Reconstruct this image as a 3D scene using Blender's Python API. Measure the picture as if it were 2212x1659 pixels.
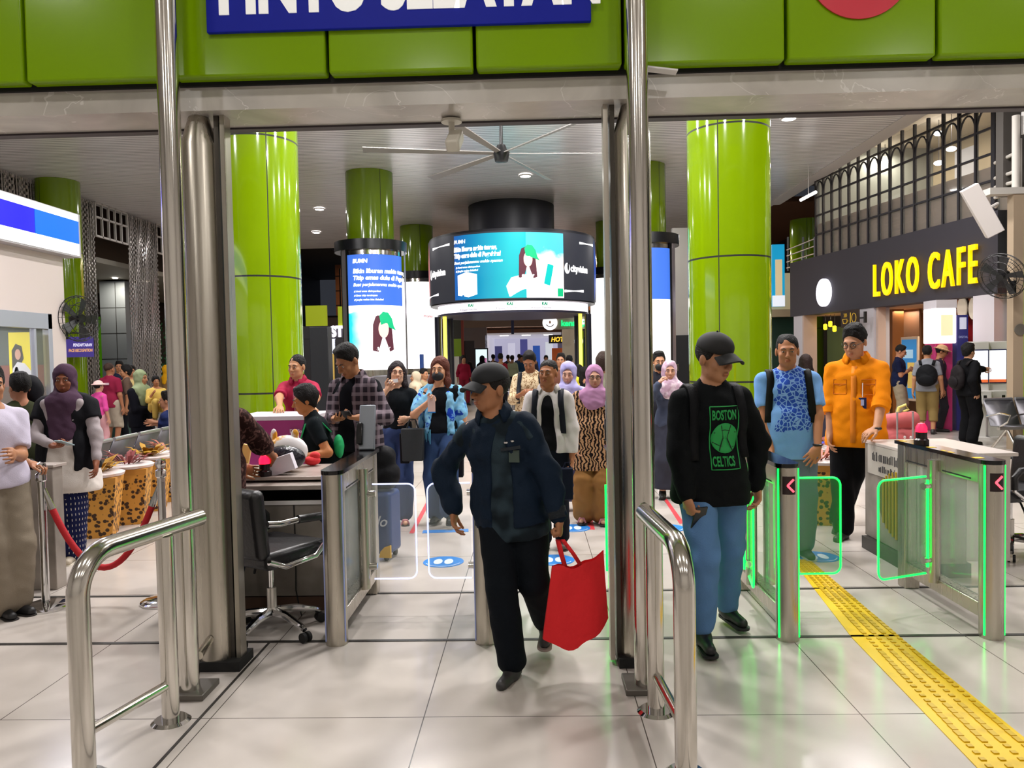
import bpy, math, random
import numpy as np
from mathutils import Vector, Matrix, Euler
R = math.radians
SC = bpy.context.scene
for _o in list(bpy.data.objects): bpy.data.objects.remove(_o)
# ---------------- camera, world, exposure ----------------
FP = 1650.0
cam_d = bpy.data.cameras.new('camera'); cam = bpy.data.objects.new('camera', cam_d); SC.collection.objects.link(cam)
cam_d.sensor_fit = 'HORIZONTAL'; cam_d.sensor_width = 36; cam_d.lens = 36*FP/2212; cam_d.clip_start = .05; cam_d.clip_end = 200
CM = Matrix.Rotation(R(1.5), 4, 'Z') @ Matrix.Rotation(R(88.0), 4, 'X') @ Matrix.Rotation(R(-1.1), 4, 'Z')
CM.translation = (0, 0, 1.6); cam.matrix_world = CM; SC.camera = cam
CR = CM.to_3x3()
def ray(px, py): return CR @ Vector(((px-1106)/FP, -(py-829.5)/FP, -1))
def P(px, py, Y):                      # point of the place seen at a pixel, at distance Y
    d = ray(px, py); t = Y/d.y; return Vector((d.x*t, Y, 1.6+d.z*t))
def G(px, py, z=0):                    # ... on the horizontal plane z
    d = ray(px, py); t = (z-1.6)/d.z; return Vector((d.x*t, d.y*t, z))
W = bpy.data.worlds.new('night'); SC.world = W; W.use_nodes = True
W.node_tree.nodes['Background'].inputs[0].default_value = (.55, .6, .75, 1); W.node_tree.nodes['Background'].inputs[1].default_value = .05
SC.view_settings.view_transform = 'Standard'; SC.view_settings.look = 'None'; SC.view_settings.exposure = 0.0; SC.view_settings.gamma = 1; SC.view_settings.use_curve_mapping = False
SC.cycles.use_denoising = True; SC.cycles.max_bounces = 7; SC.cycles.diffuse_bounces = 3; SC.cycles.glossy_bounces = 4; SC.cycles.transmission_bounces = 5; SC.cycles.transparent_max_bounces = 12
SC.cycles.sample_clamp_indirect = 4; SC.cycles.caustics_reflective = False; SC.cycles.caustics_refractive = False
ZC = 6.17                              # hall ceiling
# hall and entrance downlights, the unseen ones added for their light: (x, y, z, watts, size, warm)
LAMPS = [(x, y, ZC-.03, 155, .5, 0) for y in (6.4, 9.3, 12.1) for x in (-7.6, -2.0, 1.0, 5.2)] + [(8*k, 28.5, ZC-.03, 120, .4, 0) for k in (.93,)]  # rows out of view past lintel and column, added to light the hall
for _p, _l in (((1135, 380), 'bright round downlight in the ceiling straight above the drum display, past the fan'), ((690, 452), 'round downlight beside the fat green column, the higher of two'), ((683, 502), 'round downlight beside the fat green column, the lower and further of two'), ((1704, 256), 'round downlight just under the lintel next to the green column by the cafe'), ((436, 440), 'added round downlight, unseen behind the steel pillar by the office chair'), ((1385, 400), 'added round downlight, unseen behind the pole between the walking men')): _g = G(*_p, ZC-.03); LAMPS.append((_g.x, _g.y, ZC-.03, 75, .34, _l))  # last two are added, kept out of sight to light the hall
LAMPS += [(x, y, 5.4, 38, .5, 0) for y in (-3.2, .4) for x in (-4.5, -1.3, 1.9, 5.0)]  # unseen lamps added overhead to light the foreground
# ---------------- materials ----------------
def lin(h):
    if not isinstance(h, str): return tuple(h)[:3]
    h = h.lstrip('#'); c = [int(h[i:i+2], 16)/255 for i in (0, 2, 4)]
    return tuple(x/12.92 if x <= .04045 else ((x+.055)/1.055)**2.4 for x in c)
_M = {}
def mat(name, color='#808080', rough=.6, metal=0, emit=0, ecol=None, bump=None, alpha=1, coat=0, trans=0, spec=None):
    if name in _M: return _M[name]
    m = bpy.data.materials.new(name); m.use_nodes = True; b = m.node_tree.nodes['Principled BSDF']
    b.inputs['Base Color'].default_value = (*lin(color), 1); b.inputs['Roughness'].default_value = rough; b.inputs['Metallic'].default_value = metal
    if emit: b.inputs['Emission Color'].default_value = (*lin(ecol or color), 1); b.inputs['Emission Strength'].default_value = emit
    if alpha < 1: b.inputs['Alpha'].default_value = alpha
    if coat: b.inputs['Coat Weight'].default_value = coat; b.inputs['Coat Roughness'].default_value = .05
    if trans: b.inputs['Transmission Weight'].default_value = trans
    if spec is not None: b.inputs['Specular IOR Level'].default_value = spec
    if bump:
        N = Nd(m); n = N('ShaderNodeTexNoise', Scale=bump[0], Detail=3); N.l(N.coord(), n.inputs['Vector'])
        bb = N('ShaderNodeBump', Strength=bump[1], Distance=.01); N.l(n.outputs['Fac'], bb.inputs['Height']); N.l(bb.outputs['Normal'], b.inputs['Normal'])
    _M[name] = m; return m
class Nd:
    def __init__(s, m): s.t = m.node_tree; s.b = s.t.nodes['Principled BSDF']
    def __call__(s, ty, **kw):
        n = s.t.nodes.new(ty)
        for k, v in kw.items():
            if k in n.inputs: n.inputs[k].default_value = v
            else: setattr(n, k, v)
        return n
    def l(s, a, b): s.t.links.new(a, b)
    def coord(s, k='Object'):
        n = s.t.nodes.get('TC') or s.t.nodes.new('ShaderNodeTexCoord'); n.name = 'TC'; return n.outputs[k]
    def m(s, op, a, b=None, c=None):
        n = s.t.nodes.new('ShaderNodeMath'); n.operation = op
        for i, v in enumerate((a, b, c)):
            if v is None: continue
            if isinstance(v, (int, float)): n.inputs[i].default_value = v
            else: s.l(v, n.inputs[i])
        return n.outputs[0]
    def xyz(s, v=None):
        n = s.t.nodes.new('ShaderNodeSeparateXYZ'); s.l(v or s.coord(), n.inputs[0]); return n.outputs
    def mix(s, f, a, b):
        n = s.t.nodes.new('ShaderNodeMix'); n.data_type = 'RGBA'
        for i, v in ((0, f), (6, a), (7, b)):
            if isinstance(v, (int, float)): n.inputs[i].default_value = v
            elif isinstance(v, str): n.inputs[i].default_value = (*lin(v), 1)
            else: s.l(v, n.inputs[i])
        return n.outputs[2]
    def noise(s, sc, det=3, vec=None, dist=0):
        n = s('ShaderNodeTexNoise', Scale=sc, Detail=det, Distortion=dist); s.l(vec or s.coord(), n.inputs['Vector']); return n.outputs['Fac']
    def map(s, scale=(1, 1, 1), rot=(0, 0, 0), loc=(0, 0, 0)):
        n = s('ShaderNodeMapping'); n.inputs['Scale'].default_value = scale; n.inputs['Rotation'].default_value = rot; n.inputs['Location'].default_value = loc; s.l(s.coord(), n.inputs[0]); return n.outputs[0]
    def col(s, o): s.l(o, s.b.inputs['Base Color'])
    def line(s, v, period, width, off=0):      # 1 on thin lines
        a = s.m('PINGPONG', s.m('SUBTRACT', v, off), period/2); return s.m('LESS_THAN', a, width/2)
    def ramp(s, f, lo, hi): 
        n = s('ShaderNodeMapRange'); s.l(f, n.inputs[0]); n.inputs[1].default_value = lo; n.inputs[2].default_value = hi; return n.outputs[0]
def newmat(name, **kw):
    m = mat(name, **kw); return m, Nd(m)
# ---------------- mesh builder ----------------
_cm = lambda a, b: [a[i]-b[i] for i in range(3)]
class MB:
    def __init__(s, o=(0, 0, 0)): s.v = []; s.f = []; s.o = Vector(o)
    def add(s, vs, fs):
        n = len(s.v); s.v += [tuple(Vector(v)-s.o) for v in vs]; s.f += [tuple(i+n for i in f) for f in fs]; return s
    def box(s, x0, x1, y0, y1, z0, z1):
        return s.add([(x, y, z) for z in (z0, z1) for y in (y0, y1) for x in (x0, x1)], [(0, 2, 3, 1), (4, 5, 7, 6), (0, 1, 5, 4), (2, 6, 7, 3), (0, 4, 6, 2), (1, 3, 7, 5)])
    def obox(s, c, h, M=None):
        M = M or Matrix.Identity(3); c = Vector(c)
        return s.add([c + M @ Vector((x*h[0], y*h[1], z*h[2])) for z in (-1, 1) for y in (-1, 1) for x in (-1, 1)], [(0, 2, 3, 1), (4, 5, 7, 6), (0, 1, 5, 4), (2, 6, 7, 3), (0, 4, 6, 2), (1, 3, 7, 5)])
    def quad(s, a, b, c, d): return s.add([a, b, c, d], [(0, 1, 2, 3)])
    def tube(s, path, r, n=14, cap=True, sq=1, up=None):
        path = [Vector(p) for p in path]; k = len(path); rr = r if isinstance(r, (list, tuple)) else [r]*k
        vs = []; T0 = None; U = None
        for i, p in enumerate(path):
            T = ((path[min(i+1, k-1)]-path[max(i-1, 0)])).normalized()
            if U is None:
                a = Vector(up) if up else (Vector((0, 0, 1)) if abs(T.z) < .9 else Vector((1, 0, 0))); U = (a - T*a.dot(T)).normalized()
            else: U = (U - T*U.dot(T)).normalized()
            V = T.cross(U)
            for j in range(n):
                a = 2*math.pi*j/n; vs.append(p + (U*math.cos(a)*sq + V*math.sin(a))*rr[i])
        fs = [(i*n+j, i*n+(j+1) % n, (i+1)*n+(j+1) % n, (i+1)*n+j) for i in range(k-1) for j in range(n)]
        if cap: fs += [tuple(range(n-1, -1, -1)), tuple((k-1)*n+j for j in range(n))]
        return s.add(vs, fs)
    def cyl(s, a, b, r, r2=None, n=24): return s.tube([a, b], [r, r if r2 is None else r2], n)
    def lathe(s, prof, c=(0, 0, 0), n=32, a0=0, a1=360, M=None):
        c = Vector(c); full = abs(a1-a0) >= 360; m = n if full else n+1; vs = []; M = M or Matrix.Identity(3)
        for r, z in prof:
            for j in range(m):
                a = R(a0+(a1-a0)*j/n); vs.append(c + M @ Vector((r*math.cos(a), r*math.sin(a), z)))
        fs = [(i*m+j, i*m+(j+1) % m, (i+1)*m+(j+1) % m, (i+1)*m+j) for i in range(len(prof)-1) for j in range(n)]
        return s.add(vs, fs)
    def sph(s, c, r, n=16, M=None):
        if not isinstance(r, (tuple, list)): r = (r, r, r)
        M = M or Matrix.Identity(3); c = Vector(c); h = n//2; vs = []; fs = []
        for i in range(h+1):
            t = math.pi*i/h
            for j in range(n):
                a = 2*math.pi*j/n; vs.append(c + M @ Vector((r[0]*math.sin(t)*math.cos(a), r[1]*math.sin(t)*math.sin(a), r[2]*math.cos(t))))
        for i in range(h):
            for j in range(n): fs.append((i*n+j, (i+1)*n+j, (i+1)*n+(j+1) % n, i*n+(j+1) % n))
        return s.add(vs, fs)
    def prism(s, poly, u, v, o, d):        # 2D outline in the plane o + a*u + b*v, thickness vector d
        u = Vector(u); v = Vector(v); o = Vector(o); d = Vector(d); n = len(poly)
        vs = [o+u*a+v*b for a, b in poly]; vs += [p+d for p in vs]
        fl = Vector(u).cross(v).dot(d) > 0
        fs = [tuple(range(n-1, -1, -1)) if fl else tuple(range(n)), tuple(range(n, 2*n)) if fl else tuple(range(2*n-1, n-1, -1))]
        fs += [((i, (i+1) % n, n+(i+1) % n, n+i) if fl else ((i+1) % n, i, n+i, n+(i+1) % n)) for i in range(n)]
        return s.add(vs, fs)
    def build(s, name, m=None, parent=None, bev=0, smooth=True, loc=(0, 0, 0), rotz=0, ang=35, seg=2):
        me = bpy.data.meshes.new(name); me.from_pydata(s.v, [], s.f); me.update()
        return link(name, me, m, parent, bev, smooth, loc, rotz, ang, seg)
def link(name, me, m=None, parent=None, bev=0, smooth=True, loc=(0, 0, 0), rotz=0, ang=35, seg=2):
    if m: me.materials.append(m)
    if smooth: me.shade_smooth(); me.set_sharp_from_angle(angle=R(ang))
    o = bpy.data.objects.new(name, me); SC.collection.objects.link(o); o.location = loc; o.rotation_euler = (0, 0, rotz)
    if parent: o.parent = parent
    if bev:
        b = o.modifiers.new('bevel', 'BEVEL'); b.width = bev; b.segments = seg; b.limit_method = 'ANGLE'; b.angle_limit = R(40)
    return o
def tag(o, label=None, cat=None, group=None, kind=None):
    if label: o['label'] = label
    if cat: o['category'] = cat
    if group: o['group'] = group
    if kind: o['kind'] = kind
    return o
def thing(name, label, cat, loc=(0, 0, 0), rotz=0, group=None, kind=None):
    o = bpy.data.objects.new(name, None); SC.collection.objects.link(o); o.location = loc; o.rotation_euler = (0, 0, rotz); o.empty_display_size = .1
    return tag(o, label, cat, group, kind)
def struct(name, mb, m, parent=None, **kw):
    o = mb.build(name, m, parent, **kw)
    if not parent: o['kind'] = 'structure'
    return o
def dup(o, loc=None, rotz=None, label=None, parent=None):
    c = o.copy(); SC.collection.objects.link(c)
    if parent: c.parent = parent
    if loc is not None: c.location = loc
    if rotz is not None: c.rotation_euler = (0, 0, rotz)
    if label: c['label'] = label
    for ch in [x for x in bpy.data.objects if x.parent == o]: dup(ch, parent=c)
    return c
def text(name, s, m, parent, size, M, ext=.003, bold=0, sx=1, shear=0, align='LEFT', fn=None, space=1):   # M: 4x4 placing the text plane
    cu = bpy.data.curves.new(name, 'FONT'); cu.body = s; cu.size = size; cu.extrude = ext; cu.offset = bold; cu.shear = shear; cu.align_x = align; cu.space_character = space; cu.resolution_u = 4
    t = bpy.data.objects.new(name+'_tmp', cu); SC.collection.objects.link(t)
    dg = bpy.context.evaluated_depsgraph_get(); me = bpy.data.meshes.new_from_object(t.evaluated_get(dg)); bpy.data.objects.remove(t)
    me.materials.clear()
    S = Matrix.Diagonal((sx, 1, 1, 1)); me.transform(S)
    if fn:
        for v in me.vertices: v.co = fn(v.co)
    else: me.transform(M)
    return link(name, me, m, parent, smooth=False)
def frame(o, x, y):                    # 4x4 with axes x, y, x cross y at o
    x = Vector(x).normalized(); y = Vector(y).normalized(); z = x.cross(y); M = Matrix((x, y, z)).transposed().to_4x4(); M.translation = Vector(o); return M
FRONT = lambda o: frame(o, (1, 0, 0), (0, 0, 1))       # text read from -Y
# common materials
STEEL = mat('polished_steel', '#d4d0c8', .15, 1); STEEL_B, _n = newmat('brushed_steel', color='#bcb6aa', rough=.3, metal=1)
_v = _n.map((60, 60, .6)); _f = _n.noise(1, 4, _v); _n.l(_n.ramp(_f, .2, .8), (_x := _n('ShaderNodeMapRange')).inputs[0]); _x.inputs[3].default_value = .2; _x.inputs[4].default_value = .42; _n.l(_x.outputs[0], _n.b.inputs['Roughness'])
CHROME = mat('chrome', '#d8d8d8', .07, 1); BLACK = mat('black_plastic', '#141416', .4); DARK = mat('dark_recess', '#0a0a0a', .8)
RUBBER = mat('black_rubber', '#101010', .7); WHITE = mat('white_paint', '#e8e4e2', .5); LEATHER = mat('black_leather', '#131215', .38, bump=(60, .2))
GREEN_LED = mat('green_led', '#10ff50', .4, emit=4.5, ecol='#08ff40'); WHITE_LED = mat('blue_white_led', '#c8c8ff', .4, emit=1.6, ecol='#b8c0ff')
RED_LED = mat('red_led', '#ff2040', .4, emit=4, ecol='#ff1030'); LAMP_M = mat('lamp_diffuser', '#ffffff', .5, emit=14, ecol='#fff6ee')
# ================= SETTING =================
# floor: large polished tiles
m, N = newmat('polished_floor_tile', color='#c9c0b8', rough=.13)
x, y, z = N.xyz()
g = N.m('MAXIMUM', N.line(x, .965, .005, -.51), N.line(y, .92, .005, 4.27+.46-.46))
cl = N.noise(.9, 5); cl2 = N.noise(4, 4)
base = N.mix(N.ramp(cl, .3, .7), '#bcb3aa', '#cec6bf'); base = N.mix(N.m('MULTIPLY', N.ramp(cl2, .45, .8), .35), base, '#b3a99f')
N.col(N.mix(g, base, '#56504a')); rr = N('ShaderNodeMapRange'); N.l(cl2, rr.inputs[0]); rr.inputs[3].default_value = .12; rr.inputs[4].default_value = .24; N.l(rr.outputs[0], N.b.inputs['Roughness'])
FLOOR_M = m
struct('floor', MB().box(-18.5, 14, -6, 66, -.2, 0), FLOOR_M)
tr = mat('black_threshold', '#2a2724', .5)
struct('trim_1', MB().box(-9, 7.4, 4.262, 4.29, 0, .004), tr); struct('trim_2', MB().box(-9, 7.4, 5.14, 5.165, 0, .004), tr)
mb = MB()
for X in (-1.53, .60): mb.prism([(X, -2), (X+.012, -2), (X+.012, 4.26), (X, 4.26)], (1, 0, 0), (0, 1, 0), (0, 0, 0), (0, 0, .004))
struct('trim_3', mb, tr)
# ceiling: linear metal slats
m, N = newmat('linear_metal_ceiling', color='#8f8a8c', rough=.28, metal=.12)
x, y, z = N.xyz(); g = N.line(y, .12, .02); n1 = N.noise(1, 4, N.map((.25, 3, 1))); n2 = N.noise(1, 5, N.map((.8, 14, 1)))
c = N.mix(N.ramp(n1, .3, .75), '#f0ebec', '#f8f5f6'); c = N.mix(N.m('MULTIPLY', N.ramp(n2, .6, .75), .6), c, '#5c5658'); N.col(N.mix(g, c, '#4e494c'))
bp = N('ShaderNodeBump', Strength=.35, Distance=.02); N.l(N.m('SUBTRACT', 1, g), bp.inputs['Height']); N.l(bp.outputs[0], N.b.inputs['Normal'])
CEIL_M = m
struct('ceiling', MB().box(-12.4, 7.6, 3.9, 31, ZC, ZC+.2), CEIL_M)
struct('trim_4', MB().box(7.35, 7.75, 3.9, 24, ZC-.02, ZC+.35), mat('white_plaster', '#cfc9c6', .6))
m, N = newmat('side_ceiling', color='#77706c', rough=.5)
struct('ceiling_side', MB().box(7.75, 14, 3.9, 31, 8.2, 8.4), m)
struct('ceiling_entrance', MB().box(-9, 9, -6, 3.7, 5.6, 5.75), mat('entrance_ceiling', '#d8d4d0', .7))
# lintel between entrance and hall
m, N = newmat('grey_marble', color='#9a948d', rough=.22)
w = N.noise(2.2, 6, dist=1.2); v = N.m('ABSOLUTE', N.m('SUBTRACT', N.noise(1.3, 5, dist=1.4), .5)); v = N.m('LESS_THAN', v, .0028)
c = N.mix(N.ramp(w, .3, .7), '#b4aea6', '#d0cac2'); N.col(N.mix(N.m('MULTIPLY', v, .5), c, '#e8e4e0')); MARBLE = m
gl, N = newmat('glossy_green_panel', color='#82ac00', rough=.16, coat=.0, spec=.3)
struct('trim_5', MB().box(-9, 9, 3.85, 4.14, 2.87, 2.985), MARBLE)
struct('trim_6', MB().box(-9, 9, 4.14, 4.2, 2.86, 3.4), mat('dark_channel', '#3a3236', .5))
struct('trim_7', MB().box(-9, 9, 3.83, 4.3, 2.985, 3.03), DARK)
struct('wall_lintel', MB().box(-9, 9, 3.86, 4.1, 3.03, 5.6), DARK)
fas = thing('fascia_panels', 'glossy lime green panelled fascia above the marble lintel of the gateway', 'fascia', (0, 3.75, 3.0))
XS = [-4.63, -3.91, -3.19, -2.47, -1.74, -.97, -.25, .47, 1.25, 1.965, 2.68, 3.4, 4.12]
for a, b in zip(XS[:-1], XS[1:]):
    for z0, z1 in ((3.0, 3.93), (3.95, 4.9)):
        MB((0, 3.75, 3.0)).box(a+.008, b-.008, 3.75, 3.83, z0, z1).build('green_panel', gl, fas, bev=.012)
# station gate sign
sg = thing('gate_sign', 'dark blue name board with white capital letters on the green fascia', 'sign', (-.6, 3.72, 3.2))
MB((-.6, 3.72, 3.2)).box(-1.545, .315, 3.72, 3.745, 3.2, 3.72).build('sign_board', mat('sign_blue', '#0c1c98', .5, emit=.08, spec=.2), sg, bev=.004)  # slight emission put into the blue so its colour does not wash out
text('lettering', 'PINTU SELATAN', mat('sign_white', '#f2f2ee', .4, emit=.35), sg, .35, FRONT((-.885, -.004, .096)), .003, .016, .725)
for X, nm in ((1.594, 'red disc sticker on the fascia past the tall steel pole'), (-2.83, 'red disc sticker on the fascia beside the outer seam')):
    c = MB().lathe([(0, 0), (.25, 0), (.25, .006), (0, .006)], n=48, M=Matrix.Rotation(R(90), 3, 'X')).build('round_sticker', mat('sticker_red', '#d92c40', .3), loc=(X, 3.745, 3.43)); tag(c, nm, 'sticker')
# hall perimeter
m, N = newmat('night_dark', color='#0c0f12', rough=.5)
struct('wall_night_stand_in', MB().box(-18.4, -18.2, -6, 66, 0, 9), m)  # dark wall added to stand in for the black night outside
struct('wall_entrance_left', MB().box(-9.2, -9, -6, 4, 0, 5.6), WHITE)
struct('wall_entrance_right', MB().box(8.4, 8.6, -6, 4, 0, 5.6), WHITE)
struct('wall_back_entrance', MB().box(-9, 8.4, -6.2, -6, 0, 5.6), WHITE)
struct('wall_right_far', MB().box(13.6, 13.8, 4, 66, 0, 9), m)
struct('ceiling_night_stand_in', MB().box(-18.4, -12.5, 3.9, 66, 8.6, 8.8), mat('night_overhead_dark', '#2a2824', .7))  # dark cover added over the outside so the night stays black
struct('ceiling_far', MB().box(-9.7, 13.6, 31, 66, 7.6, 7.8), mat('far_dark_ceiling', '#6c4a36', .6))
# ================= GREEN COLUMNS =================
def colmat(i, seams, rings):
    m, N = newmat('green_column_panel_%d' % i, color='#8ea906', rough=.12, coat=.5)
    x, y, z = N.xyz(); a = N.m('ARCTAN2', y, x); g = None
    for s_ in seams:
        l = N.m('LESS_THAN', N.m('ABSOLUTE', N.m('SUBTRACT', a, R(s_))), .012); g = l if g is None else N.m('MAXIMUM', g, l)
    for r_ in rings: g = N.m('MAXIMUM', g, N.m('LESS_THAN', N.m('ABSOLUTE', N.m('SUBTRACT', z, r_)), .013))
    sm = N.noise(1.5, 3); c = N.mix(sm, '#6e8c00', '#7e9d05')
    N.col(N.mix(g, c, '#12160a')); N.l(N.m('MULTIPLY_ADD', g, .6, .11), N.b.inputs['Roughness']); return m
def column(x, y, label, seams=(-60, 60, 175), rings=(1.16, 2.57, 4.3), r=.575, z=ZC, i=0):
    t = thing('green_column', label, 'column', (x, y, 0), group='glossy green columns of the hall', kind='thing')
    MB().lathe([(r, 0), (r, z-.004)], n=64).build('column_cladding', colmat(i, seams, rings), t)
    MB().lathe([(r+.015, 0), (r+.015, .15), (r, .15)], n=64).build('plinth', mat('column_plinth', '#34351f', .3), t)
    return t
column(-3.93, 11.1, 'fat lime green column behind the maroon-shirted man at the counter', (-58, 60, 175), (1.16, 2.80, 4.75), i=1)
column(2.86, 11.1, 'fat lime green column behind the man in the black cap and sweater', (-118, -8, 100), (1.2, 2.93, 4.73), i=2)
column(-3.9, 18.8, 'green column rising out of the blue advertising screen beside the checked shirt man', (-52, -170, 60), (3.6,), i=3)
column(2.75, 18.8, 'green column above the advertising screen half hidden by the steel pole', (-52, -170, 60), (3.6,), i=4)
column(-3.9, 26.5, 'green column between the blue screen and the suspended drum display', (-70, 170, 50), (3.9,), i=5)
column(2.85, 26.5, 'green column on the other side of the suspended drum display', (-105, 170, 50), (3.9,), i=6)
pt = P(132, 600, 18.8)
column(pt.x, 18.8, 'green column behind the service booth with a purple notice on it', (-108, 170, 50), (2.4, 4.4), r=.5, i=7)
pt = P(1742, 500, 27)
column(pt.x, 27, 'dark green column far behind the cafe balcony railing', (-108, 170, 50), (2.4,), r=.55, i=8)
# curved screens wrapped round columns 2 and 3
def adtext(s, size, x, z, Rr, par, m, bold=0, shear=0, ext=.002, sx=1, name='advert_text'):   # text bent round a vertical cylinder
    def fn(c):
        a = R(-90)+(x+c.x)/Rr; r = Rr+.004+c.z; return Vector((r*math.cos(a), r*math.sin(a), z+c.y))
    return text(name, s, m, par, size, None, ext, bold, sx, shear, fn=fn)
def shape_on(name, poly, Rr, par, m, dr=.003):         # flat outline laid on the cylinder
    k = len(poly); c = (sum(p[0] for p in poly)/k, sum(p[1] for p in poly)/k); pts = []; n = 0
    mb = MB(); rings = 5; vs = []; fs = []
    for q in range(rings+1):
        f = q/rings
        for p in poly:
            X = c[0]+(p[0]-c[0])*f; Z = c[1]+(p[1]-c[1])*f; a = R(-90)+X/Rr; vs.append(((Rr+dr)*math.cos(a), (Rr+dr)*math.sin(a), Z))
    for q in range(rings):
        for i in range(k): fs.append((q*k+i, q*k+(i+1) % k, (q+1)*k+(i+1) % k, (q+1)*k+i))
    return mb.add(vs, fs).build(name, m, par)
def ellp(cx, cz, rx, rz, n=28, a0=0, a1=360): return [(cx+rx*math.cos(R(a0+(a1-a0)*i/n)), cz+rz*math.sin(R(a0+(a1-a0)*i/n))) for i in range(n)]
AW = mat('advert_white', '#ffffff', .4, emit=1.25); AG = mat('advert_green', '#12b87c', .4, emit=.8); AH = mat('advert_hair', '#5a2a38', .4, emit=.6)
ASK = mat('advert_skin', '#ffd2c4', .4, emit=.9); AB = mat('advert_blue', '#1c55b4', .4, emit=.9); ATQ = mat('advert_turquoise', '#08b4b0', .4, emit=.9); AGO = mat('advert_gold', '#e0b060', .4, emit=.8)
BLKP = mat('black_screen_housing', '#101218', .3)
def ad_person(cx, cz, k, Rr, par):                      # woman with a green cap on the advert
    shape_on('advert_figure_hair', [(cx+k*a, cz+k*b) for a, b in ((-.30, -.62), (-.28, .1), (-.2, .33), (0, .42), (.2, .33), (.27, .05), (.33, -.6), (.2, -.66), (.12, -.2), (-.1, -.2), (-.14, -.66))], Rr, par, AH, .004)
    shape_on('advert_figure_body', [(cx+k*a, cz+k*b) for a, b in ((-.62, -1.25), (-.72, -.9), (-.55, -.62), (-.15, -.52), (.2, -.52), (.5, -.66), (.62, -1.0), (.5, -1.25))], Rr, par, AW, .005)
    shape_on('advert_figure_face', ellp(cx+.02*k, cz-.02*k, .15*k, .25*k), Rr, par, ASK, .006)
    shape_on('advert_figure_cap', [(cx+k*a, cz+k*b) for a, b in ((-.06, .1), (-.1, .34), (0, .46), (.16, .44), (.28, .28), (.34, .06), (.42, -.06), (.2, .02))], Rr, par, AG, .008)
def wrap_screen(x, y, label, z0, z1, kind, Rr=.74, a0=-200, a1=-16, ab=None):
    t = thing('column_screen', label, 'advertising screen', (x, y, 0), group='curved advertising screens round the columns')
    mb = MB().lathe([(Rr-.05, 0), (Rr-.05, z1+.1)], n=48)
    mb.build('screen_housing', BLKP, t)
    MB().lathe([(Rr-.08, z1+.0), (Rr+.10, z1), (Rr+.10, z1+.24), (Rr-.08, z1+.24)], n=48).build('top_rim', BLKP, t)
    MB().lathe([(Rr-.06, z0-.16), (Rr+.06, z0-.16), (Rr+.06, z0), (Rr-.06, z0)], n=48).build('bottom_rim', STEEL_B, t)
    for s_ in (a0, a1): MB().lathe([(Rr+.07, z0-.1), (Rr+.07, z1)], n=4, a0=s_-5, a1=s_+5).build('side_rail', mat('screen_side_rail', '#a09aa2', .3, .7), t)
    if kind == 'blue':
        m, N = newmat('blue_advert_image', color='#ffffff', rough=.4); xx, yy, zz = N.xyz(); ang = N.m('ARCTAN2', yy, xx)
        ny = N.noise(1.3, 3); zt = N.m('ADD', zz, N.m('MULTIPLY', ny, .9))
        c = N.mix(N.ramp(zt, 3.18, 3.25), N.mix(N.ramp(N.m('ADD', ang, N.m('MULTIPLY', ny, 1.0)), -1.6, -1.05), '#28c8d8', '#ffffff'), '#ffffff')
        c = N.mix(N.m('GREATER_THAN', zz, 2.90), c, '#3a68c8'); N.col(c); N.l(c, N.b.inputs['Emission Color']); N.b.inputs['Emission Strength'].default_value = 1.0
    else:
        m, N = newmat('white_advert_image', color='#ffffff', rough=.4); c = N.mix(N.ramp(N.noise(.8, 2), .45, .75), '#ffffff', '#fdf3e0'); N.col(c); N.l(c, N.b.inputs['Emission Color']); N.b.inputs['Emission Strength'].default_value = 1.5
    MB().lathe([(Rr, z0), (Rr, z1-.12)], n=40, a0=a0+4, a1=a1-4).build('lit_screen', m, t)
    MB().lathe([(Rr+.005, z1-.12), (Rr+.005, z1)], n=40, a0=a0+4, a1=a1-4).build('steel_band', STEEL, t)
    return t
Q = .66
t = wrap_screen(-3.9, 18.8, 'blue and white curved advertising screen round the second green column', 1.36, 4.22, 'blue', a0=-128, a1=-6, Rr=.78)
A0 = R(-90)
x0 = -.30
adtext('BUMN', .13, x0, 3.90, .78, t, AW, .006, .1); adtext('Bikin liburan makin tenang,', .145, x0, 3.66, .78, t, AW, .006, .12); adtext('Titip emas dulu di Pegadaian!', .145, x0, 3.50, .78, t, AW, .006, .12)
adtext('Buat perjalananmu makin nyaman', .11, x0, 3.35, .78, t, AW, .002, .25)
for i, s in enumerate(('# Awal emas disimpankan', '# Emas titip tersimpan', '# Jangka waktu bisa fleksibel')): adtext(s, .062, x0+.02, 3.21-.10*i, .78, t, AW, .001, .2)
ad_person(.40, 2.35, .85, .78, t)
wrap_screen(2.75, 18.8, 'curved advertising screen half hidden behind the steel pole with a black housing', 1.36, 4.22, 'blue', a0=-172, a1=-40, Rr=.78)
t = wrap_screen(-3.9, 26.5, 'bright white curved advertising screen between the blue screen and the drum display', 1.28, 4.32, 'white', a0=-150, a1=-10, Rr=.85)
adtext('Promo', .12, .3, 3.0, .85, t, mat('advert_red', '#c07880', .4, emit=.6), .004)
wrap_screen(2.85, 26.5, 'bright white curved advertising screen close beside the steel pole, past the drum display', 1.28, 4.32, 'white', a0=-165, a1=-40, Rr=.85)
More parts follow.
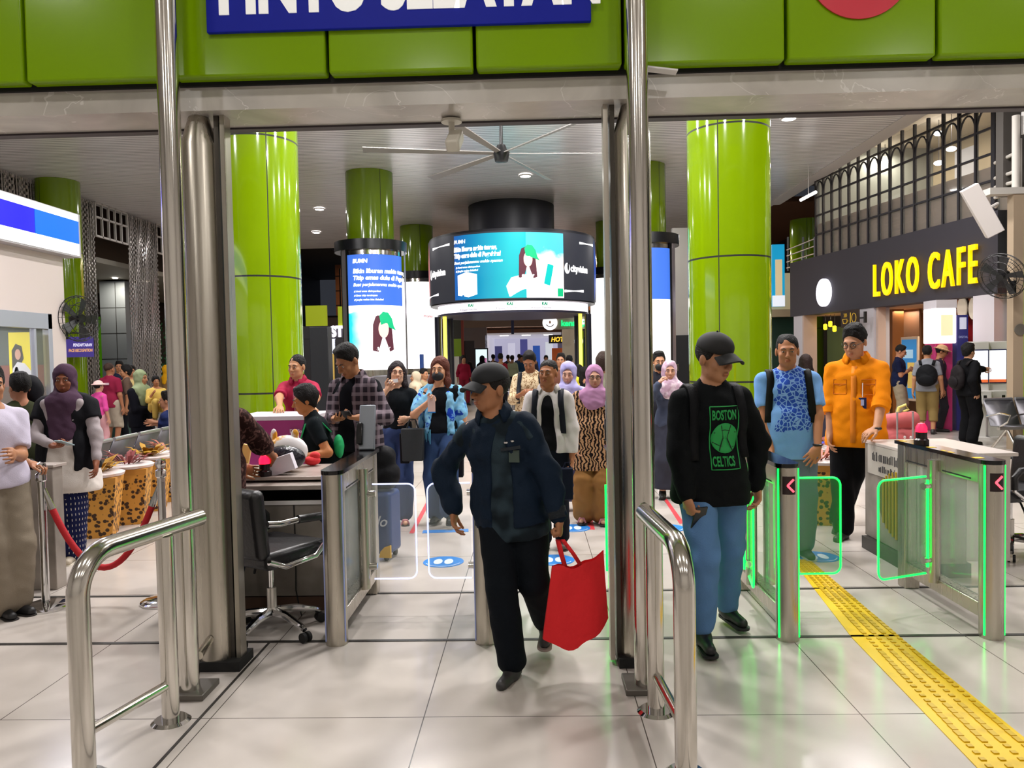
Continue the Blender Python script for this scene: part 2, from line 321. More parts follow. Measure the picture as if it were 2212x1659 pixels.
# ================= DRUM DISPLAY =================
DX, DY = P(1106, 560, 23.4).x, 23.4
t = thing('drum_display', 'huge round advertising display hanging under the ceiling over the hall', 'display', (DX, DY, 0))
MB().lathe([(1.3, 5.2), (1.3, ZC)], n=48).build('ceiling_mount', mat('drum_mount', '#2c2c38', .45), t)
MB().lathe([(0, 5.14), (1.3, 5.17), (2.5, 5.12), (2.5, 3.15), (0, 3.15)], n=96).build('drum_housing', mat('drum_black', '#2a2b33', .4), t)
m, N = newmat('drum_screen_grey', color='#33353f', rough=.4, emit=.35, ecol='#40424c')
RD = 2.53
MB().lathe([(RD, 3.18), (RD, 5.05)], n=80, a0=-172, a1=-8).build('led_screen', m, t)
m, N = newmat('drum_advert', color='#ffffff', rough=.4); xx, yy, zz = N.xyz(); ang = N.m('ARCTAN2', yy, xx)
c = N.mix(N.ramp(ang, R(-130), R(-90)), '#1850a8', '#08a8b0')
sky = N.mix(N.ramp(N.m('ADD', zz, N.noise(2.5, 4)), 4.7, 5.0), '#f0d8c8', '#48b8c8'); sky = N.mix(N.m('LESS_THAN', zz, 4.05), sky, '#fff0ee')
c = N.mix(N.m('GREATER_THAN', ang, R(-80)), c, sky); N.col(c); N.l(c, N.b.inputs['Emission Color']); N.b.inputs['Emission Strength'].default_value = .95
MB().lathe([(RD+.012, 3.22), (RD+.012, 5.0)], n=60, a0=-128, a1=-54.5).build('advert_image', m, t)
B_ = lambda d: R(d*1.36)*RD
adtext('BUMN', .14, B_(-28), 4.78, RD, t, AW, .006, .1, .008); adtext('Bikin liburan makin tenang,', .17, B_(-28), 4.56, RD, t, AW, .010, .12, .016, .72); adtext('Titip emas dulu di Pegadaian!', .17, B_(-28), 4.38, RD, t, AW, .010, .12, .016, .72)
adtext('Buat perjalananmu makin nyaman', .11, B_(-28), 4.21, RD, t, AW, .002, .25, .016); adtext('# Awal emas disimpankan', .075, B_(-27), 4.09, RD, t, AW, .001, .2, .016); adtext('# Jangka waktu fleksibel', .075, B_(-27), 3.99, RD, t, AW, .001, .2, .016)
shape_on('advert_gold_box', [(B_(-26), 3.35), (B_(-26), 3.9), (B_(-21), 3.98), (B_(-15.5), 3.9), (B_(-15.5), 3.35), (B_(-20), 3.28)], RD, t, AW, .018)
ad_person(B_(8.0), 4.28, .82, RD+.014, t)
shape_on('advert_phone', [(B_(15.5), 3.6), (B_(17.5), 4.15), (B_(20.5), 4.1), (B_(18.5), 3.55)], RD, t, ATQ, .026)
shape_on('advert_logo', [(B_(22.5), 3.26), (B_(22.5), 3.48), (B_(25.5), 3.48), (B_(25.5), 3.26)], RD, t, AG, .02)
for a, s in ((-48, 1), (30.5, 1)):
    adtext('cityvision', .27, B_(a), 3.97, RD, t, AW, .007, 0, .01, .80)
    shape_on('logo_mark', ellp(B_(a)-.13, 4.05, .10, .15), RD, t, AW, .01); shape_on('logo_stroke', ellp(B_(a)-.10, 4.10, .03, .12), RD, t, mat('drum_black'), .016)
for a0_, a1_, zz_ in ((-47, -31, 4.78), (-58, -41, 3.42), (37, 52, 4.80), (26.5, 40, 3.42)):
    shape_on('white_bar', [(B_(a0_), zz_-.04), (B_(a0_), zz_+.03), (B_(a1_), zz_+.06), (B_(a1_), zz_-.01)], RD, t, AW, .008)
# side adverts of the drum
for a in (-66, 54): 
    m_ = mat('drum_side_advert', '#2a50b0', .4, emit=.7); shape_on('side_advert_image', [(B_(a), 3.25), (B_(a), 4.98), (B_(a+12), 4.98), (B_(a+12), 3.25)], RD, t, m_ if a > 0 else mat('drum_side_advert_pink', '#d8888c', .4, emit=.6), .006)
kt = thing('lit_ring', 'glowing white ring board under the round advertising display', 'sign', (DX, DY, 0))
MB().lathe([(2.28, 2.90), (2.28, 3.145)], n=80).build('ring_face', mat('ring_glow', '#ffffff', .4, emit=1.7, ecol='#fff4fa'), kt)
MB().lathe([(0, 2.84), (2.3, 2.84), (2.3, 2.90)], n=80).build('ring_soffit', mat('ring_soffit', '#4c4a66', .4), kt)
for a in (-32, -3, 22):
    adtext('KAI', .11, R(a)*2.28, 3.04, 2.28, kt, mat('ring_green', '#10a878', .4, emit=.6), .006); adtext('Kepuasan Pelanggan', .075, R(a)*2.28-.3, 2.94, 2.28, kt, mat('ring_grey', '#8890a0', .4), .001)
for sx_ in (-1, 1):
    for a in (-62, 62):
        if a < 0: ang = R(-90)+sx_*R(74)
        else: ang = R(90)+sx_*R(74)
        cx, cy = 2.2*math.cos(ang), 2.2*math.sin(ang)
        MB().cyl((cx+sx_*.12, cy, 0), (cx+sx_*.12, cy, 2.84), .10).build('support_post', mat('drum_post', '#26283a', .4), kt)
        if a < 0: MB().box(cx-.06-sx_*.1, cx+.04-sx_*.1, cy-.08, cy, .2, 2.84).build('light_strip', mat('yellow_light_strip', '#fff06a', .4, emit=2.2, ecol='#ffee50'), kt)
# ================= CEILING LIGHTS =================
proto = None
for x, y, z, w, sz, wm in LAMPS:
    t = thing('ceiling_light', 'unseen round downlight added overhead to light the floor', 'ceiling light', (x, y, z), group='round downlights in the ceiling')
    if wm: t['label'] = wm
    if proto is None:
        a = MB().lathe([(0, -.012), (.13, -.012), (.13, 0)], n=24).build('diffuser', LAMP_M, t); b = MB().lathe([(.13, -.015), (.16, -.012), (.16, .02)], n=24).build('light_rim', WHITE, t); proto = (a, b)
    else:
        for q in proto: c = q.copy(); SC.collection.objects.link(c); c.parent = t
    L = bpy.data.lights.new('lamp', 'AREA'); L.shape = 'DISK'; L.size = sz; L.energy = w; L.color = (1, .972, .965) if z > 6 else (1, .955, .915)
    lo = bpy.data.objects.new('lamp', L); SC.collection.objects.link(lo); lo.parent = t; lo.location = (0, 0, -.05)
# ================= GATEWAY STEEL =================
def pole(x, y, label):
    t = thing('steel_pole', label, 'pole', (x, y, 0), group='tall polished poles in front of the gateway')
    MB().cyl((0, 0, 0), (0, 0, 5.55), .05, n=40).build('shaft', STEEL, t)
    MB().box(-.1, .1, -.08, .12, 0, .03).build('base_plate', mat('dull_steel', '#6c6862', .45, .8), t, bev=.004)
pole(-1.685, 3.6, 'tall polished steel pole at the side with the curved handrail and black office chair')
pole(.515, 3.62, 'tall polished steel pole nearest the man carrying the red bag')
def pillar(x, y, label, sgn):
    t = thing('steel_pillar', label, 'pillar', (x, y, 0), group='brushed steel pillars carrying the lintel', kind='thing')
    MB().lathe([(0, .05), (.095, .05), (.095, 2.72), (.06, 2.84), (.048, 2.88), (.048, 3.03), (0, 3.03)], n=48).build('shaft', STEEL_B, t)
    MB().box(sgn*.10 - .012, sgn*.10+.012, -.03, .06, .02, 2.87).build('shutter_guide', mat('dark_steel', '#5a5650', .35, .9), t)
    MB().box(sgn*.135 - .012, sgn*.135+.012, -.04, .04, .02, 2.87).build('shutter_channel', STEEL_B, t)
    MB().box(-.11, .16 if sgn > 0 else .11, -.1, .1, 0, .05).build('base_shoe', DARK, t)
pillar(-1.70, 3.96, 'brushed steel pillar behind the pole by the office chair', 1)
pillar(.53, 3.96, 'brushed steel pillar behind the pole between the two walking men', -1)
def handrail(label, p1, p2, pe, top):
    t = thing('handrail', label, 'handrail', (p1[0], p1[1], 0), group='polished handrails at the gateway'); o = (p1[0], p1[1], 0); d = (Vector((*pe, 0))-Vector((*p1, 0))); L = d.length; d.normalize()
    path = [Vector((*p1, 0)), Vector((*p1, top-.2))] + [Vector((*p1, top-.2)) + d*.16*(1-math.cos(a)) + Vector((0, 0, .16*math.sin(a))) for a in [math.pi/2*i/10 for i in range(1, 11)]]
    zt = path[-1].z; path += [Vector((*pe, zt))]
    MB(o).tube(path, .042, 28).build('top_rail', STEEL, t)
    MB(o).cyl((*p2, .01), (*p2, zt-.03), .038, n=28).build('rear_post', STEEL, t)
    MB(o).lathe([(0, .012), (.07, .012), (.085, 0)], c=(*p2, 0), n=32).build('floor_flange', CHROME, t)
    MB(o).lathe([(0, .012), (.07, .012), (.085, 0)], c=(*p1, 0), n=32).build('floor_flange', CHROME, t)
    a = Vector((*p1, .17)); b = Vector((*p2, .17)); MB(o).tube([a, b], .021, 16).build('lower_rail', STEEL, t)
    return t
handrail('curved polished handrail in front of the red rope and the woman in the purple headscarf', (-1.765, 2.87), (-1.645, 3.33), (-1.60, 3.58), .905)
handrail('curved polished handrail in front of the man in black cap and jeans', (.56, 2.87), (.53, 3.39), (.515, 3.555), .905)
MB().tube([(-1.655, 3.65, .17), (-1.69, 3.86, .17)], .021, 14).build('lower_tie_rail', STEEL, bpy.data.objects['handrail'], loc=(1.765, -2.87, 0))
# ================= FARE GATES =================
def rrect(w, z0, z1, r, cor, n=6):                   # rounded outline; cor = rounded corners
    pts = []
    for (cx, cz, a) in ((w-r, z0+r, -90), (w-r, z1-r, 0)):
        pts += [(cx+r*math.cos(R(a+90*i/n)), cz+r*math.sin(R(a+90*i/n))) for i in range(n+1)]
    return [(0, z0)] + pts + [(0, z1)]
GLASS, N = newmat('clear_glass', color='#dfe8e4', rough=.03, alpha=.10)
GLASS_G, N = newmat('green_lit_glass', color='#3c9850', rough=.05, alpha=.24)
def wing(t, side, ang, w, led, glow):
    hx = side*.075; wt = bpy.data.objects.new('glass_wing', None)
    poly = rrect(w, .22, .82, .05, 1); u = Vector((side*math.cos(R(ang)), -math.sin(R(ang)), 0)); nrm = Vector((0, 0, 1)).cross(u)*.010; o = Vector((hx, .5, 0)) + u*.04 - nrm/2
    g = MB().prism(poly, u, (0, 0, 1), o, nrm).build('glass_wing', glow or GLASS, t)
    pts = [o+nrm/2 + u*a + Vector((0, 0, b)) for a, b in poly]
    MB().tube(pts, .005 if not glow or glow is GLASS else .006, 6).build('lit_edge', led, g)
    for z in (.30, .76):
        MB().cyl(Vector((hx, .5, z))-u*.03, Vector((hx, .5, z))+u*.06, .022, n=16).build('hinge_clamp', STEEL, t)
    if led is GREEN_LED: MB().box(hx-.006+side*.03, hx+.006+side*.03, .47, .48, .26, .80).build('hinge_light', led, t)
CHEV = None
def gate(x, label, wl=None, wr=None, led=GREEN_LED, arrow=False, reader=1, y0=4.25):
    t = thing('fare_gate', label, 'fare gate', (x, y0, 0), group='steel fare gates across the hall entrance')
    MB().cyl((0, 0, 0), (0, 0, .965), .062, n=48).build('front_post', STEEL_B, t)
    MB().box(-.05, .05, .88, .98, 0, .965).build('rear_post', STEEL_B, t, bev=.006)
    lid = [(-.065+.0, .99), (.065, .99)] + [(.065*math.cos(R(a)), .065*math.sin(R(a))) for a in range(0, -181, -15)]
    MB().prism(lid, (1, 0, 0), (0, 1, 0), (0, 0, .966), (0, 0, .022)).build('top_lid', mat('gloss_black_lid', '#0c0c0e', .12), t)
    MB().box(-.045, .045, .05, .9, .85, .962).build('upper_housing', STEEL_B, t, bev=.004)
    MB().box(-.045, .045, .05, .9, .10, .18).build('lower_housing', STEEL_B, t, bev=.004)
    for s in (-1, 1):
        MB().box(s*.046-.001, s*.046+.001, .12, .42, .862, .87).build('slot', DARK, t); MB().box(s*.046-.001, s*.046+.001, .56, .86, .862, .87).build('slot', DARK, t)
        MB().box(s*.03-.003, s*.03+.003, .06, .88, .18, .85).build('side_glass', GLASS, t)
    for s, wd in ((-1, wl), (1, wr)):
        if wd:
            MB().cyl((s*.055, .5, .16), (s*.055, .5, .92), .036, n=28).build('hinge_post', STEEL_B, t); wing(t, s, *wd)
        a = R(-90+s*62); MB().obox((.063*math.cos(a), .063*math.sin(a), .49), (.0025, .004, .47), Matrix.Rotation(a, 3, 'Z')).build('light_strip', led if led is GREEN_LED else mat('dim_blue_reflection', '#8088b0', .3, emit=.25), t)  # dim blue strips paint a soft reflection; only the green ones are lights
    if arrow:
        p = MB().lathe([(.0635, .82), (.0635, .92)], n=12, a0=-128, a1=-62).build('arrow_panel', mat('arrow_black', '#1a0406', .3), t)
        zs = ((-.016, 0), (.018, .034), (.018, -.034)); mb = MB(); ca = R(-95)
        for q in (1, 2): 
            A = Vector((zs[0][0], -.0665, .87+zs[0][1])); B = Vector((zs[q][0], -.0645, .87+zs[q][1])); mb.tube([A, B], .006, 8)
        mb.build('arrow_mark', mat('arrow_glow', '#ff4050', .4, emit=2.2, ecol='#ff5060'), p)
    if reader:
        hd = MB().obox((0, .93, 1.14), (.055, .014, .155), Matrix.Rotation(R(-14), 3, 'X')).build('reader_panel', mat('reader_grey', '#8a9098', .4, .5), t, bev=.008)
        MB().obox((-.045, .895, 1.10), (.022, .02, .075), Matrix.Rotation(R(-14), 3, 'X')).build('ticket_scanner', mat('scanner_black', '#0b0b10', .2), hd, bev=.008)
        MB().cyl((-.02, .93, .985), (-.02, .93, 1.06), .012, n=12).build('reader_stem', STEEL, t)
    return t
gate(-1.13, 'steel fare gate beside the office chair, with a tilted grey ticket reader', None, (0, .27, WHITE_LED, GLASS), WHITE_LED)
gate(-.285, 'steel fare gate half hidden behind the man in the dark jacket', (0, .27, WHITE_LED, GLASS), (88, .27, GREEN_LED, GLASS_G), WHITE_LED)
gate(.55, 'fare gate hidden behind the steel pillar, its rear post glowing green', (84, .27, GREEN_LED, GLASS_G), (84, .27, GREEN_LED, GLASS_G))
gate(1.40, 'fare gate with a red arrow beside the man in the blue T-shirt', (80, .27, GREEN_LED, GLASS_G), (0, .38, GREEN_LED, GLASS_G), arrow=True)
g5 = gate(2.52, 'fare gate with a red arrow and yellow stickers beside the concrete side counter', (22, .38, GREEN_LED, GLASS_G), None, arrow=True, reader=0)
YS = mat('yellow_sticker', '#f5c400', .4)
for y_, w_ in ((.05, .03), (.3, .012), (.38, .012), (.55, .028), (.72, .03), (.9, .02)): MB().box(-.055, -.055+w_*1.6, y_, y_+.045, .988, .9895).build('yellow_sticker', YS, g5)
rear = MB().box(.49, .51, 5.125, 5.13, .03, .84).build('green_light_bar', GREEN_LED, loc=(0, 0, 0)); rear.parent = bpy.data.objects['fare_gate.002']; rear.location = (-.55, -4.25, 0)
def beacon(x, y, z, label):
    t = thing('red_beacon', label, 'beacon', (x, y, z))
    MB().lathe([(0, 0), (.045, 0), (.045, .03), (.034, .04), (.034, .08), (0, .08)], n=20).build('beacon_base', mat('beacon_black', '#1a0a0e', .3), t)
    MB().lathe([(.034, .08), (.034, .11), (.02, .135), (0, .14)], n=20).build('red_lens', RED_LED, t)
p = P(572, 1028, 4.95); beacon(p.x, 4.95, .853, 'small red flashing beacon on the staff desk beside the guard in brown batik')
p = P(1985, 950, 4.97); beacon(2.50, 4.97, .989, 'small red lit scanner standing on the lid of the gate with yellow stickers')
# ================= DESKS =================
m, N = newmat('concrete_panel', color='#8d857b', rough=.55); n1 = N.noise(3, 6); N.col(N.mix(N.ramp(n1, .3, .7), '#6f685f', '#a39a90')); CONC = m
m, N = newmat('desk_top_laminate', color='#a89c92', rough=.3); N.col(N.mix(N.noise(12, 4), '#93887f', '#b8aca4')); LAM = m
t = thing('staff_desk', 'concrete-fronted staff desk behind the black office chair', 'desk', (-1.6, 4.78, 0)); o = (-1.6, 4.78, 0)
MB(o).box(-2.3, -1.22, 4.80, 4.84, .10, .70).build('front_panel', CONC, t, bev=.004); MB(o).box(-2.3, -1.22, 4.82, 4.86, 0, .09).build('kick_board', mat('kick_brown', '#5a4030', .5), t)
MB(o).box(-2.32, -1.2, 4.78, 5.5, .785, .815).build('worktop', LAM, t, bev=.004); MB(o).box(-2.32, -1.2, 4.9, 5.5, .83, .852).build('upper_shelf', LAM, t, bev=.003)
MB(o).box(-2.32, -2.28, 4.8, 5.5, 0, .785).build('side_panel', CONC, t); MB(o).box(-1.24, -1.2, 4.86, 5.5, 0, .785).build('side_panel', CONC, t)
MB(o).box(-2.3, -1.22, 4.79, 4.80, .69, .715).build('panel_edge', WHITE, t); MB(o).box(-2.28, -1.24, 5.2, 5.24, .10, .785).build('rear_panel', DARK, t)
c = MB().tube([(-1.53, 4.795, .69), (-1.525, 4.79, .4), (-1.53, 4.79, .14), (-1.5, 4.76, .03), (-1.47, 4.7, .008)], .004, 8).build('power_cable', RUBBER); tag(c, 'thin black cable hanging down the concrete front of the staff desk', 'cable')
t = thing('counter', 'concrete counter under the hands of the man in the white shirt', 'counter', (-3.9, 5.3, 0)); o = (-3.9, 5.3, 0)
MB(o).box(-5.2, -3.42, 5.32, 5.44, 0, .88).build('counter_body', CONC, t, bev=.006); MB(o).box(-5.22, -3.40, 5.30, 5.46, .88, .90).build('counter_top', LAM, t, bev=.003)
t = thing('side_counter', 'concrete side counter with an oval yellow slatted inset and a white notice', 'counter', (2.85, 5.35, 0)); o = (2.85, 5.35, 0)
MB(o).box(2.70, 3.0, 5.35, 6.27, .10, .85).build('counter_body', CONC, t, bev=.006); MB(o).box(2.66, 3.04, 5.36, 6.24, 0, .10).build('plinth', mat('kick_grey', '#3c3a36', .5), t)
MB(o).box(2.69, 3.35, 5.34, 6.28, .85, .875).build('counter_top', mat('pale_top', '#c9bfb8', .3), t, bev=.004); MB(o).box(3.0, 3.3, 5.35, 5.39, .12, .85).build('return_panel', mat('pale_concrete', '#b8b0a6', .5), t)
ov = [(.40*math.cos(R(a)), .27*math.sin(R(a))) for a in range(0, 360, 8)]
MB(o).prism(ov, (0, 1, 0), (0, 0, 1), (2.697, 5.62, .44), (.01, 0, 0)).build('oval_inset', mat('oval_dark', '#5e5530', .5), t)
mb = MB(o)
for i in range(13):
    yy = 5.30+i*.052; a = abs(yy-5.62)/.40
    if a < .97 and yy > 5.36: h_ = .26*math.sqrt(1-a*a); mb.tube([(2.692, yy, .44-h_), (2.692, yy, .44+h_)], .011, 8)
sl = mb.build('yellow_slats', mat('slat_yellow', '#c9a83c', .4), t)
nt = MB(o).box(2.692, 2.696, 5.42, 6.2, .62, .85).build('notice_sheet', mat('notice_paper', '#b9b2a8', .6), t)
random.seed(4); mb = MB(o)
for row, (z0, hh, ya, yb) in enumerate(((.755, .06, 5.5, 6.12), (.67, .045, 5.47, 6.0))):
    yy = ya
    while yy < yb:
        w_ = random.choice((.008, .014, .02)); dz = random.uniform(-.012, .016); mb.box(2.690, 2.6925, yy, yy+w_, z0-hh*.4+dz*.3, z0+hh*random.choice((.4, .55, .75))); yy += w_+random.uniform(.006, .02)
mb.build('blurred_print', mat('print_dark', '#3c3a3c', .6), nt)
# things on the staff desk
t = thing('snack_bag', 'white and yellow printed carrier bag standing on the staff desk', 'bag', (-1.74, 5.34, .854))
mb = MB(); mb.sph((0, 0, .115), (.15, .07, .113), 20); mb.sph((-.09, 0, .225), (.025, .015, .05), 10); mb.sph((.06, 0, .225), (.03, .015, .045), 10)
m, N = newmat('carrier_bag', color='#f2ecec', rough=.35); N.col(N.mix(N.ramp(N.noise(9, 3), .52, .58), '#f0ecec', '#e8a830')); mb.build('bag_body', m, t)
t = thing('black_bag', 'black crinkled plastic bag on the staff desk beside the boy', 'bag', (-1.70, 5.14, .853)); MB().sph((0, 0, .09), (.15, .08, .088), 24).build('bag_body', mat('black_plastic_film', '#1e1c26', .25, bump=(25, 1)), t)
t = thing('paper_parcel', 'white printed paper box tilted on the desk in front of the black bag', 'box', (-1.68, 5.0, .853)); MB().obox((0, 0, .062), (.10, .03, .055), Matrix.Rotation(R(-18), 3, 'Y')).build('box_body', mat('white_card', '#e6e0ea', .5), t, bev=.003)
t = thing('yellow_folder', 'pale yellow folder leaning on the desk beside the red beacon', 'folder', (-1.98, 5.10, .853)); MB().obox((0, 0, .1), (.06, .012, .10), Matrix.Rotation(R(12), 3, 'Y')).build('folder_body', mat('pale_yellow', '#e2c878', .6), t)
t = thing('red_cloth', 'crumpled red cloth bag on the desk beside the black bag', 'bag', (-1.58, 5.40, .855)); mb = MB(); mb.sph((0, 0, .035), (.06, .05, .035), 16); mb.sph((.02, 0, .07), (.04, .03, .03), 12); mb.build('bag_body', mat('red_cloth', '#d8262c', .7, bump=(20, .8)), t)
# magenta service counter behind
t = thing('service_counter', 'magenta fronted service counter under the arms of the man in maroon', 'counter', (-2.35, 7.2, 0)); o = (-2.35, 7.2, 0)
MG = mat('magenta_laminate', '#a8307c', .4); MB(o).box(-2.75, -2.05, 7.0, 7.6, 0, 1.06).build('counter_body', MG, t, bev=.008); MB(o).box(-2.78, -2.02, 6.97, 7.63, 1.06, 1.10).build('counter_top', mat('counter_white', '#cdc4cc', .4), t, bev=.005)
for z_ in (.62, .86): MB(o).box(-2.752, -2.05, 6.994, 7.0, z_, z_+.01).build('panel_line', mat('magenta_line', '#d890bc', .4), t)
text('counter_text', '2458', mat('counter_lettering', '#f0d8e8', .5), t, .07, FRONT((.05, -.208, .72)), .001, .001)
text('counter_text', 'E-Tiket', mat('counter_lettering', '#f0d8e8', .5), t, .05, FRONT((.1, -.208, .94)), .001, .001)
# ================= OFFICE CHAIRS =================
def office_chair(label, loc, rz):
    t = thing('office_chair', label, 'office chair', loc, rz, group='black swivel office chairs of the gate staff')      # faces -Y locally
    mb = MB()
    MB().obox((0, -.01, .49), (.235, .23, .05)).build('seat', LEATHER, t, bev=.035, seg=4)
    MB().obox((0, .235, .70), (.225, .045, .20), Matrix.Rotation(R(-6), 3, 'X')).build('backrest', LEATHER, t, bev=.04, seg=4)
    for s in (-1, 1):
        ar = MB().tube([(s*.245, .22, .50), (s*.26, .12, .455), (s*.265, -.10, .465), (s*.265, -.20, .54), (s*.265, -.2, .64), (s*.265, -.15, .69), (s*.26, .0, .70), (s*.255, .15, .70), (s*.24, .22, .71)], .017, 12).build('armrest', CHROME, t)
        MB().tube([(s*.265, -.20, .55), (s*.265, -.2, .64), (s*.265, -.15, .69), (s*.26, .02, .702)], .024, 12).build('arm_pad', LEATHER, ar)
    MB().cyl((0, 0, .24), (0, 0, .44), .016, n=20).build('gas_lift', CHROME, t); MB().cyl((0, 0, .1), (0, 0, .27), .028, n=20).build('column_sleeve', mat('sleeve_white', '#c9c4bc', .3, .6), t)
    MB().tube([(0, 0, .43), (.12, -.02, .42), (.17, -.03, .36), (.19, -.035, .32)], .008, 8).build('height_lever', BLACK, t)
    for i in range(5):
        a = R(90+72*i+14); dx, dy = math.cos(a), math.sin(a)
        lg = MB().tube([(dx*.02, dy*.02, .125), (dx*.14, dy*.14, .12), (dx*.26, dy*.26, .085), (dx*.29, dy*.29, .07)], [.03, .024, .018, .016], 10).build('base_leg', CHROME, t)
        px, py = -dy, dx; c = Vector((dx*.295, dy*.295, .03)); mb = MB()
        for s in (-1, 1): mb.cyl(c+Vector((px, py, 0))*.008*s, c+Vector((px, py, 0))*.026*s, .029, n=18)
        mb.build('caster', RUBBER, lg)
    return t
ch = office_chair('black swivel chair on a chrome star base at the staff desk', (-1.56, 4.43, 0), R(150))
dup(ch, (3.70, 6.0, 0), R(-80), 'black swivel chair beyond the gate with yellow stickers, below the red rope')
# ================= ROPE STANCHIONS =================
def stanchion(label, loc):
    t = thing('rope_stanchion', label, 'stanchion', loc, group='chrome rope stanchions')
    MB().lathe([(0, .035), (.05, .03), (.13, .025), (.155, .012), (.155, 0)], n=40).build('base_disc', CHROME, t); MB().cyl((0, 0, .03), (0, 0, .86), .025, n=28).build('post', CHROME, t)
    MB().lathe([(.025, .84), (.034, .85), (.034, .89), (.02, .90), (.028, .91), (.036, .935), (.03, .96), (0, .972)], n=28).build('finial', CHROME, t)
    return t
s1 = G(100, 1312); s2 = G(357, 1300)
stanchion('chrome stanchion gripped by the man in the white shirt', s1); stanchion('chrome stanchion half hidden by the tall pole and curved handrail', s2)
s3 = Vector((3.30, 6.55, 0)); stanchion('chrome stanchion behind the concrete side counter', s3)
ROPE = mat('red_velvet', '#b0141e', .8, bump=(120, .3))
def rope(a, b, sag, label):
    a = a+Vector((0, 0, .85)); b = b+Vector((0, 0, .85)); d = (b-a); L = d.length; t = thing('velvet_rope', label, 'rope', a, group='red velvet ropes')
    pts = [d*(i/24)+Vector((0, 0, -sag*(1-(2*i/24-1)**2)-.02)) for i in range(25)]
    MB().tube(pts[2:-2], .021, 12).build('rope_body', ROPE, t)
    for q, w_ in ((pts[0:3], 0), (pts[-3:], 0)): MB().tube(q, [.012, .016, .024] if q[0] == pts[0] else [.024, .016, .012], 10).build('end_hook', CHROME, t)
rope(s1, s2, .58, 'red velvet rope sagging between two stanchions behind the curved handrail')
rope(s3, Vector((5.9, 6.3, 0)), .16, 'red velvet rope running out of the frame past the swivel chair'); stanchion('chrome stanchion holding the far end of the red rope beyond the swivel chair', Vector((5.9, 6.3, 0)))
# ================= PLANTERS =================
m, N = newmat('rattan_lattice', color='#c98a2c', rough=.6); vo = N('ShaderNodeTexVoronoi', Scale=26, feature='DISTANCE_TO_EDGE'); N.l(N.coord(), vo.inputs['Vector'])
vo2 = N('ShaderNodeTexVoronoi', Scale=24); N.l(N.coord(), vo2.inputs['Vector']); c = N.mix(N.ramp(vo2.outputs['Distance'], .40, .47), '#3c2206', '#cf9338'); xx, yy, zz = N.xyz(); N.col(N.mix(N.m('GREATER_THAN', zz, .5), c, '#c58a34')); RATTAN = m
def planter(label, loc, rz, plant):
    t = thing('planter_box', label, 'planter', loc, rz, group='tapering openwork planter boxes')
    b, w = .15, .205
    MB().add([(-b, -b, 0), (b, -b, 0), (b, b, 0), (-b, b, 0), (-w, -w, .56), (w, -w, .56), (w, w, .56), (-w, w, .56)], [(3, 2, 1, 0), (4, 5, 6, 7), (0, 1, 5, 4), (1, 2, 6, 5), (2, 3, 7, 6), (3, 0, 4, 7)]).build('basket', RATTAN, t, smooth=False)
    MB().lathe([(.0, .56), (.24, .565), (.25, .59), (.23, .6), (0, .6)], n=28).build('rim', mat('planter_rim', '#d8ccc8', .5), t)
    random.seed(hash(label) % 999 if False else len(label)); mb = MB(); cols = {'red': '#7c2a28', 'yellow': '#b98a24', 'pink': '#a8604c'}
    for i in range(30):
        a = random.uniform(0, 6.28); L = random.uniform(.16, .28); up = random.uniform(.4, 1.2); r0 = random.uniform(0, .1); wd = random.uniform(.012, .024) if plant != 'yellow' else .03
        d = Vector((math.cos(a), math.sin(a), up)).normalized(); s_ = d.cross(Vector((0, 0, 1))).normalized()*wd; p0 = Vector((math.cos(a)*r0, math.sin(a)*r0, .59)); p1 = p0+d*L*.6; p2 = p0+d*L+Vector((0, 0, -.05))
        mb.add([p0-s_*.3, p0+s_*.3, p1+s_, p2, p1-s_, p1+Vector((0, 0, .006))], [(0, 1, 5), (1, 2, 5), (2, 3, 5), (3, 4, 5), (4, 0, 5)])
    f = mb.build('plant', mat('leaf_'+plant, cols[plant], .5), t)
    return t
for i, (px, py, pl, lb) in enumerate(((212, 1168, 'yellow', 'openwork planter box beside the dark dotted trousers'), (280, 1140, 'red', 'openwork planter box with dark red spiky leaves'), (325, 1112, 'yellow', 'openwork planter box with broad yellow leaves'), (368, 1092, 'pink', 'openwork planter box half hidden behind the tall pole'))):
    p = G(px, py-12); planter(lb, p, R(18), pl)
p = G(1776, 1128); planter('openwork planter box between the blue T-shirt man and the orange shirt man', p, R(-12), 'pink'); p = G(1752, 1085); planter('openwork planter box behind the blue T-shirt man, further back', p, R(-12), 'red')
# ================= STEEL BENCHES =================
def bench(label, loc, rz, n):
    t = thing('waiting_bench', label, 'bench', loc, rz, group='perforated steel waiting benches')           # seats face -Y locally
    PS, N = newmat('perforated_steel', color='#6a686c', rough=.4, metal=.6)
    for i in range(n):
        x = i*.56; s = MB().add([(x, -.42, .44), (x+.52, -.42, .44), (x+.52, 0, .42), (x, 0, .42), (x, .14, .80), (x+.52, .14, .80)], [(0, 1, 2, 3), (3, 2, 5, 4)]).build('seat_shell', PS, t); md = s.modifiers.new('s', 'SOLIDIFY'); md.thickness = .012
        MB().tube([(x+.01, .145, .81), (x+.51, .145, .81)], .022, 10).build('top_rail', mat('bench_rail', '#b4b4ba', .3, .8), s)
    MB().box(-.05, n*.56, -.23, -.17, .37, .41).build('beam', STEEL, t)
    for x in (.1, n*.56-.15):
        MB().tube([(x, -.2, .38), (x, -.42, .04), (x, -.46, .02)], .02, 10).build('leg', STEEL, t); MB().tube([(x, -.2, .38), (x, .1, .04), (x, .16, .02)], .02, 10).build('leg', STEEL, t)
    for i in range(n+1):
        x = i*.56-.02; MB().tube([(x, .05, .56), (x, -.2, .62), (x, -.38, .6), (x, -.34, .5), (x, -.2, .42)], .014, 8).build('armrest', STEEL, t)
bench('row of steel seats seen from behind, beyond the planter boxes', (-4.72, 11.3, 0), R(-88), 8)
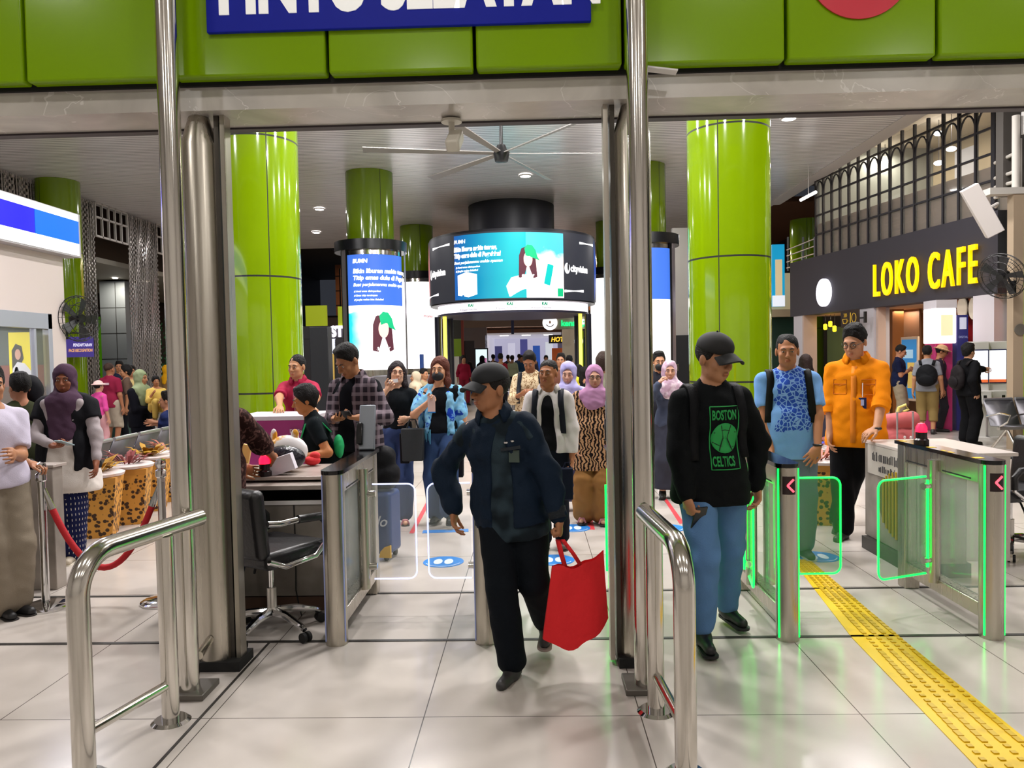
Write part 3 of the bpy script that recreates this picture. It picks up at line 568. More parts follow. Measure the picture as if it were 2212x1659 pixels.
bench('row of steel seats at the edge of the view by the orange wall', (P(2140, 900, 11.8).x, 11.8, 0), R(12), 4)
# ================= FLOOR MARKINGS =================
m, N = newmat('tactile_yellow', color='#e0b80c', rough=.45); N.col(N.mix(N.ramp(N.noise(6, 5), .55, .8), '#e3bc0a', '#b8960e'))
def strip(name, pts, mm, label, cat, h=.004):
    ps = [G(*p) for p in pts]; o = sum(ps, Vector())/len(ps); o.z = 0
    b = MB(o).prism([(p.x, p.y) for p in ps], (1, 0, 0), (0, 1, 0), (0, 0, 0), (0, 0, h)).build(name, mm, loc=o); return tag(b, label, cat)
ty = strip('tactile_strip', [(1712, 1212), (1752, 1212), (1945, 1378), (2330, 1690), (2140, 1690), (1840, 1378)], m, 'yellow tactile paving strip running through the wide gate', 'paving')
mb = MB(ty.location)
a0, a1, b0, b1 = G(1712, 1212), G(2140, 1690), G(1752, 1212), G(2330, 1690)
for i in range(60):
    for k in range(4):
        f = i/60; L_ = a0.lerp(a1, f); R_ = b0.lerp(b1, f); q = L_.lerp(R_, .14+.24*k); 
        if i % 12 < 7: mb.obox((q.x, q.y, .006), (.012, .022, .003))
        else: mb.obox((q.x, q.y, .006), (.011, .011, .003))
mb.build('raised_ribs', mat('tactile_rib', '#c9a40a', .45), ty)['kind'] = 'stuff'
BLU = mat('sticker_blue', '#2f86d8', .3); REDT = mat('red_tape', '#e04850', .4); STW = mat('sticker_print', '#d8e8f8', .4)
for px, py, lb in ((958, 1214, 'blue oval footprint sticker on the floor behind the closed glass wings'), (1197, 1210, 'blue oval footprint sticker beside the hand with the red bag'), (1766, 1203, 'blue oval footprint sticker by the shoe of the blue T-shirt man'), (1238, 1141, 'blue oval sticker further back near the sandals of the tiger blouse woman'), (1442, 1141, 'blue oval sticker seen between the poles and the jeans man')):
    p = G(px, py); t = thing('footprint_sticker', lb, 'floor sticker', p, group='blue oval floor stickers')
    MB().lathe([(0, .003), (.16, .003), (.16, 0)], n=40).build('disc', BLU, t)
    for s in (-1, 1): MB().lathe([(0, .0045), (.035, .0045)], n=20, c=(s*.042, 0, 0), M=Matrix.Diagonal((1, 2.2, 1))).build('shoe_print', STW, t)
    MB().lathe([(.135, .0045), (.143, .0045)], n=30, a0=200, a1=340).build('lettering_arc', STW, t)
bt = strip('blue_line_sticker', [(912, 1152), (1012, 1149), (1012, 1143), (914, 1146)], BLU, 'thin blue printed line sticker on the floor beyond the closed glass wings', 'floor sticker', .003)
for pts, lb in (([(930, 1068), (938, 1068), (894, 1152), (884, 1152)], 'slanting red tape line seen through the closed glass wing'), ([(1262, 1092), (1272, 1092), (1285, 1144), (1272, 1144)], 'short red tape line by the sandals of the woman in tiger print'), ([(1423, 1062), (1428, 1060), (1478, 1130), (1468, 1132)], 'slanting red tape line between steel pole and jeans')): strip('red_tape', pts, REDT, lb, 'floor tape', .002)
def px_box(o, x0, y0, x1, y1, Y, d=.1):
    l = P(x0, (y0+y1)/2, Y); r = P(x1, (y0+y1)/2, Y); return MB(o).box(l.x, r.x, Y, Y+d, max(0, P((x0+x1)/2, y1, Y).z), P((x0+x1)/2, y0, Y).z)
# ================= SERVICE BOOTH (left side) =================
t = thing('service_booth', 'white service booth with a glowing blue and white sign band and a window', 'booth', (-6.9, 9, 0)); o = (-6.9, 9, 0)
BW = mat('booth_white', '#ddd0cc', .5); X = -6.0
mb = MB(o); mb.box(-8.0, X, 4.5, 9.72, 2.25, 3.0); mb.box(-8.0, X, 4.5, 9.72, 0, .95); mb.box(-8, X, 9.42, 9.72, .95, 2.25); mb.box(-8.0, -7.9, 4.5, 9.72, .95, 2.25); mb.box(-8, X, 4.5, 4.7, .95, 2.25)
mb.build('booth_wall', BW, t); 
mb = MB(o); mb.box(-8.0, X+.16, 4.5, 9.86, 3.0, 3.56); mb.build('sign_case', mat('sign_case_grey', '#b4b0b4', .4), t)
for y0_, y1_, cl_, nm in ((4.5, 8.92, '#2018e8', 'sign_panel'), (8.93, 9.80, '#0a60f0', 'sign_panel')):
    for z0_, z1_, c_ in ((3.02, 3.17, '#ffffff'), (3.17, 3.46, cl_), (3.46, 3.545, '#ffffff')):
        MB(o).box(X+.16, X+.175, y0_, y1_, z0_, z1_).build(nm, mat('sign_'+c_, c_, .4, emit=1.0 if c_ == '#ffffff' else .85), t)
fr = mat('booth_aluminium', '#b8bccb', .35, .3)
mb = MB(o); mb.box(X-.06, X+.02, 4.7, 9.42, 2.06, 2.25); mb.box(X-.06, X+.02, 9.34, 9.42, .95, 2.25); mb.box(X-.06, X+.02, 4.7, 9.42, .93, .99)
for y_ in (6.2, 7.7, 9.08): mb.box(X-.05, X+.01, y_, y_+.04, .95, 2.1)
wf = mb.build('window_frame', fr, t, bev=.004); MB(o).box(X-.03, X-.025, 4.7, 9.38, .97, 2.08).build('window_pane', GLASS, t)
MB(o).box(-7.85, -7.82, 4.8, 9.4, .95, 2.2).build('inner_wall', mat('booth_inner', '#3e4a4a', .7, emit=.05), t)
MB(o).box(-7.8, -7.3, 4.8, 9.4, .9, 1.0).build('inner_shelf', mat('shelf_brown', '#54331f', .6), t)
MB(o).box(-7.9, X-.02, 9.36, 9.42, 1.35, 2.25).build('inner_board', mat('inner_board', '#5c6668', .6), t); MB(o).box(-7.9, X-.04, 9.30, 9.42, .95, 1.35).build('inner_cabinet', mat('inner_cabinet', '#5a3424', .6), t)
MB(o).box(-6.75, X-.06, 9.34, 9.36, 1.35, 1.62).build('red_box_row', mat('red_box_row', '#94443c', .6), t)
ps = MB(o).box(-6.38, -6.06, 9.18, 9.20, 1.34, 2.02).build('yellow_poster', mat('poster_yellow', '#f4e200', .5, emit=.35), t)
def flat_y(poly, y, name, m_, par, d=.006): return MB(o).prism(poly, (1, 0, 0), (0, 0, 1), (0, y, 0), (0, -d, 0)).build(name, m_, par)
flat_y([(-6.34, 1.5), (-6.34, 1.8), (-6.29, 1.88), (-6.22, 1.85), (-6.2, 1.7), (-6.25, 1.6), (-6.3, 1.45)], 9.178, 'poster_hair', mat('poster_hair', '#3a2a26', .6), ps)
flat_y(ellp(-6.262, 1.75, .035, .065, 20), 9.17, 'poster_face', mat('poster_face', '#e8b09a', .6, emit=.1), ps)
flat_y([(-6.35, 1.36), (-6.33, 1.58), (-6.27, 1.66), (-6.18, 1.64), (-6.11, 1.55), (-6.1, 1.38)], 9.171, 'poster_shirt', mat('poster_shirt', '#e8e8f0', .6, emit=.2), ps)
L = bpy.data.lights.new('booth_lamp', 'AREA'); L.size = .8; L.energy = 22; lo = bpy.data.objects.new('booth_lamp', L); SC.collection.objects.link(lo); lo.parent = t; lo.location = (-.1, -.8, 2.22)
MB(o).box(X+.0, X+.004, 7.6, 9.3, 2.09, 2.2).build('header_sticker', mat('header_lilac', '#dcd4f0', .5), t)
text('header_lettering', 'INFORMASI', mat('header_text', '#9098b8', .5), t, .08, frame((X+.006+6.9, -1.0, 2.11), (0, 1, 0), (0, 0, 1)), .001, .001)
# purple notice on the green column behind
p = P(166, 750, 18.15); t = thing('column_notice', 'purple notice board with white and orange words on the far green column', 'sign', (p.x, p.y, p.z)); t.rotation_euler.z = R(20)
MB().box(-.26, .36, 0, .03, -.24, .25).build('board', mat('notice_purple', '#4a3a9a', .5, emit=.25), t)
text('lettering', 'PENDAFTARAN', mat('notice_white', '#eee8ff', .5, emit=.6), t, .10, FRONT((-.08, -.004, .02)), .001, .003, .58, .2); text('lettering', 'FACE RECOGNITION', mat('notice_orange', '#f0b070', .5, emit=.6), t, .10, FRONT((-.18, -.004, -.11)), .001, .003, .54, .2)
def wall_fan(label, loc, rz, tilt, r=.28, cage_n=26):
    t = thing('wall_fan', label, 'fan', loc, rz, group='black wall fans'); M = Matrix.Rotation(R(tilt), 3, 'X'); c = Vector((0, -.28, 0)); mb = MB()
    for rr_, yy in ((r, 0), (r*.95, -.05), (r*.7, -.075), (r*.4, -.085), (r*.95, .05), (r*.6, .08)):
        pts = [c + M @ Vector((rr_*math.cos(R(a)), yy, rr_*math.sin(R(a)))) for a in range(0, 361, 12)]; mb.tube(pts, .005, 5, cap=False)
    for i in range(cage_n):
        a = 2*math.pi*i/cage_n
        for sg_ in (-1, 1): mb.tube([c + M @ Vector((r_*math.cos(a), sg_*y_, r_*math.sin(a))) for r_, y_ in ((.04, .088), (r*.6, .08), (r*.95, .05), (r, 0))], .0022, 4)
    mb.build('cage', BLACK, t); mb = MB()
    for i in range(5):
        a = 2*math.pi*i/5; u = Vector((math.cos(a), 0, math.sin(a))); v = Vector((-math.sin(a), 0, math.cos(a)))
        mb.add([c+M@(u*.04-v*.02), c+M@(u*r*.85-v*.07+Vector((0, .03, 0))), c+M@(u*r*.88+v*.06-Vector((0, .02, 0))), c+M@(u*.04+v*.03)], [(0, 1, 2, 3)])
    mb.build('blades', mat('fan_blade', '#2a2a2c', .4), t); MB().cyl(c+M@Vector((0, -.06, 0)), c+M@Vector((0, .14, 0)), .055, .045).build('motor', BLACK, t)
    MB().tube([c+M@Vector((0, .12, 0)), (0, -.06, -.1), (0, 0, -.14)], .018, 8).build('bracket_arm', BLACK, t); MB().box(-.04, .04, -.02, .02, -.26, -.06).build('wall_plate', BLACK, t)
    return t
wall_fan('black wall fan on the booth corner in front of the far green column', P(138, 690, 9.95), R(70), 0, .30)
# ================= LEFT OPENINGS: frames and bead curtains =================
XC = -12.1; WF = mat('white_grid_frame', '#c9c4c0', .5); m, N = newmat('crystal_bead_curtain', color='#c4bdb8', rough=.15, metal=.3, alpha=.7); m.node_tree.nodes['Principled BSDF'].inputs['Metallic'].default_value = .5
for i, (y0_, y1_, lb) in enumerate(((20.3, 21.1, 'silvery bead curtain strip close behind the purple notice'), (22.9, 24.6, 'wide silvery bead curtain strip behind the woman in the green headscarf'), (17.3, 19.2, 'silvery bead curtain strip at ceiling height behind the booth sign'))):
    mb = MB((XC, y0_, 0)); k = int((y1_-y0_)/.085)
    for j in range(k+1):
        yy = y0_+j*.085; z_ = .1+(j % 2)*.05
        mb.tube([(XC+.02*math.sin(q*.9+j), yy, ZC-.03-q*.5) for q in range(13)], .018, 5)
        for q in range(40): mb.sph((XC+(j % 3)*.012, yy, .15+q*.15+(j % 2)*.07), (.03, .03, .05), 6)
    c = mb.build('bead_curtain', m, loc=(XC, y0_, 0)); tag(c, lb, 'curtain', kind='stuff')
for i, (y0_, y1_, lb) in enumerate(((15.0, 17.2, 'white steel grid frame under the ceiling above the booth sign'), (21.15, 22.85, 'white steel grid frame between the two bead curtains'), (24.65, 27.5, 'white steel grid frame under the ceiling beside the tall steel pole'))):
    mb = MB((XC, y0_, 5.2)); n_ = max(3, int((y1_-y0_)/.33))
    for j in range(n_+1): yy = y0_+(y1_-y0_)*j/n_; mb.box(XC-.03, XC+.03, yy-.02, yy+.02, 5.2, ZC-.005)
    for z_ in (5.22, 5.75, ZC-.03): mb.box(XC-.03, XC+.03, y0_, y1_, z_-.025, z_+.025)
    c = mb.build('grid_frame', WF, loc=(XC, y0_, 5.2)); tag(c, lb, 'frame', 'white grid frames under the ceiling')
GREY = mat('grey_cladding', '#7c8690', .5); t = thing('clad_column', 'grey panelled column standing outside beyond the bead curtains', 'column', (P(258, 700, 27).x, 27, 0), kind='thing')
MB().box(-.45, .45, -.4, .4, 0, 4.55).build('cladding', GREY, t); 
for z_ in (.9, 1.8, 2.7, 3.6): MB().box(-.455, .455, -.405, -.40, z_, z_+.02).build('joint', DARK, t)
MB().box(.1, .12, -.406, -.4, 0, 4.5).build('joint', DARK, t)
struct('ceiling_canopy', MB().box(-18, -12.6, 22, 40, 4.6, 4.75), mat('canopy_soffit', '#8a867c', .6)); 
L = bpy.data.lights.new('canopy_lamp', 'AREA'); L.size = .3; L.energy = 60; L.shape = 'DISK'; L.color = (1, .85, .65); p = P(248, 588, 26.0); t = thing('canopy_downlight', 'small warm downlight in the dark canopy beyond the bead curtains', 'ceiling light', (p.x, 26, 4.58)); MB().lathe([(0, -.01), (.09, -.01), (.09, .01)], n=16).build('diffuser', LAMP_M, t); lo = bpy.data.objects.new('canopy_lamp', L); SC.collection.objects.link(lo); lo.parent = t; lo.location = (0, 0, -.06)
p = P(224, 780, 28); t = thing('green_kiosk_post', 'tall light green leaning banner post beyond the bead curtain', 'banner', (p.x, 28, 0)); MB().add([(-.12, 0, 0), (.2, 0, 0), (-.02, 0, 3.4), (-.2, 0, 3.4), (-.12, .06, 0), (.2, .06, 0), (-.02, .06, 3.4), (-.2, .06, 3.4)], [(0, 1, 2, 3), (7, 6, 5, 4), (0, 4, 5, 1), (1, 5, 6, 2), (2, 6, 7, 3), (3, 7, 4, 0)]).build('banner_board', mat('banner_green', '#6cc018', .5, emit=.15), t)
p = P(345, 760, 27); t = thing('garden_bush', 'dark green bush outside past the bead curtain', 'bush', (p.x, 28.5, 0)); mb = MB(); random.seed(2)
for i in range(260):
    a = random.uniform(0, 6.28); b = random.uniform(0, 3); rr_ = random.uniform(.3, .9); c = Vector((rr_*math.cos(a), rr_*math.sin(a)*.6, b+.2)); d = Vector((random.uniform(-1, 1), random.uniform(-1, 1), random.uniform(-.3, 1))).normalized()*.2; s_ = d.orthogonal()*.25; mb.add([c, c+d*.5+s_, c+d, c+d*.5-s_], [(0, 1, 2, 3)])
mb.build('foliage', mat('night_leaf', '#1c5a34', .6, emit=.03), t); MB().cyl((0, 0, 0), (0, 0, 2.2), .05).build('stem', mat('bark', '#4a3a28', .8), t)
# ================= CAFE =================
CA = Vector((7.5, 22, 0)); CU = Vector((.1522, -.98835, 0)).normalized(); CN = Vector((-CU.y, CU.x, 0))      # along the wall towards the entrance; CN points into the cafe
CAZ = math.atan2(CU.y, CU.x)
def cuv(px, py, off=0):
    d = ray(px, py); q = CA+CN*off-Vector((0, 0, 1.6)); t_ = (q.dot(CN))/d.dot(CN); p_ = d*t_+Vector((0, 0, 1.6)); return (p_-CA).dot(CU), p_.z
cf = thing('cafe_fascia', 'dark grey cafe front with glowing yellow letters under a glazed mezzanine', 'cafe', CA, CAZ); UE = cuv(2168, 600)[0]
ZB, ZT = 2.6, 4.12
MB().box(0, UE, -.12, .3, ZB, ZT).build('fascia_board', mat('cafe_fascia', '#3a3740', .6), cf)
YL = mat('yellow_letters', '#ffd800', .4, emit=1.15, ecol='#ffc400'); YS2 = mat('yellow_letter_sides', '#f09000', .5, emit=.7, ecol='#ff9a00')
a_, _ = cuv(1886, 620, -.2); b_, _ = cuv(2110, 620, -.2)
lt = text('cafe_lettering', 'LOKO CAFE', YL, cf, 1.06, FRONT((a_, -.20, 2.84)), .028, .004, .62, space=1.32)
wd = max(v.co.x for v in lt.data.vertices)-a_; S = Matrix.Translation((a_, 0, 0)) @ Matrix.Diagonal(((b_-a_)/wd, 1, 1, 1)) @ Matrix.Translation((-a_, 0, 0)); lt.data.transform(S)
u_, z_ = cuv(1792, 632); rd = MB().lathe([(0, -.22), (.32, -.22), (.36, -.19), (.36, -.12)], c=(u_, 0, z_), n=40, M=Matrix(((1, 0, 0), (0, 0, 1), (0, -1, 0)))); 
rd = MB(); rd.prism([(u_+.32*math.cos(R(q)), z_+.36*math.sin(R(q))) for q in range(0, 360, 9)], (1, 0, 0), (0, 0, 1), (0, -.2, 0), (0, .08, 0)); rd.build('round_light_box', mat('round_sign_glow', '#ffffff', .4, emit=1.8, ecol='#f4f0ff'), cf)
# mezzanine glazing
FR = mat('mezzanine_frame', '#26242c', .45); px_ = [1763+.3014*(q-412) for q in (412, 465, 525, 585, 648, 715, 788, 865, 943, 1030, 1120, 1217, 1325, 1437, 1558, 1697, 1840)]
us = [cuv(q, 500)[0] for q in px_]; ZM = ZC+.06
gz = thing('mezzanine_glazing', 'black steel framed mezzanine glazing with arched tops over the cafe', 'glazing', CA, CAZ)
zr = (ZC-.03, 5.72, 4.95+.2, 4.60)                   # top, arch foot, middle, low rail
zr = (ZC-.02, 5.70, 5.22, 4.72); mb = MB()
for u in us: mb.box(u-.025, u+.025, -.03, .03, ZT, ZC+.25)
for z_ in zr: mb.box(us[0], us[-1], -.025, .025, z_-.02, z_+.02)
mb.box(us[-2]-.05, us[-2]+.05, -.06, .06, ZT, ZC+.4)
mb.build('steel_frame', FR, gz); mb = MB()
for a, b in zip(us[:-1], us[1:]):
    rr_ = (b-a)/2; mb.tube([((a+b)/2+rr_*.94*math.cos(R(q)), 0, zr[1]+.02+.38*math.sin(R(q))) for q in range(0, 181, 15)], .02, 6)
mb.build('arches', FR, gz)
MB().box(us[0], us[-1], -.004, .004, ZT, ZC+.2).build('glass_pane', mat('mezz_glass', '#c8c4b8', .05, alpha=.14), gz)
m, N = newmat('wood_wainscot', color='#8a7468', rough=.5); w1 = N.noise(1.5, 5, N.map((1, 1, 14))); N.col(N.mix(w1, '#75625a', '#a08c7c'))
MB().box(us[0], us[-1], .05, .10, ZT, zr[3]+.28).build('wainscot', m, gz)
rm = thing('mezzanine_room', 'warm lit mezzanine room behind the arched glazing', 'room', CA, CAZ); u0, u1 = us[0], us[-2]+.4
MB().box(u0, u1, 3.4, 3.5, ZT, ZC+1.6).build('rear_wall', mat('mezz_wall', '#c4b496', .7), rm); MB().box(u0-.1, u0, .1, 3.5, ZT, ZC+1.6).build('side_wall', mat('mezz_wall_grey', '#9aa09c', .7), rm)
MB().box(u0, u1, .1, 3.5, ZT-.02, ZT+.02).build('room_floor', mat('mezz_floor', '#7a6a5a', .5), rm); MB().box(u0, u1+.2, .1, 3.5, ZC+.9, ZC+1.0).build('room_ceiling', mat('mezz_ceiling', '#cfc6b4', .7), rm)
for i, (px, py) in enumerate(((1912, 350), (2028, 288), (2028, 352), (2055, 322), (1862, 430), (1845, 424))):
    u, z = cuv(px, py, 1.8); t = thing('mezzanine_lamp', ('ceiling lamp inside the mezzanine, the one above the letter K of the cafe sign', 'topmost lamp inside the mezzanine, close under the arches above the letter A', 'lower lamp inside the mezzanine directly beneath the topmost one', 'largest lamp inside the mezzanine above the letter F', 'lamp inside the mezzanine above the letter L', 'lamp inside the mezzanine just beside the one above the letter L')[i], 'ceiling light', CA+CU*u+CN*1.8+Vector((0, 0, z)), group='round lamps inside the mezzanine')
    MB().sph((0, 0, 0), (.11, .11, .055), 14).build('lamp_glass', LAMP_M, t)
    MB().cyl((0, 0, .05), (0, 0, max(.06, ZC+.9-z)), .008, n=6).build('lamp_rod', FR, t)
for u in (1.6, 4.2, 6.4):
    L = bpy.data.lights.new('mezz_light', 'AREA'); L.size = .5; L.energy = 60; L.color = (1, .88, .7); lo = bpy.data.objects.new('mezz_light', L); SC.collection.objects.link(lo); lo.parent = rm; lo.location = (u, 1.8, ZC+.7)
for px, py, w_, h_, c_, nm in ((1855, 452, .9, 1.1, '#cfd4de', 'doorway'), (1992, 395, .42, .95, '#c8842c', 'amber_alcove'), (1795, 430, .45, 1.6, '#6c7c84', 'grey_door'), (2080, 355, .7, .8, '#cfd0d8', 'white_partition'), (1920, 430, .16, .4, '#f0f0f4', 'white_note'), (1825, 470, .2, .3, '#f0f0f4', 'white_note')):
    u, z = cuv(px, py, 3.3); MB().box(u-w_/2, u+w_/2, 3.34, 3.39, z-h_/2, z+h_/2).build(nm, mat('mezz_'+c_, c_, .6, emit=.25), rm)
# storefront below the fascia
sf = thing('cafe_storefront', 'cafe storefront with white piers and an orange lit interior', 'storefront', CA, CAZ); PW = mat('pier_white', '#d2cdd4', .5); PP = mat('pier_blush', '#d0b4a4', .5)
U = lambda px, off=0: cuv(px, 740, off)[0]
for a, b, m_, y0_, y1_ in ((1722, 1741, PW, -.1, .3), (1860, 1896, PW, -.1, .3), (2114, 2160, PW, -.12, .3)): MB().box(U(a), U(b), y0_, y1_, 0, ZB).build('white_pier', m_, sf)
MB().box(U(1741), U(1741)+.08, -.1, .28, 0, ZB).build('blush_return', PP, sf); MB().box(U(1896)+.02, U(1896)+.1, -.05, .14, 0, ZB).build('blush_return', PP, sf)
MB().box(0, UE, 3.0, 3.1, 0, ZB).build('rear_wall', mat('cafe_orange', '#c87410', .7), sf); MB().box(0, UE, .3, 3.1, ZB, ZB+.08).build('shop_ceiling', mat('shop_ceiling', '#c0a080', .7), sf)
u = U(1800, 1.6); MB().box(U(1741)+.1, U(1862), 1.5, 1.56, 0, ZB).build('brown_partition', mat('partition_brown', '#6c4a34', .6), sf); MB().box(U(1800, 1.4)-.4, U(1830, 1.4), 1.44, 1.5, .9, 2.3).build('green_panel_inside', mat('inside_green', '#5c6a3c', .6), sf)
MB().box(U(1918, 1), U(1936, 1), .9, 1.2, 0, ZB).build('brown_pier', mat('pier_brown', '#8a5424', .6), sf)
for u in (.9, 3.0, 4.6, 6.2):
    L = bpy.data.lights.new('shop_light', 'AREA'); L.size = .5; L.energy = 22; L.color = (1, .84, .62); lo = bpy.data.objects.new('shop_light', L); SC.collection.objects.link(lo); lo.parent = sf; lo.location = (u, 1.2, ZB-.05)
u0, u1 = U(1772), U(1860)
ct = MB().box(u0, u1, .1, .6, 0, 1.0).build('cafe_counter', mat('cafe_counter', '#52382a', .5), sf)
tag_items = [('#d8cfc8', 1.0, .28), ('#b83030', .98, .2), ('#e8e0d8', 1.0, .34), ('#c8a878', .98, .25), ('#d8d0e0', 1.0, .36), ('#caa070', 1.0, .3), ('#e0c8a0', 1.0, .42)]
for i, (c_, z_, h_) in enumerate(tag_items):
    uu = u0+.35+i*(u1-u0-.5)/7; q = CA+CU*uu+CN*.3; b = MB().lathe([(0, 0), (.05, 0), (.055, h_*.8), (.03, h_), (0, h_)], n=14).build('cup_stack', mat('cup_'+c_, c_, .5), loc=(q.x, q.y, z_+.02)); tag(b, 'tall stack of %s cups on the cafe counter' % ('pale', 'red', 'white', 'tan', 'lilac', 'brown', 'cream')[i], 'cup stack', 'cup stacks on the cafe counter')
def wallthing(name, label, cat, px, py, w_, h_, d_, m_, off=-.2, group=None, part='body', bev=.01):
    u, z = cuv(px, py, off); t = thing(name, label, cat, CA+CU*u+CN*off+Vector((0, 0, z-h_/2)), CAZ, group); MB().box(-w_/2, w_/2, -d_, 0, 0, h_).build(part, m_, t, bev=bev); return t
t = wallthing('menu_screen', 'small bright white screen on the cafe counter', 'screen', 1800, 800, .5, .25, .03, mat('menu_glow', '#ffffff', .4, emit=1.8), .1)
t = wallthing('hanging_menu', 'dark hanging board with yellow cup drawings over the cafe entrance', 'sign', 1838, 688, .75, .42, .04, mat('menu_board', '#2c1a12', .6), -.35)
mb = MB(); mb.tube([(-.28, -.045, .2), (-.25, -.045, .1), (-.12, -.045, .1), (-.09, -.045, .2), (-.28, -.045, .2)], .008, 6); mb.tube([(-.09, -.045, .18), (-.04, -.045, .16), (-.1, -.045, .12)], .007, 6)
for k in (-.22, -.17, -.12): mb.tube([(k, -.045, .25), (k+.02, -.045, .29), (k, -.045, .34)], .006, 5)
mb.tube([(.2+.09*math.cos(R(q)), -.045, .22+.11*math.sin(R(q))) for q in range(0, 361, 30)], .008, 6); mb.tube([(.05, -.045, .1), (.06, -.045, .35)], .01, 6)
mb.build('cup_drawing', mat('menu_yellow', '#c8a030', .5, emit=.4), t); MB().box(.375, .62, -.03, 0, .18, .22).build('bracket_arm', BLACK, t); MB().box(.6, .66, -.05, 0, .08, .34).build('bracket_plate', BLACK, t)
for px, py in ((1786, 706), (1806, 710), (1797, 700)): t = wallthing('pendant_bulb', 'small yellow glowing bulb hanging in the cafe window', 'lamp', px, py, .09, .16, .09, mat('bulb_yellow', '#ffd820', .4, emit=3), .5, 'yellow bulbs in the cafe window', 'bulb', .03); MB().cyl((0, -.04, .16), (0, -.04, ZB-t.location.z-.005), .005, n=5).build('flex', BLACK, t)
t = wallthing('blue_poster_stand', 'tall blue poster with a white frame inside the orange cafe', 'poster', 1968, 778, .62, 1.5, .05, mat('poster_frame', '#d8c0a8', .4), .8); MB().box(-.27, .27, -.055, -.05, .06, 1.44).build('poster_image', mat('poster_blue', '#2a7cb8', .4, emit=.45), t); MB().box(-.05, .2, -.058, -.055, .3, .9).build('poster_drink', mat('poster_drink', '#d8b860', .4, emit=.3), t); MB().box(-.2, .15, -.058, -.055, 1.0, 1.2).build('poster_heading', mat('poster_heading', '#a8d0e8', .4, emit=.3), t); t.location.z = 0.4; 
def fslab(name, label, cat, x0, x1, ytop, Y, m_, d=.3, group=None, part='body', rz=0, bev=.01, kind=None):      # stands on the floor
    l = P(x0, ytop, Y); r = P(x1, ytop, Y); w_ = (r.x-l.x)/2; t = thing(name, label, cat, ((l.x+r.x)/2, Y, 0), rz, group, kind); MB().box(-w_, w_, 0, d, 0, (l.z+r.z)/2).build(part, m_, t, bev=bev); return t, w_, (l.z+r.z)/2
t, w_, h_ = fslab('photo_kiosk', 'kiosk with a glowing pink and white light box before the cafe', 'kiosk', 2020, 2058, 742, 15.0, mat('kiosk_magenta', '#b02868', .5), .4)
MB().box(-w_-.03, w_+.03, -.08, .4, h_, h_+.68).build('light_box', mat('kiosk_glow', '#fff4f0', .4, emit=1.5, ecol='#fff0ee'), t, bev=.02); MB().box(-w_-.01, w_+.04, -.07, .42, h_+.68, h_+.84).build('hood', PW, t); MB().box(-.1, .12, -.09, -.08, h_+.15, h_+.55).build('orange_print', mat('kiosk_print', '#ffc8a0', .4, emit=.95), t)
fslab('vending_unit', 'tall red vending unit behind the navy machine', 'vending machine', 2056, 2116, 684, 15.7, mat('vend_red', '#b01c2c', .4), .4)
t, w_, h_ = fslab('ticket_machine', 'tall navy blue machine with small white print', 'vending machine', 2067, 2092, 680, 15.1, mat('vend_navy', '#2a2c78', .35), .4); MB().box(-.06, .07, -.005, 0, h_-.28, h_-.05).build('white_label', mat('vend_label', '#c8cce0', .4, emit=.3), t); text('small_print', 'DIGITAL', mat('vend_text', '#9098c8', .4, emit=.2), t, .06, FRONT((-.08, -.005, h_-.45)), .001, .001, .8)
for px in (2077, 2102):
    u, z = cuv(px, 666, .2); t = thing('oval_mirror', 'pale oval hanging shape above the %s' % ('navy machine' if px == 2077 else 'red panel next to the white pier'), 'decoration', CA+CU*u+CN*.2+Vector((0, 0, z)), CAZ, 'oval shapes hanging in the shopfront')
    MB().prism([(.13*math.cos(R(q)), .22*math.sin(R(q))) for q in range(0, 360, 15)], (1, 0, 0), (0, 0, 1), (0, 0, 0), (0, .03, 0)).build('oval', mat('oval_cream', '#e8d8c0', .5, emit=.3), t); MB().prism([(.16*math.cos(R(q)), .25*math.sin(R(q))) for q in range(0, 360, 15)], (1, 0, 0), (0, 0, 1), (0, .03, 0), (0, .03, 0)).build('oval_rim', mat('oval_rim', '#3a2418', .5), t); MB().box(-.02, .02, 0, .03, .2, max(.3, ZB-z-.01)).build('strap', BLACK, t)
for px, lb in ((2113, 'white self-service ticket kiosk the person in black half covers'), (2152, 'white self-service ticket kiosk being touched by the person in black')):
    p = P(px, 800, 13.7); t = thing('ticket_kiosk', lb, 'kiosk', (p.x, 13.7, 0), R(-12), 'white self-service ticket kiosks')
    K = mat('kiosk_white', '#ddd8d6', .4); MB().box(-.165, .165, -.05, .12, .82, 1.72).build('kiosk_body', K, t, bev=.02); MB().box(-.13, .13, -.0, .12, 0, .82).build('kiosk_leg', K, t, bev=.01); MB().box(-.16, .16, -.2, .02, .62, .86).build('printer_box', K, t, bev=.02); MB().box(-.17, .17, -.2, .16, 0, .04).build('foot_plate', K, t)
    MB().box(-.15, .15, -.058, -.05, .98, 1.58).build('screen_bezel', mat('bezel_navy', '#1a2058', .3), t); MB().box(-.135, .135, -.062, -.058, 1.0, 1.56).build('screen', mat('kiosk_screen', '#f2f2fa', .3, emit=.9), t); MB().box(-.135, .135, -.064, -.062, 1.0, 1.05).build('screen_footer', mat('kiosk_footer', '#e87040', .3, emit=.6), t); MB().box(.02, .07, -.205, -.2, .68, .78).build('card_slot', BLACK, t)
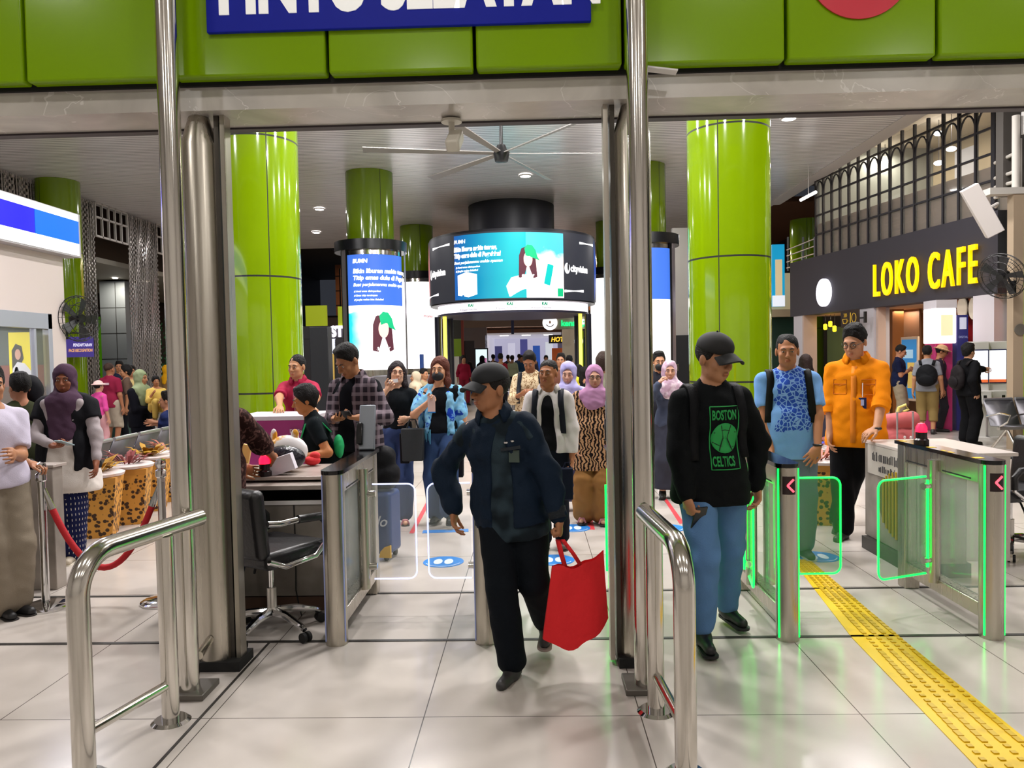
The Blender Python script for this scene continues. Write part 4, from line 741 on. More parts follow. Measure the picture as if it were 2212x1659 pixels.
# orange and green side walls, pipe, wires by the frame edge
q0 = CA+CU*UE
struct('wall_orange', MB().box(UE+.02, UE+.75, .1, .2, 0, ZB+.1), mat('orange_wall', '#d0561c', .5), loc=CA, rotz=CAZ)
p = P(2193, 700, 12.2); t = thing('pipe_column', 'beige painted square pipe column with a round vent by the orange wall', 'column', (p.x, 12.2, 0), kind='thing'); MB().box(-.08, .08, -.08, .08, 0, 4.0).build('pipe_body', mat('beige_paint', '#a8947c', .6), t); MB().cyl((.02, -.085, 1.88), (.02, -.1, 1.88), .09, n=20).build('round_vent', mat('vent_grey', '#6c665c', .5), t)
MB().cyl((0, 0, 4.0), (0, 0, 5.2), .055).build('upper_pipe', mat('white_pipe', '#c8c2ba', .5), t); MB().box(-.45, .5, -.1, .1, 3.98, 4.08).build('pipe_arm', mat('white_pipe'), t)
for z_, x_ in ((4.9, .2), (4.35, .3)): MB().box(x_-.12, x_+.12, -.15, 0, z_, z_+.35).build('junction_box', mat('junction_white', '#c9c6c4', .5), t)
p = P(2206, 700, 12.8); struct('wall_right', MB().box(p.x+.0, p.x+3, 12.6, 12.8, 0, 4.1), mat('green_wall_panel', '#7fa60c', .35))
struct('wall_right_upper', MB().box(p.x-.3, p.x+3, 12.8, 13.0, 4.1, 8.2), mat('upper_dark_wall', '#55504c', .6))
wall_fan('black wall fan tilted beside the last letter of the cafe sign', P(2188, 598, 12.0), R(-62), 22, .36)
sp = thing('wall_speaker', 'long white loudspeaker tilted on a bracket over the cafe sign', 'loudspeaker', P(2121, 455, 11.6)); Ms = Matrix.Rotation(R(27), 3, 'Y') @ Matrix.Rotation(R(-28), 3, 'Z')
MB().obox((0, 0, 0), (.12, .11, .40), Ms.inverted() if False else Matrix.Rotation(R(-29), 3, 'Y') @ Matrix.Rotation(R(-24), 3, 'Z')).build('speaker_cabinet', mat('speaker_white', '#cfc8c4', .5), sp, bev=.01); MB().tube([(.06, .05, .0), (.3, .12, .12), (.5, .5, .14)], .025, 8).build('bracket', mat('white_pipe'), sp)
t = thing('balcony_railing', 'white horizontal pipe railing beside the end of the mezzanine glazing', 'railing', P(2150, 460, 13.4)); o_ = t.location
mb = MB(o_)
for a, b in (((2150, 352), (2200, 328)), ((2150, 385), (2200, 368)), ((2150, 405), (2200, 390)), ((2150, 427), (2200, 410))): mb.tube([P(*a, 13.4), P(*b, 12.3)], .03, 8)
mb.build('rails', mat('white_pipe'), t); mb = MB(o_); mb.tube([P(2200, 300, 12.3), P(2200, 440, 12.3)], .05, 8); mb.build('rail_post', mat('white_pipe'), t)
# items beyond the cafe
def slab(name, label, cat, x0, y0, x1, y1, Y, m_, d=.15, group=None, part='board', kind=None):
    a = P((x0+x1)/2, y1, Y); b = P((x0+x1)/2, y0, Y); l = P(x0, (y0+y1)/2, Y); r = P(x1, (y0+y1)/2, Y); w_ = (r.x-l.x)/2
    t = thing(name, label, cat, ((l.x+r.x)/2, Y, a.z), 0, group, kind); MB().box(-w_, w_, 0, d, 0, b.z-a.z).build(part, m_, t); return t, w_, b.z-a.z
t, w_, h_ = slab('blue_screen', 'tilted turquoise advertising screen just past the fat green column', 'screen', 1668, 528, 1695, 662, 24.85, mat('screen_turq', '#18a0d0', .4, emit=.7), .1); MB().box(-.1, .12, -.01, 0, .3, 1.5).build('screen_figure', mat('screen_figure', '#f0d8a8', .4, emit=.5), t); MB().box(-w_, w_, -.012, 0, 0, .35).build('screen_footer', mat('screen_footer', '#e8eef8', .4, emit=.8), t)
t = thing('walkway_shop', 'dark green roller shutter under a cream lit board past the cafe corner', 'shopfront', (P(1690, 740, 25).x, 25, 0)); o = t.location
px_box(o, 1650, 684, 1728, 900, 25).build('shutter_leaf', mat('shutter_green', '#0c3a30', .5), t); px_box(o, 1650, 590, 1728, 668, 25).build('cream_board', mat('cream_board', '#d8c49a', .6, emit=.3), t); px_box(o, 1650, 668, 1728, 684, 24.7, .4).build('slab_edge', mat('slab_cream', '#c9b898', .6), t)
t = thing('balcony_railing', 'steel pipe railing on the upper walkway past the cafe corner', 'railing', P(1732, 560, 22.5)); mb = MB(t.location)
for k in range(4): mb.tube([P(1700, 540+k*13, 24), P(1762, 515+k*16, 21.9)], .02, 6)
for px, Y_ in ((1702, 24), (1735, 22.9), (1760, 21.95)): mb.tube([P(px, 512, Y_), P(px, 585, Y_)], .03, 6)
mb.build('rails', mat('bench_rail'), t)
t = thing('tube_light', 'slanting fluorescent tube under the ceiling beside the mezzanine', 'lamp', P(1746, 424, 19)); mb = MB(t.location); mb.tube([P(1730, 432, 19.3), P(1762, 415, 18.6)], .04, 8); mb.build('tube', mat('tube_glow', '#ffffff', .4, emit=3), t); a = P(1746, 424, 19); MB(t.location).cyl(a, (a.x, a.y, ZC-.005), .008, n=6).build('hanger', WHITE, t)
# ================= CEILING FAN, CCTV =================
p = P(1083, 332, 13.0); t = thing('ceiling_fan', 'big six-bladed black and grey ceiling fan hanging over the hall', 'ceiling fan', p); MB().cyl((0, 0, .1), (0, 0, ZC-p.z), .03, n=12).build('down_rod', BLACK, t); MB().lathe([(0, -.14), (.11, -.13), (.14, .02), (.1, .06), (.07, .14), (0, .14)], n=24).build('motor_hub', BLACK, t)
for i in range(6):
    a = R(8+60*i); u = Vector((math.cos(a), math.sin(a), 0)); v = Vector((-u.y, u.x, .25)); MB().add([u*.12-v*.04, u*.12+v*.04, u*2.3+v*.09+Vector((0, 0, .03)), u*2.3-v*.07+Vector((0, 0, .03)), u*.12-v*.04+Vector((0, 0, .015)), u*.12+v*.04+Vector((0, 0, .015)), u*2.3+v*.09+Vector((0, 0, .045)), u*2.3-v*.07+Vector((0, 0, .045))], [(0, 1, 2, 3), (7, 6, 5, 4), (0, 4, 5, 1), (1, 5, 6, 2), (2, 6, 7, 3), (3, 7, 4, 0)]).build('blade', mat('fan_grey', '#86827e', .4), t)
p = P(979, 272, 4.17); t = thing('security_camera', 'white security camera hanging under the marble lintel', 'camera', (p.x, 4.08, 2.86)); K = mat('camera_white', '#cfcabc', .4)
MB().cyl((0, 0, 0), (0, 0, .012), .055).build('mount_plate', K, t) ; MB().cyl((0, 0, -.07), (0, 0, 0), .016).build('mount_stem', K, t); MB().obox((.02, -.06, -.125), (.036, .075, .034), Matrix.Rotation(R(-8), 3, 'Z') @ Matrix.Rotation(R(38), 3, 'X')).build('camera_body', K, t, bev=.012); bpy.data.objects['mount_plate'].location.z = -.012
p = P(1428, 152, 3.7); t = thing('loose_panel', 'small bent white strip stuck out under the green fascia by the tall pole', 'strip', p); MB().obox((0, 0, 0), (.075, .03, .004), Matrix.Rotation(R(8), 3, 'Y')).build('strip_body', WHITE, t)
# ================= FAR END OF THE HALL =================
YB = 44
m, N = newmat('far_brown_ceiling', color='#4a3226', rough=.5); xx, yy, zz = N.xyz(); N.col(N.mix(N.line(zz, .9, .08), N.mix(N.noise(.7, 3), '#6a4028', '#8a5a3a'), '#2a1a14'))
bw = MB().box(-12.4, 13.6, YB+9.6, YB+9.9, 0, 7.6); struct('wall_back', bw, m)
bx = thing('upper_gallery', 'brown lit upper gallery front across the far end of the hall', 'gallery', (0, YB, 3.2)); g = MB((0, YB, 3.2)); l = P(958, 650, YB).x; r = P(1300, 650, YB).x
GW = mat('gallery_header', '#8a7c78', .6); zb_ = P(1120, 706, YB).z; zt_ = P(1120, 688, YB).z; MB((0, YB, 3.2)).box(-12, 12, YB, YB+.4, 3.35, 4.15).build('header_beam', GW, bx)
MB((0, YB, 3.2)).box(-12, 12, YB+3, YB+3.2, 4.15, 7.5).build('gallery_wall', m, bx); MB((0, YB, 3.2)).box(-12, 12, YB-.1, YB, 4.1, 4.2).build('gallery_rail', BLACK, bx)
for i in range(14): 
    X_ = -11+i*1.7; MB((0, YB, 3.2)).box(X_, X_+.08, YB-.05, YB, 4.2, 6.9).build('gallery_mullion', mat('mullion', '#1c1a1a', .5), bx)
random.seed(7)
for i in range(14):
    X_ = random.uniform(-10, 4); Z_ = random.uniform(4.7, 7); s_ = MB().sph((0, 0, 0), .09, 10).build('gallery_lamp', mat('warm_spot', '#ffe0b0', .4, emit=10, ecol='#ffd8a0'), loc=(X_, YB+2.8, Z_)); tag(s_, 'small warm spot lamp on the far gallery', 'lamp', 'warm spot lamps on the far gallery')
for u in (-8, -3, 2):
    L = bpy.data.lights.new('gallery_light', 'AREA'); L.size = 1; L.energy = 420; L.color = (1, .75, .5); lo = bpy.data.objects.new('gallery_light', L); SC.collection.objects.link(lo); lo.parent = bx; lo.location = (u, 1.5, 4.2)
# bright mall corridor
lx, rx = P(1052, 740, YB).x, P(1232, 740, YB).x; cr = thing('mall_corridor', 'bright white mall corridor at the far end full of people', 'corridor', ((lx+rx)/2, YB, 0)); o = cr.location
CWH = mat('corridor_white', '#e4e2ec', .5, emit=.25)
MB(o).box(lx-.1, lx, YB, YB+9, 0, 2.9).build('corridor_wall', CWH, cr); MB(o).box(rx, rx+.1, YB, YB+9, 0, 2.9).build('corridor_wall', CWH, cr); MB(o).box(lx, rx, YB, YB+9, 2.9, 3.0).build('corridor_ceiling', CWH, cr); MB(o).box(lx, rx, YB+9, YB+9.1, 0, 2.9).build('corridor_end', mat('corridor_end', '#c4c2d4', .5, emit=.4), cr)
for i in range(3): MB(o).box(lx+.7+i*1.3, lx+1.2+i*1.3, YB+1, YB+1.6, 2.88, 2.9).build('ceiling_panel_light', mat('panel_glow', '#fff8e8', .4, emit=6), cr)
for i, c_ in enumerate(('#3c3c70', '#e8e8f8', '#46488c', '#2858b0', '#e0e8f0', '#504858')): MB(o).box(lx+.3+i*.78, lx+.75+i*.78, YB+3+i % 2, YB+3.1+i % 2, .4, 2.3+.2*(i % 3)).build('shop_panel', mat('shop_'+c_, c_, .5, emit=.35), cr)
for a, b, lb in ((958-60, 1052, 'far wall beside the corridor'), (1232, 1330, 'far wall on the other side')): MB((0, YB, 3.2)).box(P(a, 740, YB).x, P(b, 740, YB).x, YB, YB+.2, 0, 3.35).build('lower_wall', mat('far_lower_wall', '#7c7884', .6), bx)
MB((0, YB, 3.2)).box(-12.4, P(898, 740, YB).x, YB, YB+.2, 0, 3.35).build('lower_wall', mat('far_dark_wall', '#2c2a30', .6), bx); MB((0, YB, 3.2)).box(P(1330, 740, YB).x, 13, YB, YB+.2, 0, 3.35).build('lower_wall', mat('far_pale_wall', '#b0a8a4', .6), bx)
GP = mat('far_green_panel', '#86a818', .4, emit=.12)
t = thing('far_shopfront', 'far shopfront with ribbed green panels under dark glazing', 'shopfront', (P(982, 740, 38).x, 38, 0)); o = t.location
px_box(o, 964, 732, 998, 770, 38).build('green_panel', GP, t); px_box(o, 964, 672, 1000, 732, 38).build('dark_glazing', mat('dark_glazing', '#4c4c40', .4), t); px_box(o, 966, 770, 992, 860, 38).build('white_cupboard', mat('cupboard_white', '#e0dcd0', .5, emit=.15), t); px_box(o, 997, 690, 1003, 860, 37.9).build('red_post', mat('post_red', '#a04030', .5), t); px_box(o, 1004, 736, 1026, 860, 38).build('menu_slate', mat('slate', '#3c3438', .6), t)
t, w_, h_ = slab('advert_totem', 'pale glowing advertising totem before the far corridor', 'screen', 1026, 752, 1055, 846.5, 36, mat('totem_frame', '#24242c', .4), .15); MB().box(-w_+.05, w_-.05, -.01, 0, .95, h_-.06).build('totem_image', mat('totem_image', '#d8f0f4', .4, emit=1.1), t); MB().box(-.02, .25, -.014, -.01, 1.05, 1.6).build('pink_figure', mat('totem_pink', '#d080b0', .4, emit=.5), t)
t, w_, h_ = slab('hanging_banner', 'narrow navy banner hanging from the far ceiling', 'banner', 1104, 676, 1110, 722, 34, mat('banner_navy', '#1c2450', .5), .05); MB().cyl((0, .02, h_), (0, .02, 7.55-t.location.z), .01, n=6).build('banner_cable', BLACK, t)
t, w_, h_ = slab('cream_pillar', 'cream pillar of the coffee shop beside the far corridor', 'pillar', 1216, 690, 1243, 847, 34, mat('cream_pillar', '#d8c8b0', .5, emit=.12), .6, kind='thing')
p = P(1188, 697, 33); t = thing('round_smile_sign', 'round glowing white sign with a smiling mouth over the far corridor', 'sign', p)
MB().prism([(.32*math.cos(R(q)), .32*math.sin(R(q))) for q in range(0, 360, 12)], (1, 0, 0), (0, 0, 1), (0, 0, 0), (0, .1, 0)).build('sign_disc', mat('smile_glow', '#ffffff', .4, emit=1.4), t); MB().tube([(.17*math.cos(R(q)), -.01, -.03+.13*math.sin(R(q))) for q in range(200, 341, 14)], .018, 6).build('smile_mark', mat('smile_brown', '#5a2c20', .5), t); MB().sph((0, -.01, .02), (.04, .01, .07), 8).build('drop_mark', mat('drop_orange', '#c87830', .5), t); MB().cyl((0, .05, .3), (0, .05, 7.55-p.z), .015, n=6).build('hanger', BLACK, t)
p = P(1212, 704, 33); t = thing('coffee_sign', 'glowing green and white shop lettering next to the round smile sign', 'sign', p); MB().cyl((.5, .05, .4), (.5, .05, 7.6-p.z), .015, n=6).build('hanger', BLACK, t); text('lettering', 'kenangan', mat('green_neon', '#20e080', .4, emit=1.4), t, .34, FRONT((0, 0, 0)), .02, .01); text('lettering', 'kopi', mat('white_neon', '#ffffff', .4, emit=2), t, .4, FRONT((.65, -.3, .06)), .02, .02); MB().box(-.3, 1.4, .03, .1, -.15, .4).build('sign_back', mat('sign_beige', '#c8b8a8', .5), t)
p = P(1190, 738, 36); t = thing('hotel_sign', 'yellow slanted capital letter sign over the far shops', 'sign', p); MB().cyl((.5, .05, .3), (.5, .05, 7.6-p.z), .015, n=6).build('hanger', BLACK, t); text('lettering', 'HOTEL', mat('yellow_neon', '#ffd040', .4, emit=1.1), t, .30, FRONT((0, 0, 0)), .02, .01, .9, .2); MB().box(-.1, 1.1, .02, .1, -.08, .32).build('sign_back', BLACK, t)
p = P(1250, 737, 32); t = thing('round_white_sign', 'round white disc sign on the cream pillar', 'sign', p); MB().cyl((0, .04, .19), (0, .04, 7.6-p.z), .015, n=6).build('hanger', BLACK, t); MB().prism([(.19*math.cos(R(q)), .2*math.sin(R(q))) for q in range(0, 360, 12)], (1, 0, 0), (0, 0, 1), (0, 0, 0), (0, .08, 0)).build('sign_disc', mat('disc_glow', '#ece8e0', .4, emit=.5), t); MB().box(-.2, 0, .03, .06, -.02, .02).build('sign_arm', BLACK, t)
t = thing('far_shop_unit', 'far shop unit with green, navy and orange strips beside the cream pillar', 'shopfront', (P(1230, 740, 37).x, 37, 0)); o = t.location
px_box(o, 1252, 715, 1262, 860, 37).build('green_strip', GP, t); px_box(o, 1262, 728, 1274, 860, 37).build('navy_strip', mat('vend_navy'), t); px_box(o, 1193, 752, 1216, 860, 37).build('orange_strip', mat('panel_orange', '#c86030', .5, emit=.2), t)
# between the left fat column and the blue screen
fslab('black_totem', 'tall black panel standing behind the man in the checked shirt', 'panel', 668, 708, 706, 14.5, mat('totem_black', '#14161c', .45), .3)
t = thing('far_shop', 'far shop with yellow-green lit panels under the brown gallery', 'shop', (P(705, 740, 30).x, 30, 0)); o = t.location
px_box(o, 660, 660, 706, 704, 30).build('green_lit_panel', mat('shop_yellow_green', '#a8b818', .5, emit=.25), t); px_box(o, 730, 662, 748, 704, 30).build('green_lit_panel', mat('shop_yellow_green'), t); px_box(o, 655, 704, 760, 732, 30).build('sign_band', mat('far_band', '#3a383c', .5), t)
px_box(o, 704, 732, 724, 764, 30).build('lit_window', mat('shopwin', '#e8ecff', .4, emit=1.2), t); px_box(o, 704, 764, 722, 870, 30).build('yellow_display', mat('shopyel', '#e0b860', .4, emit=.4), t); px_box(o, 640, 732, 704, 870, 30).build('shop_wall', mat('far_band'), t); px_box(o, 724, 732, 780, 870, 30).build('shop_wall', mat('far_band'), t)
p = P(712, 722, 29.8); text('neon_lettering', 'STORE', mat('neon_white', '#f8f0ff', .4, emit=2.2), t, .56, FRONT(Vector((p.x, 29.95, p.z-.08))-o), .03, .03, .85)
fslab('side_panel_wall', 'pale end wall with a black base beside the fat green column', 'wall panel', 1452, 1486, 492, 22.5, mat('pale_panel', '#b8b4ae', .5), .2); MB().box(-.24, .24, -.05, 0, 0, 2.15).build('black_base', mat('totem_black'), bpy.data.objects['side_panel_wall'])
fslab('information_desk', 'grey curved desk top behind the woman in the black T-shirt', 'desk', 800, 945, 812, 15.5, mat('desk_grey', '#706c70', .5), 1.2, rz=0)
fslab('slim_display_stand', 'thin blue display stand in front of the white curved screen', 'display', 906, 914, 765, 16.9, mat('stand_blue', '#2a4a8c', .4), .1)
# ================= PEOPLE: smooth bodies from a distance field =================
def smin(a, b, k):
    h = np.clip(.5+.5*(b-a)/k, 0, 1); return b*(1-h)+a*h - k*h*(1-h)
def nets(F, ax):                       # closed surface where F = 0 on a rectilinear grid
    xs, ys, zs = ax; S = F < 0
    C = np.zeros(tuple(n-1 for n in F.shape), np.int8)
    sl = [slice(0, -1), slice(1, None)]
    for i in (0, 1):
        for j in (0, 1):
            for k in (0, 1): C += S[sl[i], sl[j], sl[k]]
    idx = np.argwhere((C > 0) & (C < 8)); m = len(idx)
    if m == 0: return [], []
    I, J, K = idx.T; G_ = [a.astype(np.float32) for a in (xs, ys, zs)]
    acc = np.zeros((m, 3)); cnt = np.zeros(m)
    for ax_ in range(3):
        o = [q for q in range(3) if q != ax_]
        for u in (0, 1):
            for v in (0, 1):
                p0 = [I.copy(), J.copy(), K.copy()]; p0[o[0]] += u; p0[o[1]] += v; p1 = [q.copy() for q in p0]; p1[ax_] += 1
                f0 = F[p0[0], p0[1], p0[2]]; f1 = F[p1[0], p1[1], p1[2]]; c = (f0 < 0) != (f1 < 0)
                t = np.where(c, f0/np.where(c, f0-f1, 1), 0); pt = [G_[q][p0[q]] for q in range(3)]; pt[ax_] = pt[ax_]+t*(G_[ax_][p1[ax_]]-G_[ax_][p0[ax_]])
                for q in range(3): acc[:, q] += np.where(c, pt[q], 0)
                cnt += c
    V = acc/np.maximum(cnt, 1)[:, None]; M = -np.ones(C.shape, np.int32); M[I, J, K] = np.arange(m); Q = []
    for ax_ in range(3):
        o = [q for q in range(3) if q != ax_]; a = [slice(None)]*3; b = [slice(None)]*3; a[ax_] = slice(0, -1); b[ax_] = slice(1, None)
        for q in o: a[q] = slice(1, -1); b[q] = slice(1, -1)
        sa = S[tuple(a)]; sb = S[tuple(b)]; e = np.argwhere(sa != sb)
        if not len(e): continue
        w = sa[tuple(e.T)]; base = e.copy()
        for q in o: base[:, q] += 1
        c4 = []
        for du, dv in ((0, 0), (-1, 0), (-1, -1), (0, -1)):
            p = base.copy(); p[:, o[0]] += du; p[:, o[1]] += dv; c4.append(M[p[:, 0], p[:, 1], p[:, 2]])
        c4 = np.stack(c4, 1)
        if ax_ == 1: w = ~w
        c4 = np.where(w[:, None], c4, c4[:, ::-1]); Q.append(c4)
    return V, np.concatenate(Q)
class Fld:                              # list of shapes -> mesh
    def __init__(s, res): s.p = []; s.res = res; s.cut = []; s.noise = None
    def cap(s, a, b, ra, rb=None, k=.03, fl=1.0, clip=None): s.p.append(('c', Vector(a), Vector(b), ra, ra if rb is None else rb, k, fl, clip)); return s
    def ell(s, c, r, M=None, k=.03, sub=False): s.p.append(('e', Vector(c), r if isinstance(r, (tuple, list)) else (r, r, r), M, k, sub)); return s
    def plane(s, p, n, r=None): s.cut.append((Vector(p), Vector(n).normalized(), r)); return s   # keeps the side away from n (inside radius r of p only when given)
    def mesh(s, fine=(), fr=None):
        lo = np.array([9.]*3); hi = -lo
        for q in s.p:
            if q[0] == 'c':
                for e, r in ((q[1], q[3]), (q[2], q[4])): lo = np.minimum(lo, np.array(e)-r*max(1, q[6])); hi = np.maximum(hi, np.array(e)+r*max(1, q[6]))
            elif not q[5]:
                r = max(q[2]) if q[3] is not None else np.array(q[2]); lo = np.minimum(lo, np.array(q[1])-r); hi = np.maximum(hi, np.array(q[1])+r)
        lo -= s.res*3+.01; hi += s.res*3+.01; ax = []
        for d in range(3):
            x = [lo[d]]
            while x[-1] < hi[d]:
                st = s.res
                for c, r in fine:
                    if abs(x[-1]-c[d]) < r: st = fr or s.res
                x.append(x[-1]+st)
            ax.append(np.array(x, np.float32))
        F = np.full([len(a) for a in ax], .12, np.float32)
        for q in s.p:
            k = q[5] if q[0] == 'c' else q[4]; mg = k+.05
            if q[0] == 'c': l = np.minimum(np.array(q[1]), np.array(q[2]))-max(q[3], q[4])*max(1, q[6])-mg; h = np.maximum(np.array(q[1]), np.array(q[2]))+max(q[3], q[4])*max(1, q[6])+mg
            else: r = np.array([max(q[2])]*3) if q[3] is not None else np.array(q[2]); l = np.array(q[1])-r-mg; h = np.array(q[1])+r+mg
            rg = [slice(max(0, np.searchsorted(ax[d], l[d])-1), np.searchsorted(ax[d], h[d])+1) for d in range(3)]
            X = ax[0][rg[0]][:, None, None]; Y = ax[1][rg[1]][None, :, None]; Z = ax[2][rg[2]][None, None, :]
            if 0 in (X.size, Y.size, Z.size): continue
            if q[0] == 'c':
                a, b = q[1], q[2]; d = b-a; f = q[6]; L = d.x*d.x+d.y*d.y*f*f+d.z*d.z+1e-9; x = X-a.x; y = (Y-a.y)*f; z = Z-a.z
                t = np.clip((x*d.x+y*d.y*f+z*d.z)/L, 0, 1); D = np.sqrt((x-t*d.x)**2+(y-t*d.y*f)**2+(z-t*d.z)**2)-(q[3]+(q[4]-q[3])*t)
                if q[7]: cp, cn = q[7]; D = np.maximum(D, (X-cp.x)*cn.x+(Y-cp.y)*cn.y+(Z-cp.z)*cn.z)
            else:
                x = X-q[1].x; y = Y-q[1].y; z = Z-q[1].z; r = q[2]
                if q[3] is not None:
                    Mt = q[3].transposed(); x, y, z = [Mt[i][0]*x+Mt[i][1]*y+Mt[i][2]*z for i in range(3)]
                k0 = np.sqrt((x/r[0])**2+(y/r[1])**2+(z/r[2])**2); k1 = np.sqrt((x/r[0]**2)**2+(y/r[1]**2)**2+(z/r[2]**2)**2)+1e-6; D = k0*(k0-1)/k1
            sub = F[rg[0], rg[1], rg[2]]
            if q[0] == 'e' and q[5]: F[rg[0], rg[1], rg[2]] = -smin(-sub, D, k)
            else: F[rg[0], rg[1], rg[2]] = smin(sub, D, k)
        X = ax[0][:, None, None]; Y = ax[1][None, :, None]; Z = ax[2][None, None, :]
        if s.noise:
            A, fq, sd = s.noise; rs = np.random.RandomState(sd); N = 0
            for i in range(5):
                v = rs.normal(size=3); v /= np.linalg.norm(v); v[2] *= 1.2 if i > 1 else .5; w = fq*(.6+.5*i); N = N+np.sin((X*v[0]+Y*v[1]+Z*v[2])*w+rs.uniform(0, 6)+1.5*np.sin((X*v[2]-Y*v[0]+Z*v[1])*w*.5))/(1+.35*i)
            F += (A*N).astype(np.float32)
        for p, n, r in s.cut:
            D = ((X-p.x)*n.x+(Y-p.y)*n.y+(Z-p.z)*n.z)
            if r: D = np.where((X-p.x)**2+(Y-p.y)**2+(Z-p.z)**2 < r*r, D, -1)
            F = np.maximum(F, D)
        F[0] = F[-1] = .1; F[:, 0] = F[:, -1] = .1; F[:, :, 0] = F[:, :, -1] = .1
        return nets(F, ax)
def fbuild(f, name, m, parent, fine=(), fr=None):
    V, Q = f.mesh(fine, fr); me = bpy.data.meshes.new(name)
    if len(V):
        me.vertices.add(len(V)); me.vertices.foreach_set('co', V.astype(np.float32).ravel()); me.loops.add(len(Q)*4); me.loops.foreach_set('vertex_index', Q.ravel().astype(np.int32)); me.polygons.add(len(Q)); me.polygons.foreach_set('loop_start', np.arange(0, len(Q)*4, 4, dtype=np.int32)); me.update(calc_edges=True); me.validate()
    me.shade_smooth(); me.materials.append(m); o = bpy.data.objects.new(name, me); SC.collection.objects.link(o); o.parent = parent; return o
def ik(a, b, l1, l2, pole):
    a = Vector(a); b = Vector(b); d = b-a; L = d.length
    if L > (l1+l2)*.995: b = a+d*((l1+l2)*.995/L); d = b-a; L = d.length
    c = (l1*l1-l2*l2+L*L)/(2*L); h = math.sqrt(max(0, l1*l1-c*c)); u = d.normalized(); p = Vector(pole); p = (p-u*p.dot(u)).normalized(); return a+u*c+p*h, b
SKIN = {}
def skin(c): return mat('skin_'+c, c, .5, bump=(90, .08), spec=.35)
def fab(c, rough=.85): return mat('cloth_'+c, c, rough, bump=(220, .25), spec=.12)
def person(name, label, px, d, ytop, face=0, skin_c='#a8714f', lean=(0, 0), head=(0, 0, 0), wr=None, wl=None, fr=None, fl=None, top=None, bot=None, shoes='#1a1a1a', hair=None, w=1.0, belly=0, q=2, er=None, el=None, handr=None, handl=None, group=None, xyz=None, h=None, kneel=0, cat='person', extra=None):
    """px, d: where it stands; ytop: pixel row of the top of the head. Locally it faces -Y, its left hand at +X."""
    base = Vector(xyz) if xyz else Vector((P(px, 800, d).x, d, 0)); H = h or P(px, ytop, d).z; s = H/1.735
    t = thing('person', label, cat, base, R(face), group); t['height'] = round(H, 2)
    res = {3: .009, 2: .011, 1: .015, 0: .02}[q]*1.0; pz = .93-kneel
    pel = Vector((0, 0, pz)); nk = Vector((lean[0], lean[1], pz+.50)); up = (nk-pel).normalized(); sd = Vector((1, 0, 0)); sd = (sd-up*sd.dot(up)).normalized(); fw = up.cross(sd)  # fw points backwards (+Y)
    T = lambda x, y, z: (pel + sd*x*w + fw*y + up*(z-.93))*s
    shr, shl = T(-.158, .005, 1.372), T(.158, .005, 1.372)
    def loc_(v):
        if v and v[0] == 'p': q_ = Matrix.Rotation(-R(face), 3, 'Z') @ (P(*v[1:])-base); return tuple(q_/s)
        return v
    wr, wl, fr, fl = map(loc_, (wr, wl, fr, fl))
    wr = Vector(wr or (-.25, -.02, .84)); wl = Vector(wl or (.25, -.02, .84)); wr = wr*s; wl = wl*s
    elr, wr = ik(shr, wr, .285*s, .25*s, er or (-.4, 1, -.2)); ell_, wl = ik(shl, wl, .285*s, .25*s, el or (.4, 1, -.2))
    fr = Vector(fr or (-.10, .02, .08))*s; fl = Vector(fl or (.10, .0, .08))*s
    hpr, hpl = (pel+sd*(-.088)*w)*s, (pel+sd*.088*w)*s
    kr, fr = ik(hpr, fr, .435*s, .43*s, (-.05, -1, 0)); kl, fl = ik(hpl, fl, .435*s, .43*s, (.05, -1, 0))
    hd = Euler((R(head[1]), R(head[2]), R(head[0])), 'XYZ').to_matrix(); nb = T(0, .01, 1.44); hc = nb + (up*.06 + hd @ Vector((0, -.012, .10)))*s
    Hh = lambda x, y, z: hc + (hd @ Vector((x, y, z)))*s*1.03
    b = Fld(res)
    def torso(f, i=0, k=.05):
        f.ell(T(0, 0, .97), tuple((v+i)*s for v in (.155*w, .112, .13)), k=k*s); f.ell(T(0, -belly*.4, 1.09), tuple((v+i)*s for v in (.138*w+belly*.5, .10+belly, .15)), k=k*s)
        f.ell(T(0, 0, 1.27), tuple((v+i)*s for v in (.158*w, .112, .17)), k=k*s); f.cap(T(-.118, .01, 1.365), T(.118, .01, 1.365), (.058+i*.7)*s, k=k*s); f.cap(T(-.12, .015, 1.385), T(0, .012, 1.452), (.040+i*.6)*s, (.05+i*.5)*s, k=k*s); f.cap(T(.12, .015, 1.385), T(0, .012, 1.452), (.040+i*.6)*s, (.05+i*.5)*s, k=k*s)
    def arm(f, S_, E_, W_, i=0, to=2.0, k=.03, wd=0, clip=False):
        a = min(1, to); cl = None
        if clip: A_, B_, c_ = (S_, E_, to) if to <= 1 else (E_, W_, to-1); cl = (A_.lerp(B_, c_), (B_-A_).normalized()); a = min(1, a+.15) if to <= 1 else 1
        f.cap(S_, S_.lerp(E_, a), (.053*w**.5+i*.55)*s, (.054-.014*a+i*.7+wd*a)*s, k=k*s, clip=cl if to <= 1 else None)
        if to > 1: c = min(1, to-1+(.15 if clip else 0)); f.cap(E_, E_.lerp(W_, c), (.041+i*.7+wd)*s, (.041-.015*c+i*.7+wd)*s, k=k*s, clip=cl)
    def leg(f, Hp, K_, A_, i=0, to=2.0, k=.03, fl_=0):
        a = min(1, to); f.cap(Hp, Hp.lerp(K_, a), (.086*w**.5+i)*s, (.086-.03*a+i+fl_*a*.4)*s, k=k*s)
        if to > 1: c = to-1; f.cap(K_, K_.lerp(A_, c), (.056+i+fl_*.5)*s, (.056-.018*c+i+fl_*c)*s, k=k*s)
    torso(b); b.cap(T(0, .012, 1.42), hc+(hd@Vector((0, .02, -.05)))*s, .054*s, .052*s, k=.02*s)
